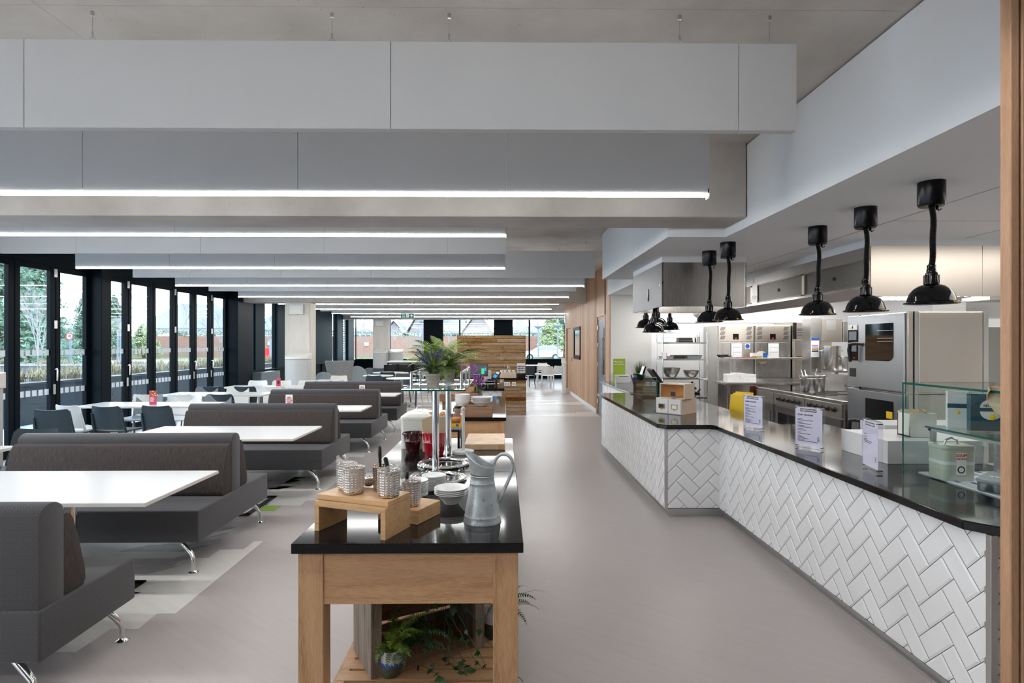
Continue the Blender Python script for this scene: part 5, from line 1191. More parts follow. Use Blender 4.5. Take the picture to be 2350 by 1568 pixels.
t = thing('canister', 'small steel canister at the right of the top wire shelf', 'canister', (3.80, 11.4, 1.655)); obj('body', MB().lathe([(.05, 0), (.05, .11), (.02, .12)], 24), 'steel_h', t, smooth=40); obj('lid_knob', MB().ball((0, 0, .13), .014, 10, 6), 'chrome', t)
for i, (x, w, h, lb) in enumerate(((3.19, .11, .05, 'shallow tray at the left of the second wire shelf'), (3.42, .11, .07, 'dark baking tray in the middle of the second wire shelf'), (3.70, .15, .07, 'grey roasting tin at the right of the second wire shelf'))):
    t = thing('roasting_tin', lb, 'tin', (x, 11.4, 1.335), 0, 'tins on the second wire shelf'); obj('tin', MB().prism([(-w*.85, 0), (w*.85, 0), (w, h), (-w, h)], -.15, .15, ax='y'), ['steel_h', 'black_plastic', 'grey_plastic'][i], t, bev=.004); obj('rim', MB().box(-w-.008, -.16, h-.004, w+.008, .16, h), ['steel_h', 'steel_h', 'grey_plastic'][i], t)
t = thing('hand_whisk_jar', 'red and white carton leaning at the left end of the wire shelving', 'carton', (3.10, 11.15, 1.335)); obj('carton', MB().box(-.05, -.03, 0, .02, .05, .13), 'paper', t); obj('red_side', MB().box(.02, -.03, 0, .028, .05, .12), 'red_paint', t)
t = thing('black_equipment', 'tangle of black mixer attachments on the lowest visible wire shelf', 'equipment', (3.70, 11.35, .60)); m = MB(); r = random.Random(12)
for i in range(26): p = Vector((r.uniform(-.18, .1), r.uniform(-.1, .1), r.uniform(.02, .26))); m.tube([p, p+Vector((r.uniform(-.06, .06), r.uniform(-.05, .05), r.uniform(-.02, .07)))], r.uniform(.008, .02), 7)
obj('attachments', m, 'black_plastic', t)
# area lights without fittings for the kitchen: range hood, back wall, front soffit
area('range_hood_lamp', (5.0, 7.6, 2.45), (2.6, 2.6), 95, (1, .98, .95)); area('kitchen_lamp', (4.6, 10.9, 2.58), (3.6, .9), 85, (1, .98, .96)); area('kitchen_front_lamp', (5.0, 3.6, 2.60), (2.2, 2.2), 60, (1, .95, .88))
# ================================================================ BUFFET ISLAND
TZ = .87
def oak_table(x0, x1, y0, y1, lb, legw=.095, shelf=True):
    t = thing('buffet_table', lb, 'table', (x0, y0, 0), 0, 'oak buffet tables with black stone tops'); L = x1-x0; D = y1-y0
    if y0 < 3:
        s = 3.44-y0; obj('worktop', MB().box(0, 0, .832, L, s-.001, TZ), 'quartz', t, bev=.003, seg=2); obj('worktop', MB().box(0, s+.001, .832, L, D, TZ), 'quartz', t, bev=.003, seg=2)
    else: obj('worktop', MB().box(0, 0, .832, L, D, TZ), 'quartz', t, bev=.003, seg=2)
    i = .02
    for (x, y) in ((i, i), (L-i-legw, i), (i, D-i-legw), (L-i-legw, D-i-legw), (i, D/2-legw/2), (L-i-legw, D/2-legw/2)):
        obj('leg', MB().box(x, y, 0, x+legw, y+legw, .832), 'oak', t, bev=.002)
    obj('end_apron', MB().box(i+legw, i+.006, .632, L-i-legw, i+.034, .832), 'oak_x', t, bev=.001); obj('end_apron', MB().box(i+legw, D-i-.034, .632, L-i-legw, D-i-.006, .832), 'oak_x', t)
    for x in (i+.01, L-i-.036): obj('side_apron', MB().box(x, i+legw, .632, x+.026, D-i-legw, .832), 'oak', t)
    if shelf:
        for x in (i+.02, L-i-.07): obj('shelf_rail', MB().box(x, i+legw, .05, x+.05, D-i-legw, .12), 'oak', t)
        y = .12; k = 0
        while y < D-.14: obj('shelf_slat', MB().box(i+.03, y, .10, L-i-.03, y+.079, .122), 'oak_x', t, bev=.0015); y += .097
    return t
it = oak_table(-.795, .078, 2.203, 4.665, 'long oak buffet table in the foreground with a black stone top and slatted shelf')
oak_table(-.81, .035, 5.98, 8.40, 'second oak buffet table further back, carrying crates of plates', shelf=False)
# plate warming wells
for i, (px, Y, lb) in enumerate(((1004, 3.245, 'round steel plate well, the front one, behind the stacked plates'), (1018, 3.645, 'round steel plate well, the rear one, under the glass shelf'))):
    x = X_(px, Y); t = thing('plate_well', lb, 'plate well', (x, Y, TZ), 0, 'round steel plate wells')
    obj('ring', MB().lathe([(.160, 0), (.163, .008), (.158, .015), (.152, .014), (.150, .010)], 64, cap=False), 'chrome', t, smooth=50); obj('flange', MB().lathe([(.150, .010), (.128, .013)], 64, cap=False), 'satin', t, smooth=50); obj('inner_ring', MB().lathe([(.128, .013), (.124, .018), (.119, .016), (.117, .006)], 64, cap=False), 'chrome', t, smooth=50)
    obj('well', MB().lathe([(.118, .010), (.112, .004), (.105, .003), (.0001, .003)], 48, cap=False), 'black_gloss', t, smooth=40)  # shallow black disc painted as the shade inside a deep well
    obj('inner_wall', MB().lathe([(.117, .004), (.119, .018)], 48, cap=False), 'steel_h', t, smooth=40)
    for a in (40, 140, 270): obj('stud', MB().ball((.124*cos(R(a)), .124*sin(R(a)), .021), .005, 8, 6), 'chrome', t, smooth=60)
# glass shelf on chrome posts
gx0, gx1, gy0, gy1, gz = -.578, -.213, 3.33, 4.28, 1.352
t = thing('glass_shelf', 'glass shelf on two chrome posts over the middle of the buffet table', 'shelf', (-.395, 3.45, TZ))
for (x, y) in ((-.395, 3.445), (-.362, 3.895)):
    obj('post', MB().cyl((x, y, TZ), (x, y, gz), .0205, 24), 'chrome', t, world=True, smooth=50); obj('flange', MB().lathe([(.04, 0), (.04, .004), (.022, .008)], 28, (x, y, TZ)), 'chrome', t, world=True, smooth=40)
    obj('top_flange', MB().lathe([(.022, 0), (.045, .005)], 28, (x, y, gz-.006)), 'chrome', t, world=True)
obj('glass', MB().box(gx0, gy0, gz, gx1, gy1, gz+.009), 'case_glass', t, world=True)
for m in (MB().box(gx0, gy0-.001, gz-.0002, gx1, gy0+.0005, gz+.0092), MB().box(gx1-.0005, gy0, gz-.0002, gx1+.001, gy1, gz+.0092), MB().box(gx0-.001, gy0, gz-.0002, gx0+.0005, gy1, gz+.0092)): obj('glass_edge', m, 'glass_edge', t, world=True)
for (x, y) in ((gx0+.04, gy0+.12), (gx0+.04, gy0+.5), (gx0+.04, gy1-.05), (gx1-.03, gy0+.12), (gx1-.03, gy0+.5), (gx1-.03, gy1-.05)): obj('gallery_post', MB().cyl((x, y, gz+.009), (x, y, gz+.105), .0085, 12), 'satin', t, world=True, smooth=50)
for x in (gx0+.04, gx1-.03): obj('gallery_rail', MB().tube([(x, gy0+.11, gz+.10), (x, gy1-.04, gz+.10)], .0055, 8), 'satin', t, world=True); obj('gallery_glass', MB().box(x-.002, gy0+.12, gz+.02, x+.002, gy1-.05, gz+.09), 'case_glass', t, world=True)
# ---- riser and block
a, rz, L = place((721.4, 1218.6), (884.6, 1241), TZ); rz = R(-21.5); L = .332; D = .185; H = .121
t = thing('wooden_riser', 'bridge shaped oak riser at the front of the buffet table', 'riser', (a.x, a.y, TZ), rz)
M3 = 'oak_x'
obj('side', MB().prism([(0, 0), (.022, 0), (.022, H-.022), (0, H)], 0, D, ax='y'), 'bamboo', t, bev=.001); obj('side', MB().prism([(L, 0), (L, H), (L-.022, H-.022), (L-.022, 0)], 0, D, ax='y'), 'bamboo', t, bev=.001)
obj('top', MB().prism([(0, H), (.022, H-.022), (L-.022, H-.022), (L, H)], 0, D, ax='y'), 'bamboo', t, bev=.001)
ub = tag(obj('wooden_board', MB().box(.0, .018, H, L, D, H+.022), 'bamboo', bev=.002), 'flat oak board lying on the riser under the hammered pots', 'board'); ub.location = (a.x, a.y, TZ+.0005); ub.rotation_euler = (0, 0, rz)
mw = Matrix.Translation((a.x, a.y, TZ)) @ Matrix.Rotation(rz, 4, 'Z')
b2 = Vector(G(953.5, 1208, TZ)); t = tag(obj('wooden_block', MB().box(-.20, .0, 0, 0, .185, .060), 'bamboo', bev=.002), 'low solid oak block tucked behind the right end of the riser', 'block'); t.location = (b2.x+.006, b2.y+.012, TZ); t.rotation_euler = (0, 0, R(-25))
# ---- hammered pots
def cup(px, py, z, r, h, lb, seed, film=True):
    x, y = G(px, py, z); t = thing('hammered_pot', lb, 'pot', (x, y, z), seed, 'hammered steel cutlery pots')
    prof = [(r*.80, 0), (r*.89, .004)]+[(r*(.90+.10*k/6), .004+(h-.006)*k/6) for k in range(7)]+[(r*1.04, h), (r*1.02, h+.0015), (r*.97, h-.002), (r*.86, .01), (.0003, .008)]
    obj('body', MB().lathe(prof, 40), 'hammered', t, smooth=50)
    if film:
        rn = random.Random(seed); m = MB(); n = 22; k = 7; vs = []; 
        for i in range(k+1):
            for j in range(n):
                q = i/k; a_ = 2*PI*j/n; rad = r*1.05 if i < 3 else r*1.05*(1-(i-3)/(k-3)); z_ = h*(.15+.86*min(i/3, 1))+(0 if i < 3 else .003*(i-3)); rad = max(rad, .001)
                vs.append(((rad+rn.uniform(-.001, .0025))*cos(a_), (rad+rn.uniform(-.001, .0025))*sin(a_), z_+rn.uniform(-.002, .005)+(.028*max(0, cos(a_-2.4))**3 if i in (3, 4) else 0)))
        m.add(vs, [(i*n+j, i*n+(j+1) % n, (i+1)*n+(j+1) % n, (i+1)*n+j) for i in range(k) for j in range(n)]); obj('film_wrap', m, 'cling_film', t)
    return x, y
ZR = TZ+H+.0225
cup(797, 1121, ZR, .041, .105, 'hammered steel pot with film at the back left of the riser', 1)
cup(812, 1132, ZR, .0435, .105, 'film wrapped hammered steel pot at the front left of the riser', 2)
xk, yk = cup(877, 1124, ZR, .040, .10, 'hammered steel pot with a black knife handle at the back of the riser', 3, False)
xs_, ys_ = cup(893, 1139.5, ZR, .0445, .105, 'film wrapped hammered steel pot at the front right of the riser', 4)
xb, yb_ = cup(944, 1160, TZ+.0605, .040, .105, 'film wrapped hammered pot standing on the low oak block', 5)
x, y = G(846, 1115, ZR); t = thing('dip_bowl', 'small film covered steel bowl between the hammered pots', 'bowl', (x, y, ZR)); obj('bowl', MB().lathe([(.015, 0), (.028, .012), (.036, .035), (.037, .036), (.033, .03), (.001, .006)], 28), 'hammered', t, smooth=50); obj('film_wrap', MB().lathe([(.0375, .02), (.038, .038), (.02, .044), (.001, .040)], 18, cap=False), 'cling_film', t)
def handle(p0, p1, w, lb, m='black_plastic'):
    d = Vector(p1)-Vector(p0); o = tag(obj('cutlery', MB().tube([p0, tuple(Vector(p0)+d*.45), tuple(Vector(p0)+d*.8), tuple(Vector(p0)+d*.97), p1], [w*.55, w*.7, w, w*.9, w*.35], 10), m, smooth=50), lb, 'cutlery'); return o
handle((xk-.005, yk, ZR+.03), (xk-.012, yk+.005, ZR+.182), .008, 'black knife handle standing up from the back pot on the riser')
handle((xs_+.01, ys_, ZR+.04), (xs_-.018, ys_+.01, ZR+.155), .0095, 'patterned black spoon handle leaning in the front right pot')
handle((xb-.02, yb_, TZ+.09), (xb-.018, yb_-.002, TZ+.205), .0085, 'black handle sticking up from the pot on the low block')
x, y = G(806, 1128, ZR); handle((x+.012, y, ZR+.05), (x-.03, y+.01, ZR+.15), .002, 'thin steel skewer leaning in the front left pot', 'chrome')
# ---- crockery
def ordi(k, n): return 'topmost' if k == n-1 else 'lowest' if k == 0 else ['second', 'third', 'fourth', 'fifth', 'sixth', 'seventh', 'eighth', 'ninth', 'tenth', 'eleventh', 'twelfth'][k-1]+' from the bottom'
def stack(x, y, z, r, n, step, kind, where, grp, prof):
    src = None
    for k in range(n):
        lb = 'white %s, %s of the %s' % (kind, ordi(k, n), where)
        if src is None:
            src = tag(obj(kind.replace(' ', '_'), MB().lathe([(r*a_, b_) for a_, b_ in prof], 44), 'porcelain', smooth=50), lb, kind.split()[-1], grp); src.location = (x, y, z)
        else:
            c = src.copy(); COL.objects.link(c); c.location = (x+.0008*sin(k*2.3), y+.0008*cos(k*1.7), z+k*step); c['label'] = lb
PL = [(.001, .003), (.50, .0), (.56, .0), (.60, .004), (.90, .0095), (1.0, .0125), (1.0, .0150), (.90, .0125), (.60, .0075), (.001, .0065)]
BW = [(.001, .003), (.38, 0), (.42, .0), (.50, .010), (.72, .030), (.90, .043), (1.0, .048), (1.0, .0505), (.90, .046), (.72, .034), (.48, .013), (.001, .007)]
BW2 = [(.001, .003), (.40, 0), (.46, .0), (.66, .018), (.90, .045), (1.0, .062), (1.0, .065), (.88, .047), (.62, .020), (.001, .007)]
stack(X_(953, 2.885), 2.885, TZ, .063, 12, .0062, 'side plate', 'left stack on the front table', 'side plates stacked in two piles on the front table', PL)
stack(X_(996, 3.02), 3.02, TZ, .063, 11, .0062, 'side plate', 'right stack on the front table', 'side plates stacked in two piles on the front table', PL)
stack(X_(1035, 2.765), 2.765, TZ, .079, 4, .0085, 'soup bowl', 'stack beside the metal jug', 'soup bowls beside the jug', BW)
stack(X_(926, 3.07), 3.07, TZ, .055, 2, .0062, 'saucer', 'pair behind the oak riser', 'saucers behind the riser', PL)
# ---- galvanised jug
x, y = G(1107, 1196, TZ); t = thing('metal_jug', 'tall galvanised pouring jug with a long handle at the right of the front table', 'jug', (x, y, TZ))
pr = [(.070, .002), (.080, .0), (.0805, .004), (.0765, .012), (.0765, .026), (.0765, .029), (.0755, .031), (.0745, .033)]
for k in range(9): pr.append((.0735-.0215*(k/8)**1.05, .04+.122*k/8))
pr += [(.0535, .164), (.0515, .168), (.0520, .171), (.0505, .174), (.0495, .192), (.0515, .194), (.0500, .197)]
n = 48; m = MB(); m.lathe(pr, n, cap=False); m.lathe([(.001, .003), (.072, .003)], n, cap=False)
# collar that rises to the lip on the left
vs = []; K_ = 8
for i in range(K_+1):
    q = i/K_
    for j in range(n):
        a_ = 2*PI*j/n; s = (1+cos(a_-PI))/2; hgt = .038+.062*s**2.2; out = .006*q+.020*q*q*s**3
        vs.append(((.0500+out)*cos(a_), (.0500+out)*sin(a_)*(1-.25*q*s**4), .197+hgt*q))
m.add(vs, [(i*n+j, i*n+(j+1) % n, (i+1)*n+(j+1) % n, (i+1)*n+j) for i in range(K_) for j in range(n)])
jb = obj('body', m, 'galvanised', t, smooth=50); so = jb.modifiers.new('s', 'SOLIDIFY'); so.thickness = .0015
hp = [(.049, 0, .232), (.057, 0, .262), (.078, 0, .283), (.103, 0, .284), (.122, 0, .270), (.130, 0, .245), (.127, 0, .218), (.115, 0, .185), (.098, 0, .145), (.084, 0, .112), (.074, 0, .088), (.070, 0, .080)]
def smooth_path(P, k=5):
    P = [Vector(q) for q in P]; out = []
    for i in range(len(P)-1):
        p0, p1, p2, p3 = P[max(i-1, 0)], P[i], P[i+1], P[min(i+2, len(P)-1)]
        for j in range(k):
            q = j/k; out.append(.5*((2*p1)+(p2-p0)*q+(2*p0-5*p1+4*p2-p3)*q*q+(3*p1-p0-3*p2+p3)*q**3))
    return out+[P[-1]]
hp = smooth_path(hp); obj('handle', MB().tube(hp, [.0058+.0014*min(1, i/5) if i < len(hp)-9 else .0072-.004*(i-len(hp)+9)/8 for i in range(len(hp))], 12), 'galvanised', t, smooth=60)
t.rotation_euler = (0, 0, R(-8))
# ---- white bread bin
x = X_(918, 4.18); t = thing('bread_bin', 'cream enamel bread bin with a ring on its lid, behind the dark red bucket', 'bin', (x, 4.20, TZ), 0); W_ = .228; D_ = .30
rb = lambda e: [(W_/2+sx*(W_/2+e-.03)+.03*cos(R(q)), D_/2+sy*(D_/2+e-.03)+.03*sin(R(q))) for (sx, sy, a0) in ((1, 1, 0), (-1, 1, 90), (-1, -1, 180), (1, -1, 270)) for q in range(a0, a0+91, 18)]
obj('body', MB().prism(rb(0), 0, .215), 'cream_enamel', t, smooth=40)
A_, B_, C2 = rb(.005), rb(.003), rb(-.075); nA = len(A_); m = MB()
lv = [(A_, .205), (A_, .222), (B_, .228), (C2, .262)]
m.add([(px_, py_, z_) for P_, z_ in lv for px_, py_ in P_], [tuple(range(nA-1, -1, -1)), tuple(3*nA+k for k in range(nA))]+[(i*nA+k, i*nA+(k+1) % nA, (i+1)*nA+(k+1) % nA, (i+1)*nA+k) for i in range(3) for k in range(nA)])
obj('lid', m, 'cream_enamel', t, bev=.002, smooth=40); obj('ring_handle', MB().tube([(W_/2+.022*cos(R(q)), D_/2, .262+.03*sin(R(q))) for q in range(0, 181, 20)], .003, 8), 'chrome', t, smooth=60)
# ---- buckets
def bucket(px, py, rt, rb_, h, m_, lb):
    x, y = G(px, py, TZ); t = thing('enamel_bucket', lb, 'bucket', (x, y, TZ)); 
    obj('body', MB().lathe([(rb_, 0), (rb_*1.02, .004), (rb_+(rt-rb_)*.55, h*.55), (rb_+(rt-rb_)*.57+.002, h*.57), (rb_+(rt-rb_)*.6, h*.59), (rt, h), (rt*1.04, h+.001), (rt*1.02, h+.006), (rt*.96, h), (rb_*.96, .01), (.001, .008)], 44), m_, t, smooth=50)
    obj('oval_badge', MB().lathe([(.016, 0), (.014, .003), (.001, .0045)], 24, (0, 0, 0), Matrix.Translation((rt*.50, -rt*.74, h*.45)) @ Matrix.Rotation(R(96), 4, 'X') @ Matrix.Rotation(R(32), 4, 'Y') @ Matrix.Diagonal((.75, 1.5, 1, 1))), m_, t, smooth=60)
    for s in (-1, 1): obj('ear', MB().tube([(s*rt*.99, -.012, h*.93), (s*(rt+.010), 0, h*.99), (s*rt*.99, .012, h*.93)], .003, 6), m_, t)
    return x, y
xd, yd = bucket(947, 1035, .066, .046, .125, 'brown_enamel', 'dark brown enamel bucket full of black handled cutlery'); xr, yr = bucket(996, 1043, .083, .062, .150, 'red_enamel', 'bright red enamel bucket holding brown paper bags, behind the front chrome post')
src = None; r = random.Random(6)
for i in range(14):
    a_ = r.uniform(0, 2*PI); q = r.uniform(.01, .045); p = (xd+q*cos(a_)+.012, yd+q*sin(a_), TZ+.055); lb = 'black handled knife or fork standing in the dark brown bucket'
    if src is None:
        src = tag(obj('cutlery', MB().tube([(0, 0, 0), (0, 0, .06), (.003, 0, .085)], [.004, .0052, .004], 8), 'black_plastic', smooth=50), lb, 'cutlery', 'cutlery in the dark brown bucket'); src.location = p; src.rotation_euler = (r.uniform(-.25, .25), r.uniform(-.1, .4), 0)
    else: c = src.copy(); COL.objects.link(c); c.location = p; c.rotation_euler = (r.uniform(-.25, .25), r.uniform(-.1, .45), 0)
t = thing('paper_bag', 'brown paper bags standing in the red bucket, taller left one', 'paper bag', (xr-.028, yr-.005, TZ+.02)); obj('bag', MB().add([(-.045, -.02, 0), (.02, -.03, 0), (.03, .02, 0), (-.035, .03, 0), (-.055, -.03, .225), (.035, -.035, .252), (.045, .02, .250), (-.045, .035, .222)], [(3, 2, 1, 0), (0, 1, 5, 4), (1, 2, 6, 5), (2, 3, 7, 6), (3, 0, 4, 7), (4, 5, 6, 7)]), 'kraft', t, bev=.004)
t = thing('paper_bag', 'brown paper bag standing at the right of the red bucket behind the post', 'paper bag', (xr+.038, yr+.012, TZ+.02)); obj('bag', MB().add([(-.02, -.02, 0), (.03, -.02, 0), (.03, .02, 0), (-.02, .02, 0), (-.025, -.025, .236), (.045, -.025, .240), (.045, .03, .243), (-.02, .03, .238)], [(3, 2, 1, 0), (0, 1, 5, 4), (1, 2, 6, 5), (2, 3, 7, 6), (3, 0, 4, 7), (4, 5, 6, 7)]), 'kraft', t, bev=.004)
# ---- towel stand and chopping board
x, y = G(1063, 1040, TZ); t = thing('paper_towel_stand', 'white wooden kitchen roll stand, empty, with a ball on top', 'stand', (x, y, TZ)); obj('base', MB().lathe([(.074, 0), (.076, .003), (.076, .016), (.070, .020), (.02, .022)], 48), 'white_plastic', t, smooth=40)
obj('rod', MB().cyl((0, 0, .018), (0, 0, .295), .0115, 20), 'white_plastic', t, smooth=50); obj('ball', MB().ball((0, 0, .305), .0155, 20, 12), 'white_plastic', t, smooth=60)
tag(obj('butcher_block', MB().box(-.272, 4.145, TZ, .016, 4.64, TZ+.042), 'butcher', bev=.003), 'thick end grain chopping board at the far right of the front table', 'chopping board')
# ---- tile topped stand with buns
t = thing('tiled_stand', 'small black framed stand with a patterned tile top carrying packs of buns', 'stand', (-.52, 4.22, TZ)); 
x1_ = X_(1055, 4.25); x0_ = x1_-.30
for (x, y) in ((x0_, 4.25), (x1_-.016, 4.25), (x0_, 4.55), (x1_-.016, 4.55)): obj('leg', MB().box(x, y, TZ, x+.016, y+.016, TZ+.118), 'black_plastic', t, world=True)
obj('frame', MB().box(x0_, 4.25, TZ+.112, x1_, 4.566, TZ+.128), 'black_plastic', t, world=True); obj('tile_top', MB().box(x0_-.002, 4.248, TZ+.128, x1_+.002, 4.568, TZ+.138), 'white_laminate', t, world=True)
m = MB()
for i in range(18): m.box(x0_+.005+i*.0165, 4.2465, TZ+.1295, x0_+.014+i*.0165, 4.248, TZ+.1365)
obj('tile_pattern', m, 'blue_label', t, world=True)
r = random.Random(9); k = 0
for row, z in enumerate((TZ+.138, TZ+.176, TZ+.214)):
    for col, xx in enumerate((x1_-.20, x1_-.115, x1_-.035)):
        if row == 2 and col == 2: continue
        lb = 'bun in the bagged %s, %s layer on the tiled stand' % (['left column', 'middle column', 'right column'][col], ['bottom', 'middle', 'top'][row])
        o = tag(obj('bread_bun', MB().lathe([(.001, 0), (.030, .0), (.040, .010), (.040, .022), (.030, .034), (.001, .038)], 24), 'bread', smooth=60), lb, 'bun', 'bagged buns on the tiled stand'); o.location = (xx, 4.32, z)
t = thing('bun_bag', 'orange and yellow printed bag around the right hand buns', 'bag', (x1_-.04, 4.32, TZ+.138)); obj('bag', MB().box(-.055, -.052, .0, .05, .055, .105), 'clear_film', t, bev=.01); obj('printed_side', MB().add([(.045, -.056, 0), (.052, .05, .0), (.045, .05, .14), (.01, -.056, .115), (.04, -.057, .12)], [(0, 1, 2, 4)]), 'orange', t); obj('printed_front', MB().box(-.02, -.058, .005, .045, -.056, .035), 'yellow', t); obj('print_label', MB().box(.012, -.0595, .012, .030, -.058, .030), 'blue_label', t)
t = thing('bun_bag', 'printed bag around the left hand buns with a small white label', 'bag', (x1_-.16, 4.32, TZ+.138)); obj('bag', MB().box(-.085, -.052, .0, .055, .055, .12), 'clear_film', t, bev=.01); obj('printed_front', MB().box(-.01, -.058, .035, .045, -.056, .075), 'orange', t); obj('print_label', MB().box(-.005, -.0595, .03, .02, -.058, .07), 'paper_lilac', t)
x = x1_-.03; t = thing('glass_jar', 'clear glass jar with a black lid behind the buns', 'jar', (x, 4.50, TZ+.138)); obj('jar', MB().lathe([(.035, 0), (.04, .01), (.04, .09), (.028, .11), (.028, .12)], 28), 'acrylic', t, smooth=50); obj('lid', MB().lathe([(.03, .12), (.03, .138)], 24), 'black_plastic', t)
# ---- planting -----------------------------------------------------------
def fern(mb, n, L, droop, w, seed, up=.9, amin=0, amax=2*PI, nl=16, tilt=.0):
    r = random.Random(seed)
    for f in range(n):
        az = amin+(amax-amin)*(f+r.uniform(.1, .9))/n; el = up*r.uniform(.55, 1.15); l = L*r.uniform(.65, 1.05); p = Vector((0, 0, 0)); e = el; st = l/nl; tw = r.uniform(-.5, .5)
        prev = None
        for i in range(nl+1):
            d = Vector((cos(az)*cos(e), sin(az)*cos(e), sin(e))); side = Vector((-sin(az), cos(az), 0)); nrm = d.cross(side)
            side = (side*cos(tw)+nrm*sin(tw)).normalized()
            q = i/nl; lw = w*sin(PI*min(1, q*.86+.12))**.8*(1 if q > .10 else .2)
            if i > 1:
                for s in (-1, 1):
                    b = p; tip = p+side*s*lw+d*lw*.45+Vector((0, 0, -lw*.12)); wd_ = st*.62
                    mid = b+(tip-b)*.45
                    mb.add([b-d*wd_*.35, mid-d*wd_*.55, tip, mid+d*wd_*.55, b+d*wd_*.35], [(0, 1, 2, 3, 4)])
            np_ = p+d*st
            mb.add([p-side*.0012, p+side*.0012, np_+side*.0010, np_-side*.0010], [(0, 1, 2, 3)])
            p = np_; e -= droop*(.4+1.2*q)/nl*1.8
    return mb
def lavender(mbs, mbf, n, h, spread, seed, fr=.006):
    r = random.Random(seed)
    for _ in range(n):
        az = r.uniform(0, 2*PI); sp = spread*r.uniform(.2, 1); hh = h*r.uniform(.6, 1); pts = [(sp*q**1.6*cos(az), sp*q**1.6*sin(az), hh*q) for q in (0, .35, .7, 1)]
        mbs.tube(pts, .0012, 4)
        T = Vector(pts[-1]); d = (T-Vector(pts[-2])).normalized()
        for k in range(9):
            c = T-d*(k*.0075)
            for j in range(4):
                a_ = j*PI/2+k*.8; o = d.orthogonal().normalized(); w_ = d.cross(o); v_ = (o*cos(a_)+w_*sin(a_)); mbf.add([c, c+v_*fr+d*.003, c+v_*fr*.6+d*.010, c+d*.006], [(0, 1, 2, 3)])
clay = [(.001, .002), (.80, 0), (.84, .12), (.97, .78), (1.0, .80), (1.04, .82), (1.05, .99), (1.0, 1.0), (.94, .97), (.90, .84), (.001, .83)]
def clay_pot(px, py, z, r, h, lb):
    x, y = G(px, py, z); t = thing('potted_plant', lb, 'plant', (x, y, z), 0, 'plants in clay pots'); obj('pot', MB().lathe([(r*a_, h*b_) for a_, b_ in clay], 36), 'clay', t, smooth=45); return t
t = clay_pot(994, 888, gz+.010, .044, .080, 'lavender in a weathered clay pot at the front of the glass shelf')
s_, f_ = MB(), MB(); lavender(s_, f_, 22, .165, .11, 1, .005); o = obj('flowers', f_, 'lavender', t); o.location = (0, 0, .07); o = obj('stems', s_, 'leaf_sage', t); o.location = (0, 0, .07)
g = obj('leaves', fern(MB(), 80, .12, .8, .014, 21, 1.15, nl=10), 'leaf_sage', t); g.location = (0, 0, .072); g = obj('spikes', blades(MB(), 60, .025, .17, .08, .010, 31), 'leaf_fern', t); g.location = (0, 0, .07)
t = clay_pot(1031, 877, gz+.010, .040, .088, 'big bright green fern in a clay pot at the back of the glass shelf')
g = obj('fronds', fern(MB(), 46, .36, .75, .044, 3, 1.15, nl=26), 'leaf_fern', t); g.location = (-.05, 0, .075); g = obj('lower_fronds', fern(MB(), 16, .20, 2.0, .028, 5, .8, nl=18), 'leaf_fern', t); g.location = (0, 0, .08)
# ---- lower shelf crate, pots, ivy
cr = thing('slatted_crate', 'weathered wooden crate lying on the lower shelf of the front table', 'crate', (-.575, 2.62, .122), R(29)); CL, CD, CH_ = .54, .30, .46
for (x, y) in ((0, 0), (CL-.036, 0), (0, CD-.03), (CL-.036, CD-.03)): obj('post', MB().box(x, y, 0, x+.036, y+.028, CH_), 'crate_old', cr, bev=.002)
for x in (-.014, CL): 
    for (a_, b_) in ((.0, .085), (.10, .185), (.20, .285)): obj('side_slat', MB().box(x, a_, .002, x+.014, b_+.01, CH_), 'crate_old', cr, bev=.002)
for z in (.0, .105, .21, .315, .40): obj('back_slat', MB().box(0, CD, z, CL, CD+.012, z+.088), 'crate_brown', cr, bev=.002)
obj('base_board', MB().box(.036, 0, .0, CL-.036, CD, .012), 'crate_brown', cr); obj('top_board', MB().box(.0, 0.02, CH_, CL, CD, CH_+.012), 'crate_brown', cr)
SHZ = .1225
x, y = G(900, 1538, SHZ); t = thing('potted_fern', 'fern in a white and olive glazed pot at the mouth of the crate', 'plant', (x, y-.03, SHZ)); rp_ = .050; hp_ = .118
obj('pot_base', MB().lathe([(rp_*.86, 0), (rp_*.98, .01), (rp_, hp_*.45)], 40), 'glazed_pot_base', t, smooth=50); obj('pot_upper', MB().lathe([(rp_, hp_*.45), (rp_*1.01, hp_*.95), (rp_*1.0, hp_), (rp_*.93, hp_), (rp_*.9, hp_*.8)], 40, cap=False), 'glazed_pot_top', t, smooth=50)
m = MB(); r = random.Random(3)
for k in range(40): a_ = 2*PI*k/40; hh = .008+r.uniform(0, .014); c0 = (rp_*1.008*cos(a_), rp_*1.008*sin(a_)); c1_ = (rp_*1.008*cos(a_+.16), rp_*1.008*sin(a_+.16)); m.add([(*c0, hp_*.43), (*c1_, hp_*.43), (*c1_, hp_*.45+r.uniform(0, .012)), (*c0, hp_*.45+hh)], [(0, 1, 2, 3)])
obj('blue_glaze_drips', m, 'blue_label', t); obj('soil', MB().lathe([(.001, hp_*.86), (rp_*.92, hp_*.86)], 24, cap=False), 'soil', t)
g = obj('fronds', fern(MB(), 20, .25, .8, .026, 8, 1.3, -1.9, 1.9, nl=22), 'leaf_fern', t); g.location = (0, 0, .10); g = obj('grey_foliage', fern(MB(), 26, .13, 1.4, .016, 9, .7, nl=12), 'leaf_sage', t); g.location = (.01, 0, .10)
g = obj('dark_fronds', fern(MB(), 26, .26, 1.1, .024, 18, .95, -.4, 1.8, nl=18), 'leaf_dark', t); g.location = (.04, .02, .10)
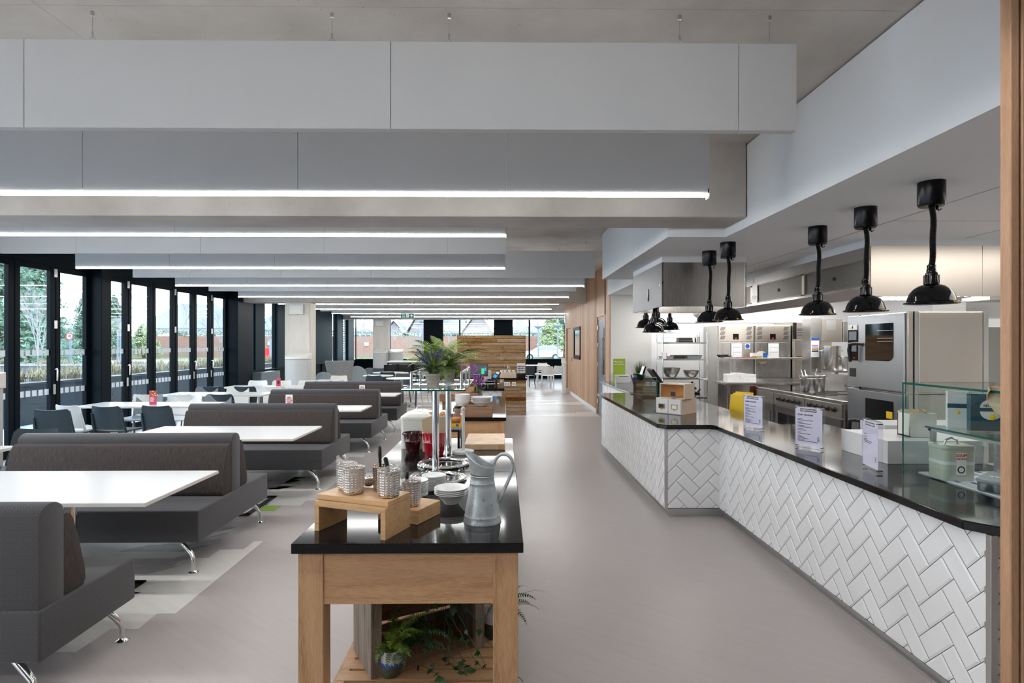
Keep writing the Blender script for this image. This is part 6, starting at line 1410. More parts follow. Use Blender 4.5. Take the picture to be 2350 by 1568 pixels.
# ivy
r = random.Random(14); lf, stn = MB(), MB()
def ivy_leaf(c, az, s):
    pts = [(0, 0), (.35, .18), (.75, .62), (.38, .52), (.12, 1.0), (-.05, 1.25), (-.2, 1.0), (-.42, .55), (-.78, .6), (-.36, .15)]
    M = Matrix.Translation(c) @ Matrix.Rotation(az, 4, 'Z') @ Matrix.Rotation(r.uniform(-1.3, -.2), 4, 'X') @ Matrix.Rotation(r.uniform(-.5, .5), 4, 'Y')
    lf.add([(x*s, y*s, .06*s*abs(x)) for x, y in pts], [(0, 1, 2, 3, 4, 5, 6, 7, 8, 9)], M)
ix0, iy0 = G(1020, 1540, SHZ)
for vn in range(9):
    p = Vector((ix0+r.uniform(-.06, .03), iy0+.16+r.uniform(-.02, .05), .50)); pts = [p.copy()]; az = r.uniform(-.6, .6)
    while p.z > SHZ+.012: p = p+Vector((r.uniform(-.012, .013)+.002*(vn-2), -.008+r.uniform(-.006, .004), -.022)); p.z = max(p.z, SHZ+.01); pts.append(p.copy())
    if vn % 2 == 0:
        for k in range(r.randint(4, 9)): p = p+Vector((r.uniform(.004, .02), -.014, 0)); p.y = max(p.y, 2.36); pts.append(p.copy())
    stn.tube(pts, .0016, 5)
    for q in pts[::2]:
        if r.random() < .9: ivy_leaf(q+Vector((r.uniform(-.018, .018), -.006, .006)), r.uniform(0, 2*PI), r.uniform(.020, .034))
t = thing('ivy_plant', 'green ivy trailing down out of the crate onto the oak slats', 'plant', (ix0, iy0+.16, .45)); obj('leaves', lf, 'leaf_dark', t, world=True); obj('vines', stn, 'leaf_grass', t, world=True)
x, y = G(1132, 1470, SHZ); t = thing('potted_fern', 'dark leaved fern in a white topped pot behind the right table leg', 'plant', (x+.005, y+.05, SHZ)); obj('pot_base', MB().lathe([(.05, 0), (.058, .01), (.06, .08)], 32), 'glazed_pot_base', t, smooth=50); obj('pot_upper', MB().lathe([(.06, .08), (.061, .13), (.055, .13)], 32), 'glazed_pot_top', t, smooth=50)
g = obj('fronds', fern(MB(), 14, .26, 1.0, .022, 41, 1.1, nl=18), 'leaf_dark', t); g.location = (.03, 0, .12); g = obj('long_frond', fern(MB(), 2, .30, .9, .022, 44, 1.15, -.2, .25, nl=20), 'leaf_sage', t); g.location = (.04, -.02, .12)
# ---- second island
def crate(x0, y0, x1, y1, z0, z1, lb, hollow=True, m='crate_brown', nm='wooden_crate'):
    t = thing(nm, lb, 'crate', (x0, y0, z0), 0, 'wooden crates on the second table'); L = x1-x0; D = y1-y0; H = z1-z0
    obj('front_board', MB().box(0, 0, 0, L, .014, H), m, t, bev=.001); obj('back_board', MB().box(0, D-.014, 0, L, D, H), m, t); obj('end_board', MB().box(0, .014, 0, .014, D-.014, H), m, t); obj('end_board', MB().box(L-.014, .014, 0, L, D-.014, H), m, t); obj('top_board', MB().box(.014, .014, H-.012, L-.014, D-.014, H), m, t); return t
Y2 = 6.02; xr_ = X_(1129, Y2); crate(xr_-.40, Y2, xr_, 6.42, TZ, TZ+.088, 'brown wooden crate under the white plates on the second table')
stack(X_(1105.5, 6.24), 6.24, TZ+.089, .118, 5, .0125, 'dinner plate', 'pile on the brown crate', 'dinner plates on the brown crate', BW)
stack(X_(1061, 6.20), 6.20, TZ+.089, .082, 4, .022, 'cereal bowl', 'pile left of the dinner plates', 'cereal bowls on the brown crate', BW2)
xl = X_(1010, 6.7); xr_ = X_(1097, 6.7); crate(xl, 6.62, xr_, 7.2, TZ+.10, TZ+.185, 'rough timber shelf box behind the stacked white bowls'); 
t = thing('timber_bearer', 'short timber bearer under the left end of the rough shelf box', 'bearer', (xl+.03, 6.65, TZ), 0, 'timber bearers'); obj('beam', MB().box(0, 0, 0, .06, .5, .10), 'crate_brown', t); t = thing('timber_bearer', 'short timber bearer under the right end of the rough shelf box', 'bearer', (xr_-.10, 6.65, TZ), 0, 'timber bearers'); obj('beam', MB().box(0, 0, 0, .06, .5, .10), 'crate_brown', t)
xl = X_(1052, 6.9); xr_ = X_(1093, 6.9); t = thing('oak_caddy', 'small oak caddy box on the rough shelf box', 'box', (xl, 6.85, TZ+.185)); L = xr_-xl
obj('front_board', MB().box(0, 0, 0, L, .012, .065), 'oak_x', t, bev=.001); obj('divider', MB().box(L*.30, -.003, 0, L*.32, .012, .065), 'crate_brown', t); obj('tall_end', MB().box(L-.02, 0, 0, L, .25, .13), 'oak', t, bev=.001); obj('back_board', MB().box(0, .24, 0, L, .25, .065), 'oak_x', t)
for (px, Y, z, lb, sd) in ((1073, 7.05, TZ+.195, 'pink lavender plant behind the glass shelf, left of the two', 2), (1097, 6.80, TZ+.075, 'pink lavender in a clay pot, right of the two', 7)):
    x = X_(px, Y)-.0; t = thing('potted_plant', lb, 'plant', (x, Y, z), 0, 'plants in clay pots'); obj('pot', MB().lathe([(.052*a_, .105*b_) for a_, b_ in clay], 28), 'clay', t, smooth=45)
    s_, f_ = MB(), MB(); lavender(s_, f_, 18, .24, .12, sd, .009); o = obj('flowers', f_, 'lavender_pink', t); o.location = (0, 0, .09); o = obj('stems', s_, 'leaf_sage', t); o.location = (0, 0, .09); g = obj('leaves', fern(MB(), 30, .10, .9, .014, sd, 1.1, nl=8), 'leaf_sage', t); g.location = (0, 0, .09)
t = thing('plant_stand', 'narrow oak stand lifting the right hand pink lavender', 'stand', (X_(1097, 6.80)-.06, 6.74, TZ)); obj('block', MB().box(0, 0, 0, .12, .12, .074), 'oak', t)
# ---- tiled till counter and timber clad bar
tc = thing('till_counter', 'short white tiled counter with a black top in front of the timber clad bar', 'counter', (-.80, 9.9, 0)); xr_ = X_(1157.6, 9.9)
obj('carcass', MB().box(-.80, 9.95, 0, xr_-.05, 12.4, .83), 'grout', tc, world=True); obj('tile_panel', tiles(0, xr_-.05+.80, 0, .82, FM((-.80, 9.948, .01), (1, 0, 0), (0, -1, 0))), 'tile', tc, world=True)
obj('side_panel', MB().box(xr_-.05, 9.95, 0, xr_-.04, 12.4, .83), 'satin', tc, world=True); obj('worktop', MB().box(-.86, 9.88, .83, xr_, 12.45, .872), 'quartz', tc, world=True, bev=.003)
x, z = PY(1099, 848, 10.6); t = thing('till_monitor', 'black till screen showing a lit green and blue panel, on the tiled counter', 'till', (x, 10.6, .872)); mt_ = Matrix.Translation((0, 0, z-.872)) @ Matrix.Rotation(R(-8), 4, 'X')
obj('monitor', MB().box(-.165, -.02, -.125, .165, .02, .11, mt_), 'black_plastic', t, bev=.006); obj('screen_face', MB().box(-.15, -.023, -.105, .15, -.02, .095, mt_), 'screen', t); obj('stand', MB().box(-.05, -.02, 0, .05, .06, z-.872-.08), 'black_plastic', t); obj('foot', MB().box(-.12, -.1, 0, .14, .12, .03), 'black_plastic', t, bev=.006)
ml = mat('screen_green', (.05, .5, .25), .5, emit=.8); mat('screen_blue', (.05, .25, .55), .5, emit=.8)
obj('screen_tiles', MB().box(.045, -.026, -.09, .10, -.023, .015, mt_), 'screen_green', t); obj('screen_tiles', MB().box(.103, -.026, -.03, .135, -.023, .03, mt_), 'screen_blue', t); obj('screen_bar', MB().box(-.14, -.026, -.10, .03, -.0235, -.088, mt_), 'screen_blue', t)
x, z = PY(1139, 862, 10.2); t = thing('card_reader', 'card payment terminal tilted on a post at the right of the tiled counter', 'card reader', (x, 10.2, .872)); obj('post', MB().cyl((0, 0, 0), (0, 0, z-.872), .02, 12), 'black_plastic', t, smooth=50); mr = Matrix.Translation((0, 0, z-.872)) @ Matrix.Rotation(R(50), 4, 'X') @ Matrix.Rotation(R(-30), 4, 'Z')
obj('reader', MB().box(-.045, -.09, -.02, .045, .09, .02, mr), 'black_plastic', t, bev=.008); obj('display', MB().box(-.03, .02, .02, .03, .07, .022, mr), 'frost', t); obj('keypad', MB().box(-.03, -.07, .02, .03, .0, .022, mr), 'screen_blue', t)
t = thing('coffee_grinder', 'cluster of black and chrome coffee gear on the tiled counter', 'equipment', (X_(1120, 10.3), 10.35, .872)); m = MB(); r = random.Random(5)
for i in range(7): xx, yy = r.uniform(-.2, .16), r.uniform(-.08, .1); m.cyl((xx, yy, 0), (xx, yy, r.uniform(.05, .15)), r.uniform(.025, .05), 14)
obj('canisters', m, 'black_gloss', t, smooth=40); obj('chrome_rails', MB().tube([(-.22, -.1, .05), (.2, -.1, .05), (.2, .05, .06)], .006, 8).tube([(-.1, -.12, .02), (-.1, -.12, .1), (.15, -.12, .1)], .005, 8), 'chrome', t, smooth=50)
t = thing('black_basket', 'black wire basket behind the clay pots, left of the till screen', 'basket', (X_(1058, 10.4), 10.4, .872)); m = MB()
for k in range(12): a_ = 2*PI*k/12; m.tube([(.10*cos(a_), .10*sin(a_), 0), (.14*cos(a_+.3), .14*sin(a_+.3), .15)], .005, 6)
m.tube([(.14*cos(2*PI*k/16), .14*sin(2*PI*k/16), .15) for k in range(17)], .006, 6); obj('wires', m, 'black_plastic', t)
t = thing('cup_box', 'small cream box behind the till screen', 'box', (X_(1119, 11.2), 11.2, .872)); obj('box', MB().box(-.07, -.06, 0, .07, .06, .24), 'cream_plastic', t, bev=.004)
# timber clad bar
bar = thing('timber_bar', 'tall reclaimed timber clad bar wall with a black shelf and power sockets', 'bar', (-1.07, 13.45, 0)); bx0, bx1 = X_(1048.5, 13.9), X_(1207.5, 13.7)
zt_ = PY(1100, 769.5, 13.9)[1]; n = 22; pb = MB(); r = random.Random(4)
for k in range(n):
    z0_, z1_ = k*zt_/n, (k+1)*zt_/n-.006; cuts = [bx0]+sorted(r.uniform(bx0+.3, bx1-.3) for _ in range(r.choice([0, 1, 1])))+[bx1]
    for i in range(len(cuts)-1): pb.box(cuts[i]+.001, 13.9+r.uniform(0, .008), z0_, cuts[i+1]-.001, 13.96, z1_)
obj('tall_cladding', pb, 'pallet', bar, world=True, bev=.003); obj('core', MB().box(bx0+.01, 13.96, 0, bx1-.005, 14.06, zt_-.005), 'crate_old', bar, world=True)
pb = MB(); xc0 = X_(1140, 13.45); n = 10
for k in range(n):
    z0_, z1_ = k*.80/n, (k+1)*.80/n-.006; pb.box(-.9, 13.45+r.uniform(0, .008), z0_, bx1-.01, 13.5, z1_)
obj('front_cladding', pb, 'pallet', bar, world=True, bev=.003); obj('counter_body', MB().box(-.9, 13.5, 0, bx1-.012, 13.9, .80), 'crate_old', bar, world=True); obj('counter_top', MB().box(-.95, 13.40, .80, bx1+.01, 13.895, .84), 'quartz', bar, world=True, bev=.003)
for (px, w_, n_) in ((1163.5, .145, 2), (1179.5, .095, 2)):
    x, z = PY(px, 881.5, 13.44); o = obj('power_socket', MB().box(x-w_/2, 13.43, z-.045, x+w_/2, 13.455, z+.045), 'led_end', bar, world=True, bev=.003)
    m = MB()
    for s in (-1, 1): m.box(x+s*w_*.22-.012, 13.427, z-.012, x+s*w_*.22+.012, 13.43, z+.012)
    obj('outlets', m, 'ink', bar, world=True)
x = X_(1166, 13.6); t = thing('cup_crate', 'plain wooden crate holding upturned cups on the black bar shelf', 'crate', (x, 13.6, .84)); obj('crate', MB().box(-.19, -.1, 0, .19, .1, .12), 'beech', t, bev=.003)
cu = None
for i, (dx, lb) in enumerate(((-.15, 'white cup at the left end of the bar crate'), (-.07, 'white cup, second from the left in the bar crate'), (.04, 'white cup, third from the left in the bar crate'), (.13, 'white cup at the right end of the bar crate'))):
    if cu is None: cu = tag(obj('coffee_cup', MB().lathe([(.02, 0), (.036, .02), (.042, .055), (.038, .05), (.001, .01)], 24), 'porcelain', smooth=50), lb, 'cup', 'cups in the bar crate'); cu.location = (x+dx, 13.6, .9605)
    else: c = cu.copy(); COL.objects.link(c); c.location = (x+dx, 13.6, .9605); c['label'] = lb
t = thing('spoon_jar', 'bunch of steel spoons standing in a cup on the bar crate', 'cutlery', (x-.01, 13.66, .96)); m = MB(); r = random.Random(1)
for i in range(9): a_ = r.uniform(0, 6.28); m.tube([(0, 0, 0), (.08*cos(a_), .03*sin(a_), r.uniform(.10, .15))], [.003, .006], 5)
obj('spoons', m, 'chrome', t)
x, z = PY(1196, 843, 13.5); t = thing('menu_board', 'small white price board with dark print on the right of the bar shelf', 'sign', (x, 13.6, .84)); obj('panel', MB().box(-.095, 0, .08, .095, .01, z-.84+.09), 'paper', t); m = MB()
for a_ in range(4):
    for b_ in range(5): m.box(-.08+b_*.034, -.003, .115+a_*.045, -.055+b_*.034, 0, .14+a_*.045)
obj('print', m, 'ink', t)
t = thing('pastry_basket', 'dark round basket of pastries at the right end of the bar shelf', 'basket', (x+.0, 13.5, .84)); obj('basket', MB().lathe([(.08, 0), (.11, .04), (.12, .11), (.11, .11), (.001, .09)], 28), 'black_plastic', t, smooth=50)
for i, (dx, dy) in enumerate(((-.05, -.02), (.02, -.03), (.06, .02), (-.01, .03))): obj('pastry', MB().ball((dx, dy, .115), .032, 12, 8, .6), 'beech', t, smooth=60)
# ================================================================ OUTSIDE
mat('paving', (.50, .53, .57), .9); mat('asphalt', (.30, .32, .34), .9)
noisy('lawn', (.10, .14, .045), (.17, .20, .08), (1, 1, 1), 3, .95); noisy('planter_dark', (.022, .028, .034), (.05, .058, .066), (1, 1, 1), 60, .5)
mat('coping', (.22, .25, .28), .7); mat('roof_tiles', (.21, .225, .25), .9); mat('roof_brown', (.23, .20, .20), .9); mat('render_white', (.34, .36, .38), .8); mat('house_glass', (.05, .06, .07), .2); mat('post_blue', (.13, .16, .20), .5); mat('car_white', (.50, .52, .54), .2, coat=.5); mat('tyre', (.02, .02, .02), .8); mat('bare_twig', (.24, .235, .23), .9)  # roof and twig colours raised to imitate distance haze
m = mat('garden_brick', (.2, .1, .07), .9); v = coords(m, (1, 1, 1)); bk = nd(m, 'TexBrick'); bk.inputs['Scale'].default_value = 1.2; bk.inputs['Brick Width'].default_value = .5; bk.inputs['Row Height'].default_value = .16; bk.inputs['Mortar Size'].default_value = .015
bk.inputs['Color1'].default_value = (.34, .15, .11, 1); bk.inputs['Color2'].default_value = (.26, .13, .10, 1); bk.inputs['Mortar'].default_value = (.28, .22, .20, 1)  # brick colours lightened, haze put into the colour
mv = nd(m, 'Mapping'); mv.inputs['Rotation'].default_value = (R(90), 0, 0); lk(m, v, mv.inputs[0]); lk(m, mv.outputs[0], bk.inputs['Vector'])
nz = noise(m, v, .55, 6); lk(m, mixc(m, ramp(m, nz, [(.42, (0, 0, 0)), (.65, (1, 1, 1))]), bk.outputs[0], (.26, .20, .17)), bs(m).inputs['Base Color'])
struct('exterior_ground', MB().box(-110, -20, -.2, -7.25, 110, -.02).box(-7.25, 27.75, -.2, 60, 110, -.02), 'paving')
struct('exterior_road', MB().box(-110, 44, -.03, 60, 60, -.01), 'asphalt'); struct('exterior_verge', MB().box(-110, 62.5, -.03, 60, 70.2, .05).box(-110, 33, -.03, -22, 37, .02), 'lawn')
gw = tag(obj('garden_wall', MB().box(-105, 70, -.1, 45, 70.5, 2.55), 'garden_brick'), 'long red brick garden wall across the road', 'garden wall')
def leafcloud(mb, c, rad, n, s, seed, shape=1.0):
    r = random.Random(seed)
    for _ in range(n):
        a_, b_ = r.uniform(0, 2*PI), r.uniform(-1, 1); q = r.random()**.4; p = Vector((c[0]+rad[0]*q*cos(a_)*math.sqrt(1-b_*b_), c[1]+rad[1]*q*sin(a_)*math.sqrt(1-b_*b_), c[2]+rad[2]*q*b_))
        u_ = Vector((r.uniform(-1, 1), r.uniform(-1, 1), r.uniform(-.6, .6))).normalized(); w_ = u_.orthogonal().normalized(); k = s*r.uniform(.5, 1.2)
        mb.add([p-u_*k, p+w_*k*.45, p+u_*k, p-w_*k*.45], [(0, 1, 2, 3)])
    return mb
hm = MB(); r = random.Random(2)
for i in range(100): leafcloud(hm, (-105+i*1.5, 70.2, 2.85+r.uniform(-.15, .25)), (1.1, .5, .42), 130, .12, i)
hg = tag(obj('ivy_hedge', hm, 'hedge', kind='stuff'), 'shaggy ivy and hedge running along the top of the brick wall', 'hedge')
def evergreen(px, Y, h, w, lb, seed, m='leaf_cedar', grp='evergreen trees outside'):
    x = X_(px, Y); t = thing('evergreen_tree', lb, 'tree', (x, Y, -.02), 0, grp); mb = MB(); r = random.Random(seed); N = 26
    for i in range(N):
        q = i/(N-1); rad = w*(1-q)**.8*(.75+.25*r.random())+.15
        for k in range(5):
            a_ = r.uniform(0, 2*PI); leafcloud(mb, (rad*.55*cos(a_), rad*.55*sin(a_), .6+h*.93*q), (rad*.6, rad*.6, h/N*1.1), int(70+rad*70), .11+.014*w, seed*100+i*5+k)
    obj('foliage', mb, m, t); obj('trunk', MB().tube([(0, 0, 0), (0, 0, h*.9)], [.2, .03], 8), 'bark', t)
evergreen(-30, 30, 9.5, 3.6, 'huge dark green cedar filling the left edge of the windows', 1); evergreen(60, 42, 10.5, 3.4, 'tall feathery cedar just right of the first window mullion', 2); evergreen(205, 62, 7.6, 2.3, 'dark pine left of the big window post', 3); evergreen(262, 60, 6.2, 1.8, 'small evergreen right of the big window post', 4); evergreen(330, 66, 3.4, 2.0, 'rounded green bush against the brick wall', 5, 'leaf_bush'); evergreen(1266, 66, 5.6, 1.9, 'yellow green conifer behind the white car', 6, 'leaf_bush'); evergreen(1287, 67, 4.4, 1.2, 'small conifer at the right edge of the far windows', 7)
def baretree(px, Y, h, lb, seed, spread=.5, d=6, tr=.35, grp='bare trees outside'):
    x = X_(px, Y); t = thing('bare_tree', lb, 'tree', (x, Y, -.02), 0, grp); mb = MB(); tk = MB(); r = random.Random(seed)
    def br(p, dr, l, rad, n):
        q = p+dr*l; (tk if n == d else mb).tube([p, q], [rad, rad*.72], 5 if n > 2 else 3, cap=False)
        if n <= 0: return
        for k in range(3 if n > 1 else 2):
            nd_ = (dr+Vector((r.uniform(-1, 1), r.uniform(-1, 1), r.uniform(-.1, .5)))*spread).normalized(); br(q, nd_, l*r.uniform(.62, .82), rad*.62, n-1)
    br(Vector((0, 0, 0)), Vector((0, 0, 1)), h*tr, h*.0085, d)
    obj('twigs', mb, 'bare_twig', t); obj('trunk', tk, 'bark', t)
baretree(87, 24, 4.4, 'small vase shaped bare tree in front of the green container', 3, .42, 6, .26)
baretree(97, 26, 4.0, 'thin bare sapling just right of the vase shaped tree', 5, .4, 5, .35); baretree(160, 58, 12, 'large bare tree behind the speed limit sign', 8, .6, 7, .2); baretree(283, 60, 10, 'bare tree with arching crown beside the tall lamp post', 9, .65, 6, .25); baretree(420, 78, 11, 'bare tree rising behind the big hipped house', 10, .6, 6, .22); baretree(508, 62, 8, 'bare tree at the last folding door leaf', 11, .6, 6, .22); baretree(620, 50, 8.5, 'wide bare tree left of the big concrete column', 12, .75, 7, .2)
baretree(831, 55, 7.5, 'slim birch like bare tree left of the far column', 13, .38, 6, .35); baretree(906, 57, 6.5, 'slim bare tree right of the far column', 14, .38, 6, .3); baretree(968, 64, 9, 'bare tree behind the twin lamp posts', 15, .5, 6, .3); baretree(1030, 64, 9, 'wide bare tree left of the timber bar', 16, .6, 7, .2); baretree(1262, 72, 12, 'large bare tree above the white car', 17, .7, 7, .2); baretree(1225, 76, 10, 'bare tree beside the far window mullion', 18, .7, 6, .2)
def house(p0, p1, yp, ye, Y, lb, kind='hip', rm='roof_tiles', dp=9, chim=None, name='house'):
    x0, z0 = PY(p0, ye, Y); x1, _ = PY(p1, ye, Y); zp = PY(p0, yp, Y+dp/2)[1]; t = thing('house', lb, 'house', (x0, Y, 0), 0, 'houses beyond the brick wall'); L = x1-x0; ov = .4
    obj('walls', MB().box(0, 0, 0, L, dp, z0), 'render_white', t)
    m = MB()
    if kind == 'hip': i = min(L, dp)*.42; m.add([(-ov, -ov, z0), (L+ov, -ov, z0), (L+ov, dp+ov, z0), (-ov, dp+ov, z0), (i, dp/2, zp), (L-i, dp/2, zp)], [(3, 2, 1, 0), (0, 1, 5, 4), (2, 3, 4, 5), (1, 2, 5), (3, 0, 4)])
    elif kind == 'gable': m.add([(-ov, -ov, z0), (L+ov, -ov, z0), (L/2, -ov, zp), (-ov, dp, z0), (L+ov, dp, z0), (L/2, dp, zp)], [(0, 2, 5, 3), (2, 1, 4, 5)]); obj('gable_wall', MB().prism([(0, z0), (L, z0), (L/2, zp-.2)], 0, .2, ax='y'), 'roof_brown', t)
    else: m.add([(-ov, -ov, z0), (L+ov, -ov, z0), (L+ov, dp/2, zp), (-ov, dp/2, zp), (-ov, dp+ov, z0), (L+ov, dp+ov, z0)], [(0, 1, 2, 3), (3, 2, 5, 4)])
    obj('roof', m, rm, t)
    if kind == 'gable':
        for s in (0, 1): xa = -ov if s == 0 else L+ov; obj('bargeboard', MB().add([(xa, -ov-.1, z0), (xa, -ov-.1, z0+.3), (L/2, -ov-.1, zp+.3), (L/2, -ov-.1, zp)], [(0, 1, 2, 3)] if s else [(3, 2, 1, 0)]).add([(xa, -ov+.05, z0), (xa, -ov+.05, z0+.3), (L/2, -ov+.05, zp+.3), (L/2, -ov+.05, zp)], [(0, 1, 2, 3)]), 'car_white', t)
    for k in range(max(2, int(L/3.5))):
        wx = (k+.5)*L/max(2, int(L/3.5)); w = obj('window', MB().box(wx-.7, -.06, z0-1.6, wx+.7, 0, z0-.5), 'house_glass', t); obj('window_frame', MB().box(wx-.75, -.05, z0-1.65, wx+.75, 0, z0-1.6).box(wx-.03, -.09, z0-1.6, wx+.03, -.06, z0-.5), 'car_white', w)
    if chim is not None: cx = PY(chim[0], ye, Y)[0]-x0; obj('chimney', MB().box(cx-.5, dp/2-.5, z0, cx+.5, dp/2+.5, zp+chim[1]), 'render_white' if chim[2] else 'garden_brick', t)
house(316, 518, 696, 753, 86, 'large house with a grey hipped roof seen through the middle door leaves'); house(100, 190, 740, 762, 90, 'low house roof behind the speed limit sign', 'side'); house(-40, 40, 735, 760, 84, 'house partly hidden by the big cedar', 'side', 'roof_brown'); house(560, 660, 722, 757, 86, 'grey roofed house left of the big concrete column', 'hip')
house(800, 852, 742, 762, 88, 'brown roofed house left of the far column', 'hip', 'roof_brown'); house(884, 924, 739, 764, 86, 'house with a white edged gable just right of the far column', 'gable'); house(938, 988, 716, 764, 86, 'house with a tall white edged gable behind the twin lamp posts', 'gable'); house(1010, 1060, 728, 760, 90, 'house with windows left of the far window mullion', 'side'); house(1062, 1134, 716, 766, 85, 'house with a broad white edged gable above the timber bar', 'gable', chim=None); house(1170, 1222, 738, 764, 87, 'house with a white chimney right of the second black panel', 'hip', 'roof_tiles', chim=(1194, 2.2, True)); house(1224, 1300, 740, 765, 90, 'low roofed house behind the yellow green conifer', 'side', 'roof_brown')
# planters with grasses
for (x0, x1, y0, y1, h, lb) in ((-11.8, -9.6, 9.9, 27.5, .80, 'long dark raised planter running beside the folding doors'), (-40, -12.5, 24.5, 26.4, .74, 'long dark raised planter parallel to the road'), (-12.4, -9.7, 6.8, 9.7, .78, 'dark raised seat wall with a frosty white top, nearest the doors')):
    t = thing('raised_planter', lb, 'planter', (x0, y0, -.02), 0, 'dark raised planters outside'); L, D = x1-x0, y1-y0
    obj('planter_wall', MB().box(0, 0, 0, L, D, h), 'planter_dark', t); obj('coping', MB().box(L-.35, -.03, h, L+.04, D+.03, h+.05).box(-.04, -.03, h, .3, D+.03, h+.05).box(-.04, -.03, h, L+.04, .25, h+.05).box(-.04, D-.25, h, L+.04, D+.03, h+.05), 'coping' if D < 20 and L > 3 else 'planter_dark', t)
    if h == .78: obj('seat_top', MB().box(0, 0, h+.001, L, D, h+.05), 'paving', t)
gm = MB(); r = random.Random(8)
for i in range(420):
    cx, cy = r.uniform(-11.5, -9.95), r.uniform(10.1, 27.2); sb_ = blades(MB(), 26, .10, r.uniform(.28, .50), .30, .012, i, 1.0, 3); o_ = len(gm.v); gm.v += [(a_+cx, b_+cy, c_+.80) for a_, b_, c_ in sb_.v]; gm.f += [tuple(k+o_ for k in f_) for f_ in sb_.f]; gm.mi += sb_.mi
for i in range(200):
    cx, cy = r.uniform(-38, -12.8), r.uniform(24.7, 26.2); sb_ = blades(MB(), 22, .12, r.uniform(.2, .4), .28, .02, i, 1.0, 3); o_ = len(gm.v); gm.v += [(a_+cx, b_+cy, c_+.74) for a_, b_, c_ in sb_.v]; gm.f += [tuple(k+o_ for k in f_) for f_ in sb_.f]; gm.mi += sb_.mi
tag(obj('dry_grasses', gm, 'dry_grass', kind='stuff'), 'straw coloured ornamental grasses growing in the raised planters', 'grasses')
# speed limit sign
x, z = PY(159.5, 772, 27); t = thing('speed_limit_sign', 'round speed limit sign with a red ring and the number 10', 'sign', (x, 27, -.02)); obj('post', MB().cyl((.02, .03, 0), (.02, .03, z+.1), .04, 10), 'post_blue', t)
mr = Matrix.Translation((0, 0, z+.02)) @ Matrix.Rotation(PI/2, 4, 'X'); obj('disc', MB().cyl((0, 0, 0), (0, 0, .01), .16, 32, mr), 'car_white', t); obj('red_ring', MB().lathe([(.125, .012), (.165, .012), (.165, .016), (.125, .016)], 32, M=mr, cap=False), 'red_paint', t); text('lettering', '10', .16, 'ink', t, (0, -.02, z+.02), (PI/2, 0, 0), bold=.004)
# lamp posts
lp = None
for (px, y_, Y, lb) in ((276, 736, 44, 'lamp post right of the big window post'), (960, 746, 52, 'left one of the twin lamp posts behind the exit sign'), (971, 741, 48, 'right one of the twin lamp posts, beside the black panel'), (1235.5, 752, 50, 'lamp post left of the yellow green conifer'), (1280, 750, 50, 'lamp post at the right edge of the far windows'), (600, 742, 46, 'lamp post seen left of the big column')):
    x, z = PY(px, y_, Y)
    t = thing('lamp_post', lb, 'lamp post', (x, Y, -.02), 0, 'lamp posts outside'); obj('post', MB().cyl((0, 0, 0), (0, 0, z), .06, 10), 'post_blue', t); obj('lamp_head', MB().lathe([(.08, 0), (.38, .20), (.40, .24), (.05, .27)], 18, (0, 0, z-.1)), 'post_blue', t)
x, z = PY(270, 757, 43); t = thing('camera_post', 'short post just left of the tall lamp post', 'post', (x, 43, -.02)); obj('post', MB().cyl((0, 0, 0), (0, 0, z), .06, 8), 'post_blue', t)
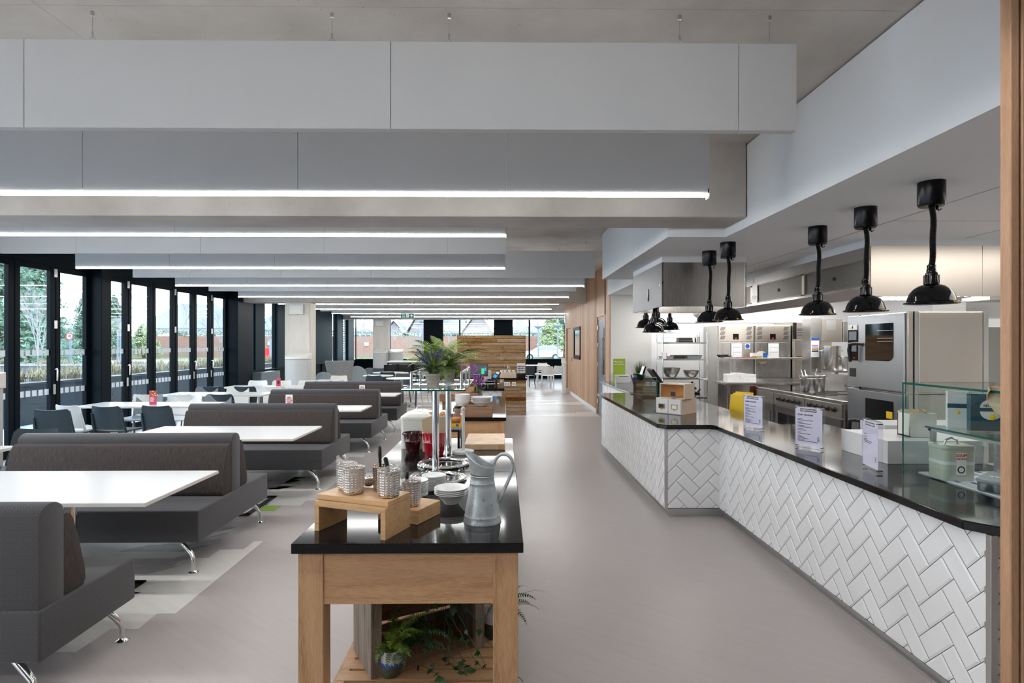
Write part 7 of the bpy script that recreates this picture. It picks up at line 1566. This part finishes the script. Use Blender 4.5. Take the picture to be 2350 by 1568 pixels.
# container, notice boards
x = X_(90, 60); t = thing('green_container', 'green metal container in front of the brick wall', 'container', (x, 60, -.02)); obj('body', MB().box(0, 0, 0, 1.4, 1.0, 1.35), 'green_sign', t, bev=.03)
for (px, y_, c, lb) in ((619, 788, 'sign_white', 'small white notice on the brick wall left of the big column'), (631, 788, 'green_sign', 'green and white exit notice on the brick wall left of the big column'), (841, 790, 'sign_white', 'white notice on the brick wall left of the far column')):
    x, z = PY(px, y_, 69.9); t = thing('wall_notice', lb, 'sign', (x, 69.9, z)); obj('panel', MB().box(-.25, 0, -.18, .25, .08, .18), c, t)
x, z = PY(612, 802, 60); t = thing('red_bin', 'red box standing by the brick wall left of the big column', 'box', (x, 60, -.02)); obj('box', MB().box(-.3, 0, 0, .4, .5, 1.2), 'red_paint', t)
x = X_(627, 30); t = thing('grey_cabinet', 'pale grey green street cabinet seen left of the big column', 'cabinet', (x-.2, 30, -.02)); obj('body', MB().box(0, 0, 0, .85, .5, 1.85), 'coping', t, bev=.02)
# parked car
def car(px, Y, lb, flip=1):
    x = X_(px, Y); t = thing('car', lb, 'car', (x, Y, -.02), 0, 'white cars parked across the road')
    pb_ = [(-2.0, .32), (-2.05, .62), (-1.95, .85), (-1.0, 1.0), (-.3, 1.42), (.2, 1.52), (1.1, 1.48), (1.75, 1.10), (2.02, .95), (2.05, .4), (1.9, .3), (1.62, .3), (1.55, .52), (1.3, .64), (1.05, .52), (.98, .3), (-.95, .3), (-1.02, .52), (-1.28, .64), (-1.55, .52), (-1.62, .3)]
    obj('body', MB().prism([(a_*flip, b_) for a_, b_ in pb_], -.85, .85, ax='y'), 'car_white', t, bev=.05, seg=2)
    obj('side_glass', MB().prism([(a_*flip, b_) for a_, b_ in ((-.75, 1.02), (-.22, 1.36), (.2, 1.44), (.35, 1.44), (.35, 1.02))], -.87, -.84, ax='y'), 'coping', t); obj('side_glass', MB().prism([(a_*flip, b_) for a_, b_ in ((.45, 1.02), (.45, 1.43), (1.05, 1.40), (1.5, 1.12), (1.45, 1.03))], -.87, -.84, ax='y'), 'coping', t)
    for wx in (-1.28, 1.3):
        w = obj('wheel', MB().lathe([(.33, -.1), (.33, .1)], 24, M=Matrix.Translation((wx*flip, -.78, .31)) @ Matrix.Rotation(PI/2, 4, 'X')), 'tyre', t); obj('hub', MB().lathe([(.2, .1), (.19, .115)], 16, M=Matrix.Translation((wx*flip, -.78, .31)) @ Matrix.Rotation(PI/2, 4, 'X')), 'coping', w)
    obj('tail_lamp', MB().box(1.88*flip-.08, -.86, .86, 1.88*flip+.08, -.7, .98), 'red_paint', t)
car(1244, 60, 'white car parked beyond the far right window'); car(1150, 60, 'nose of a second white car, mostly hidden behind the timber bar')
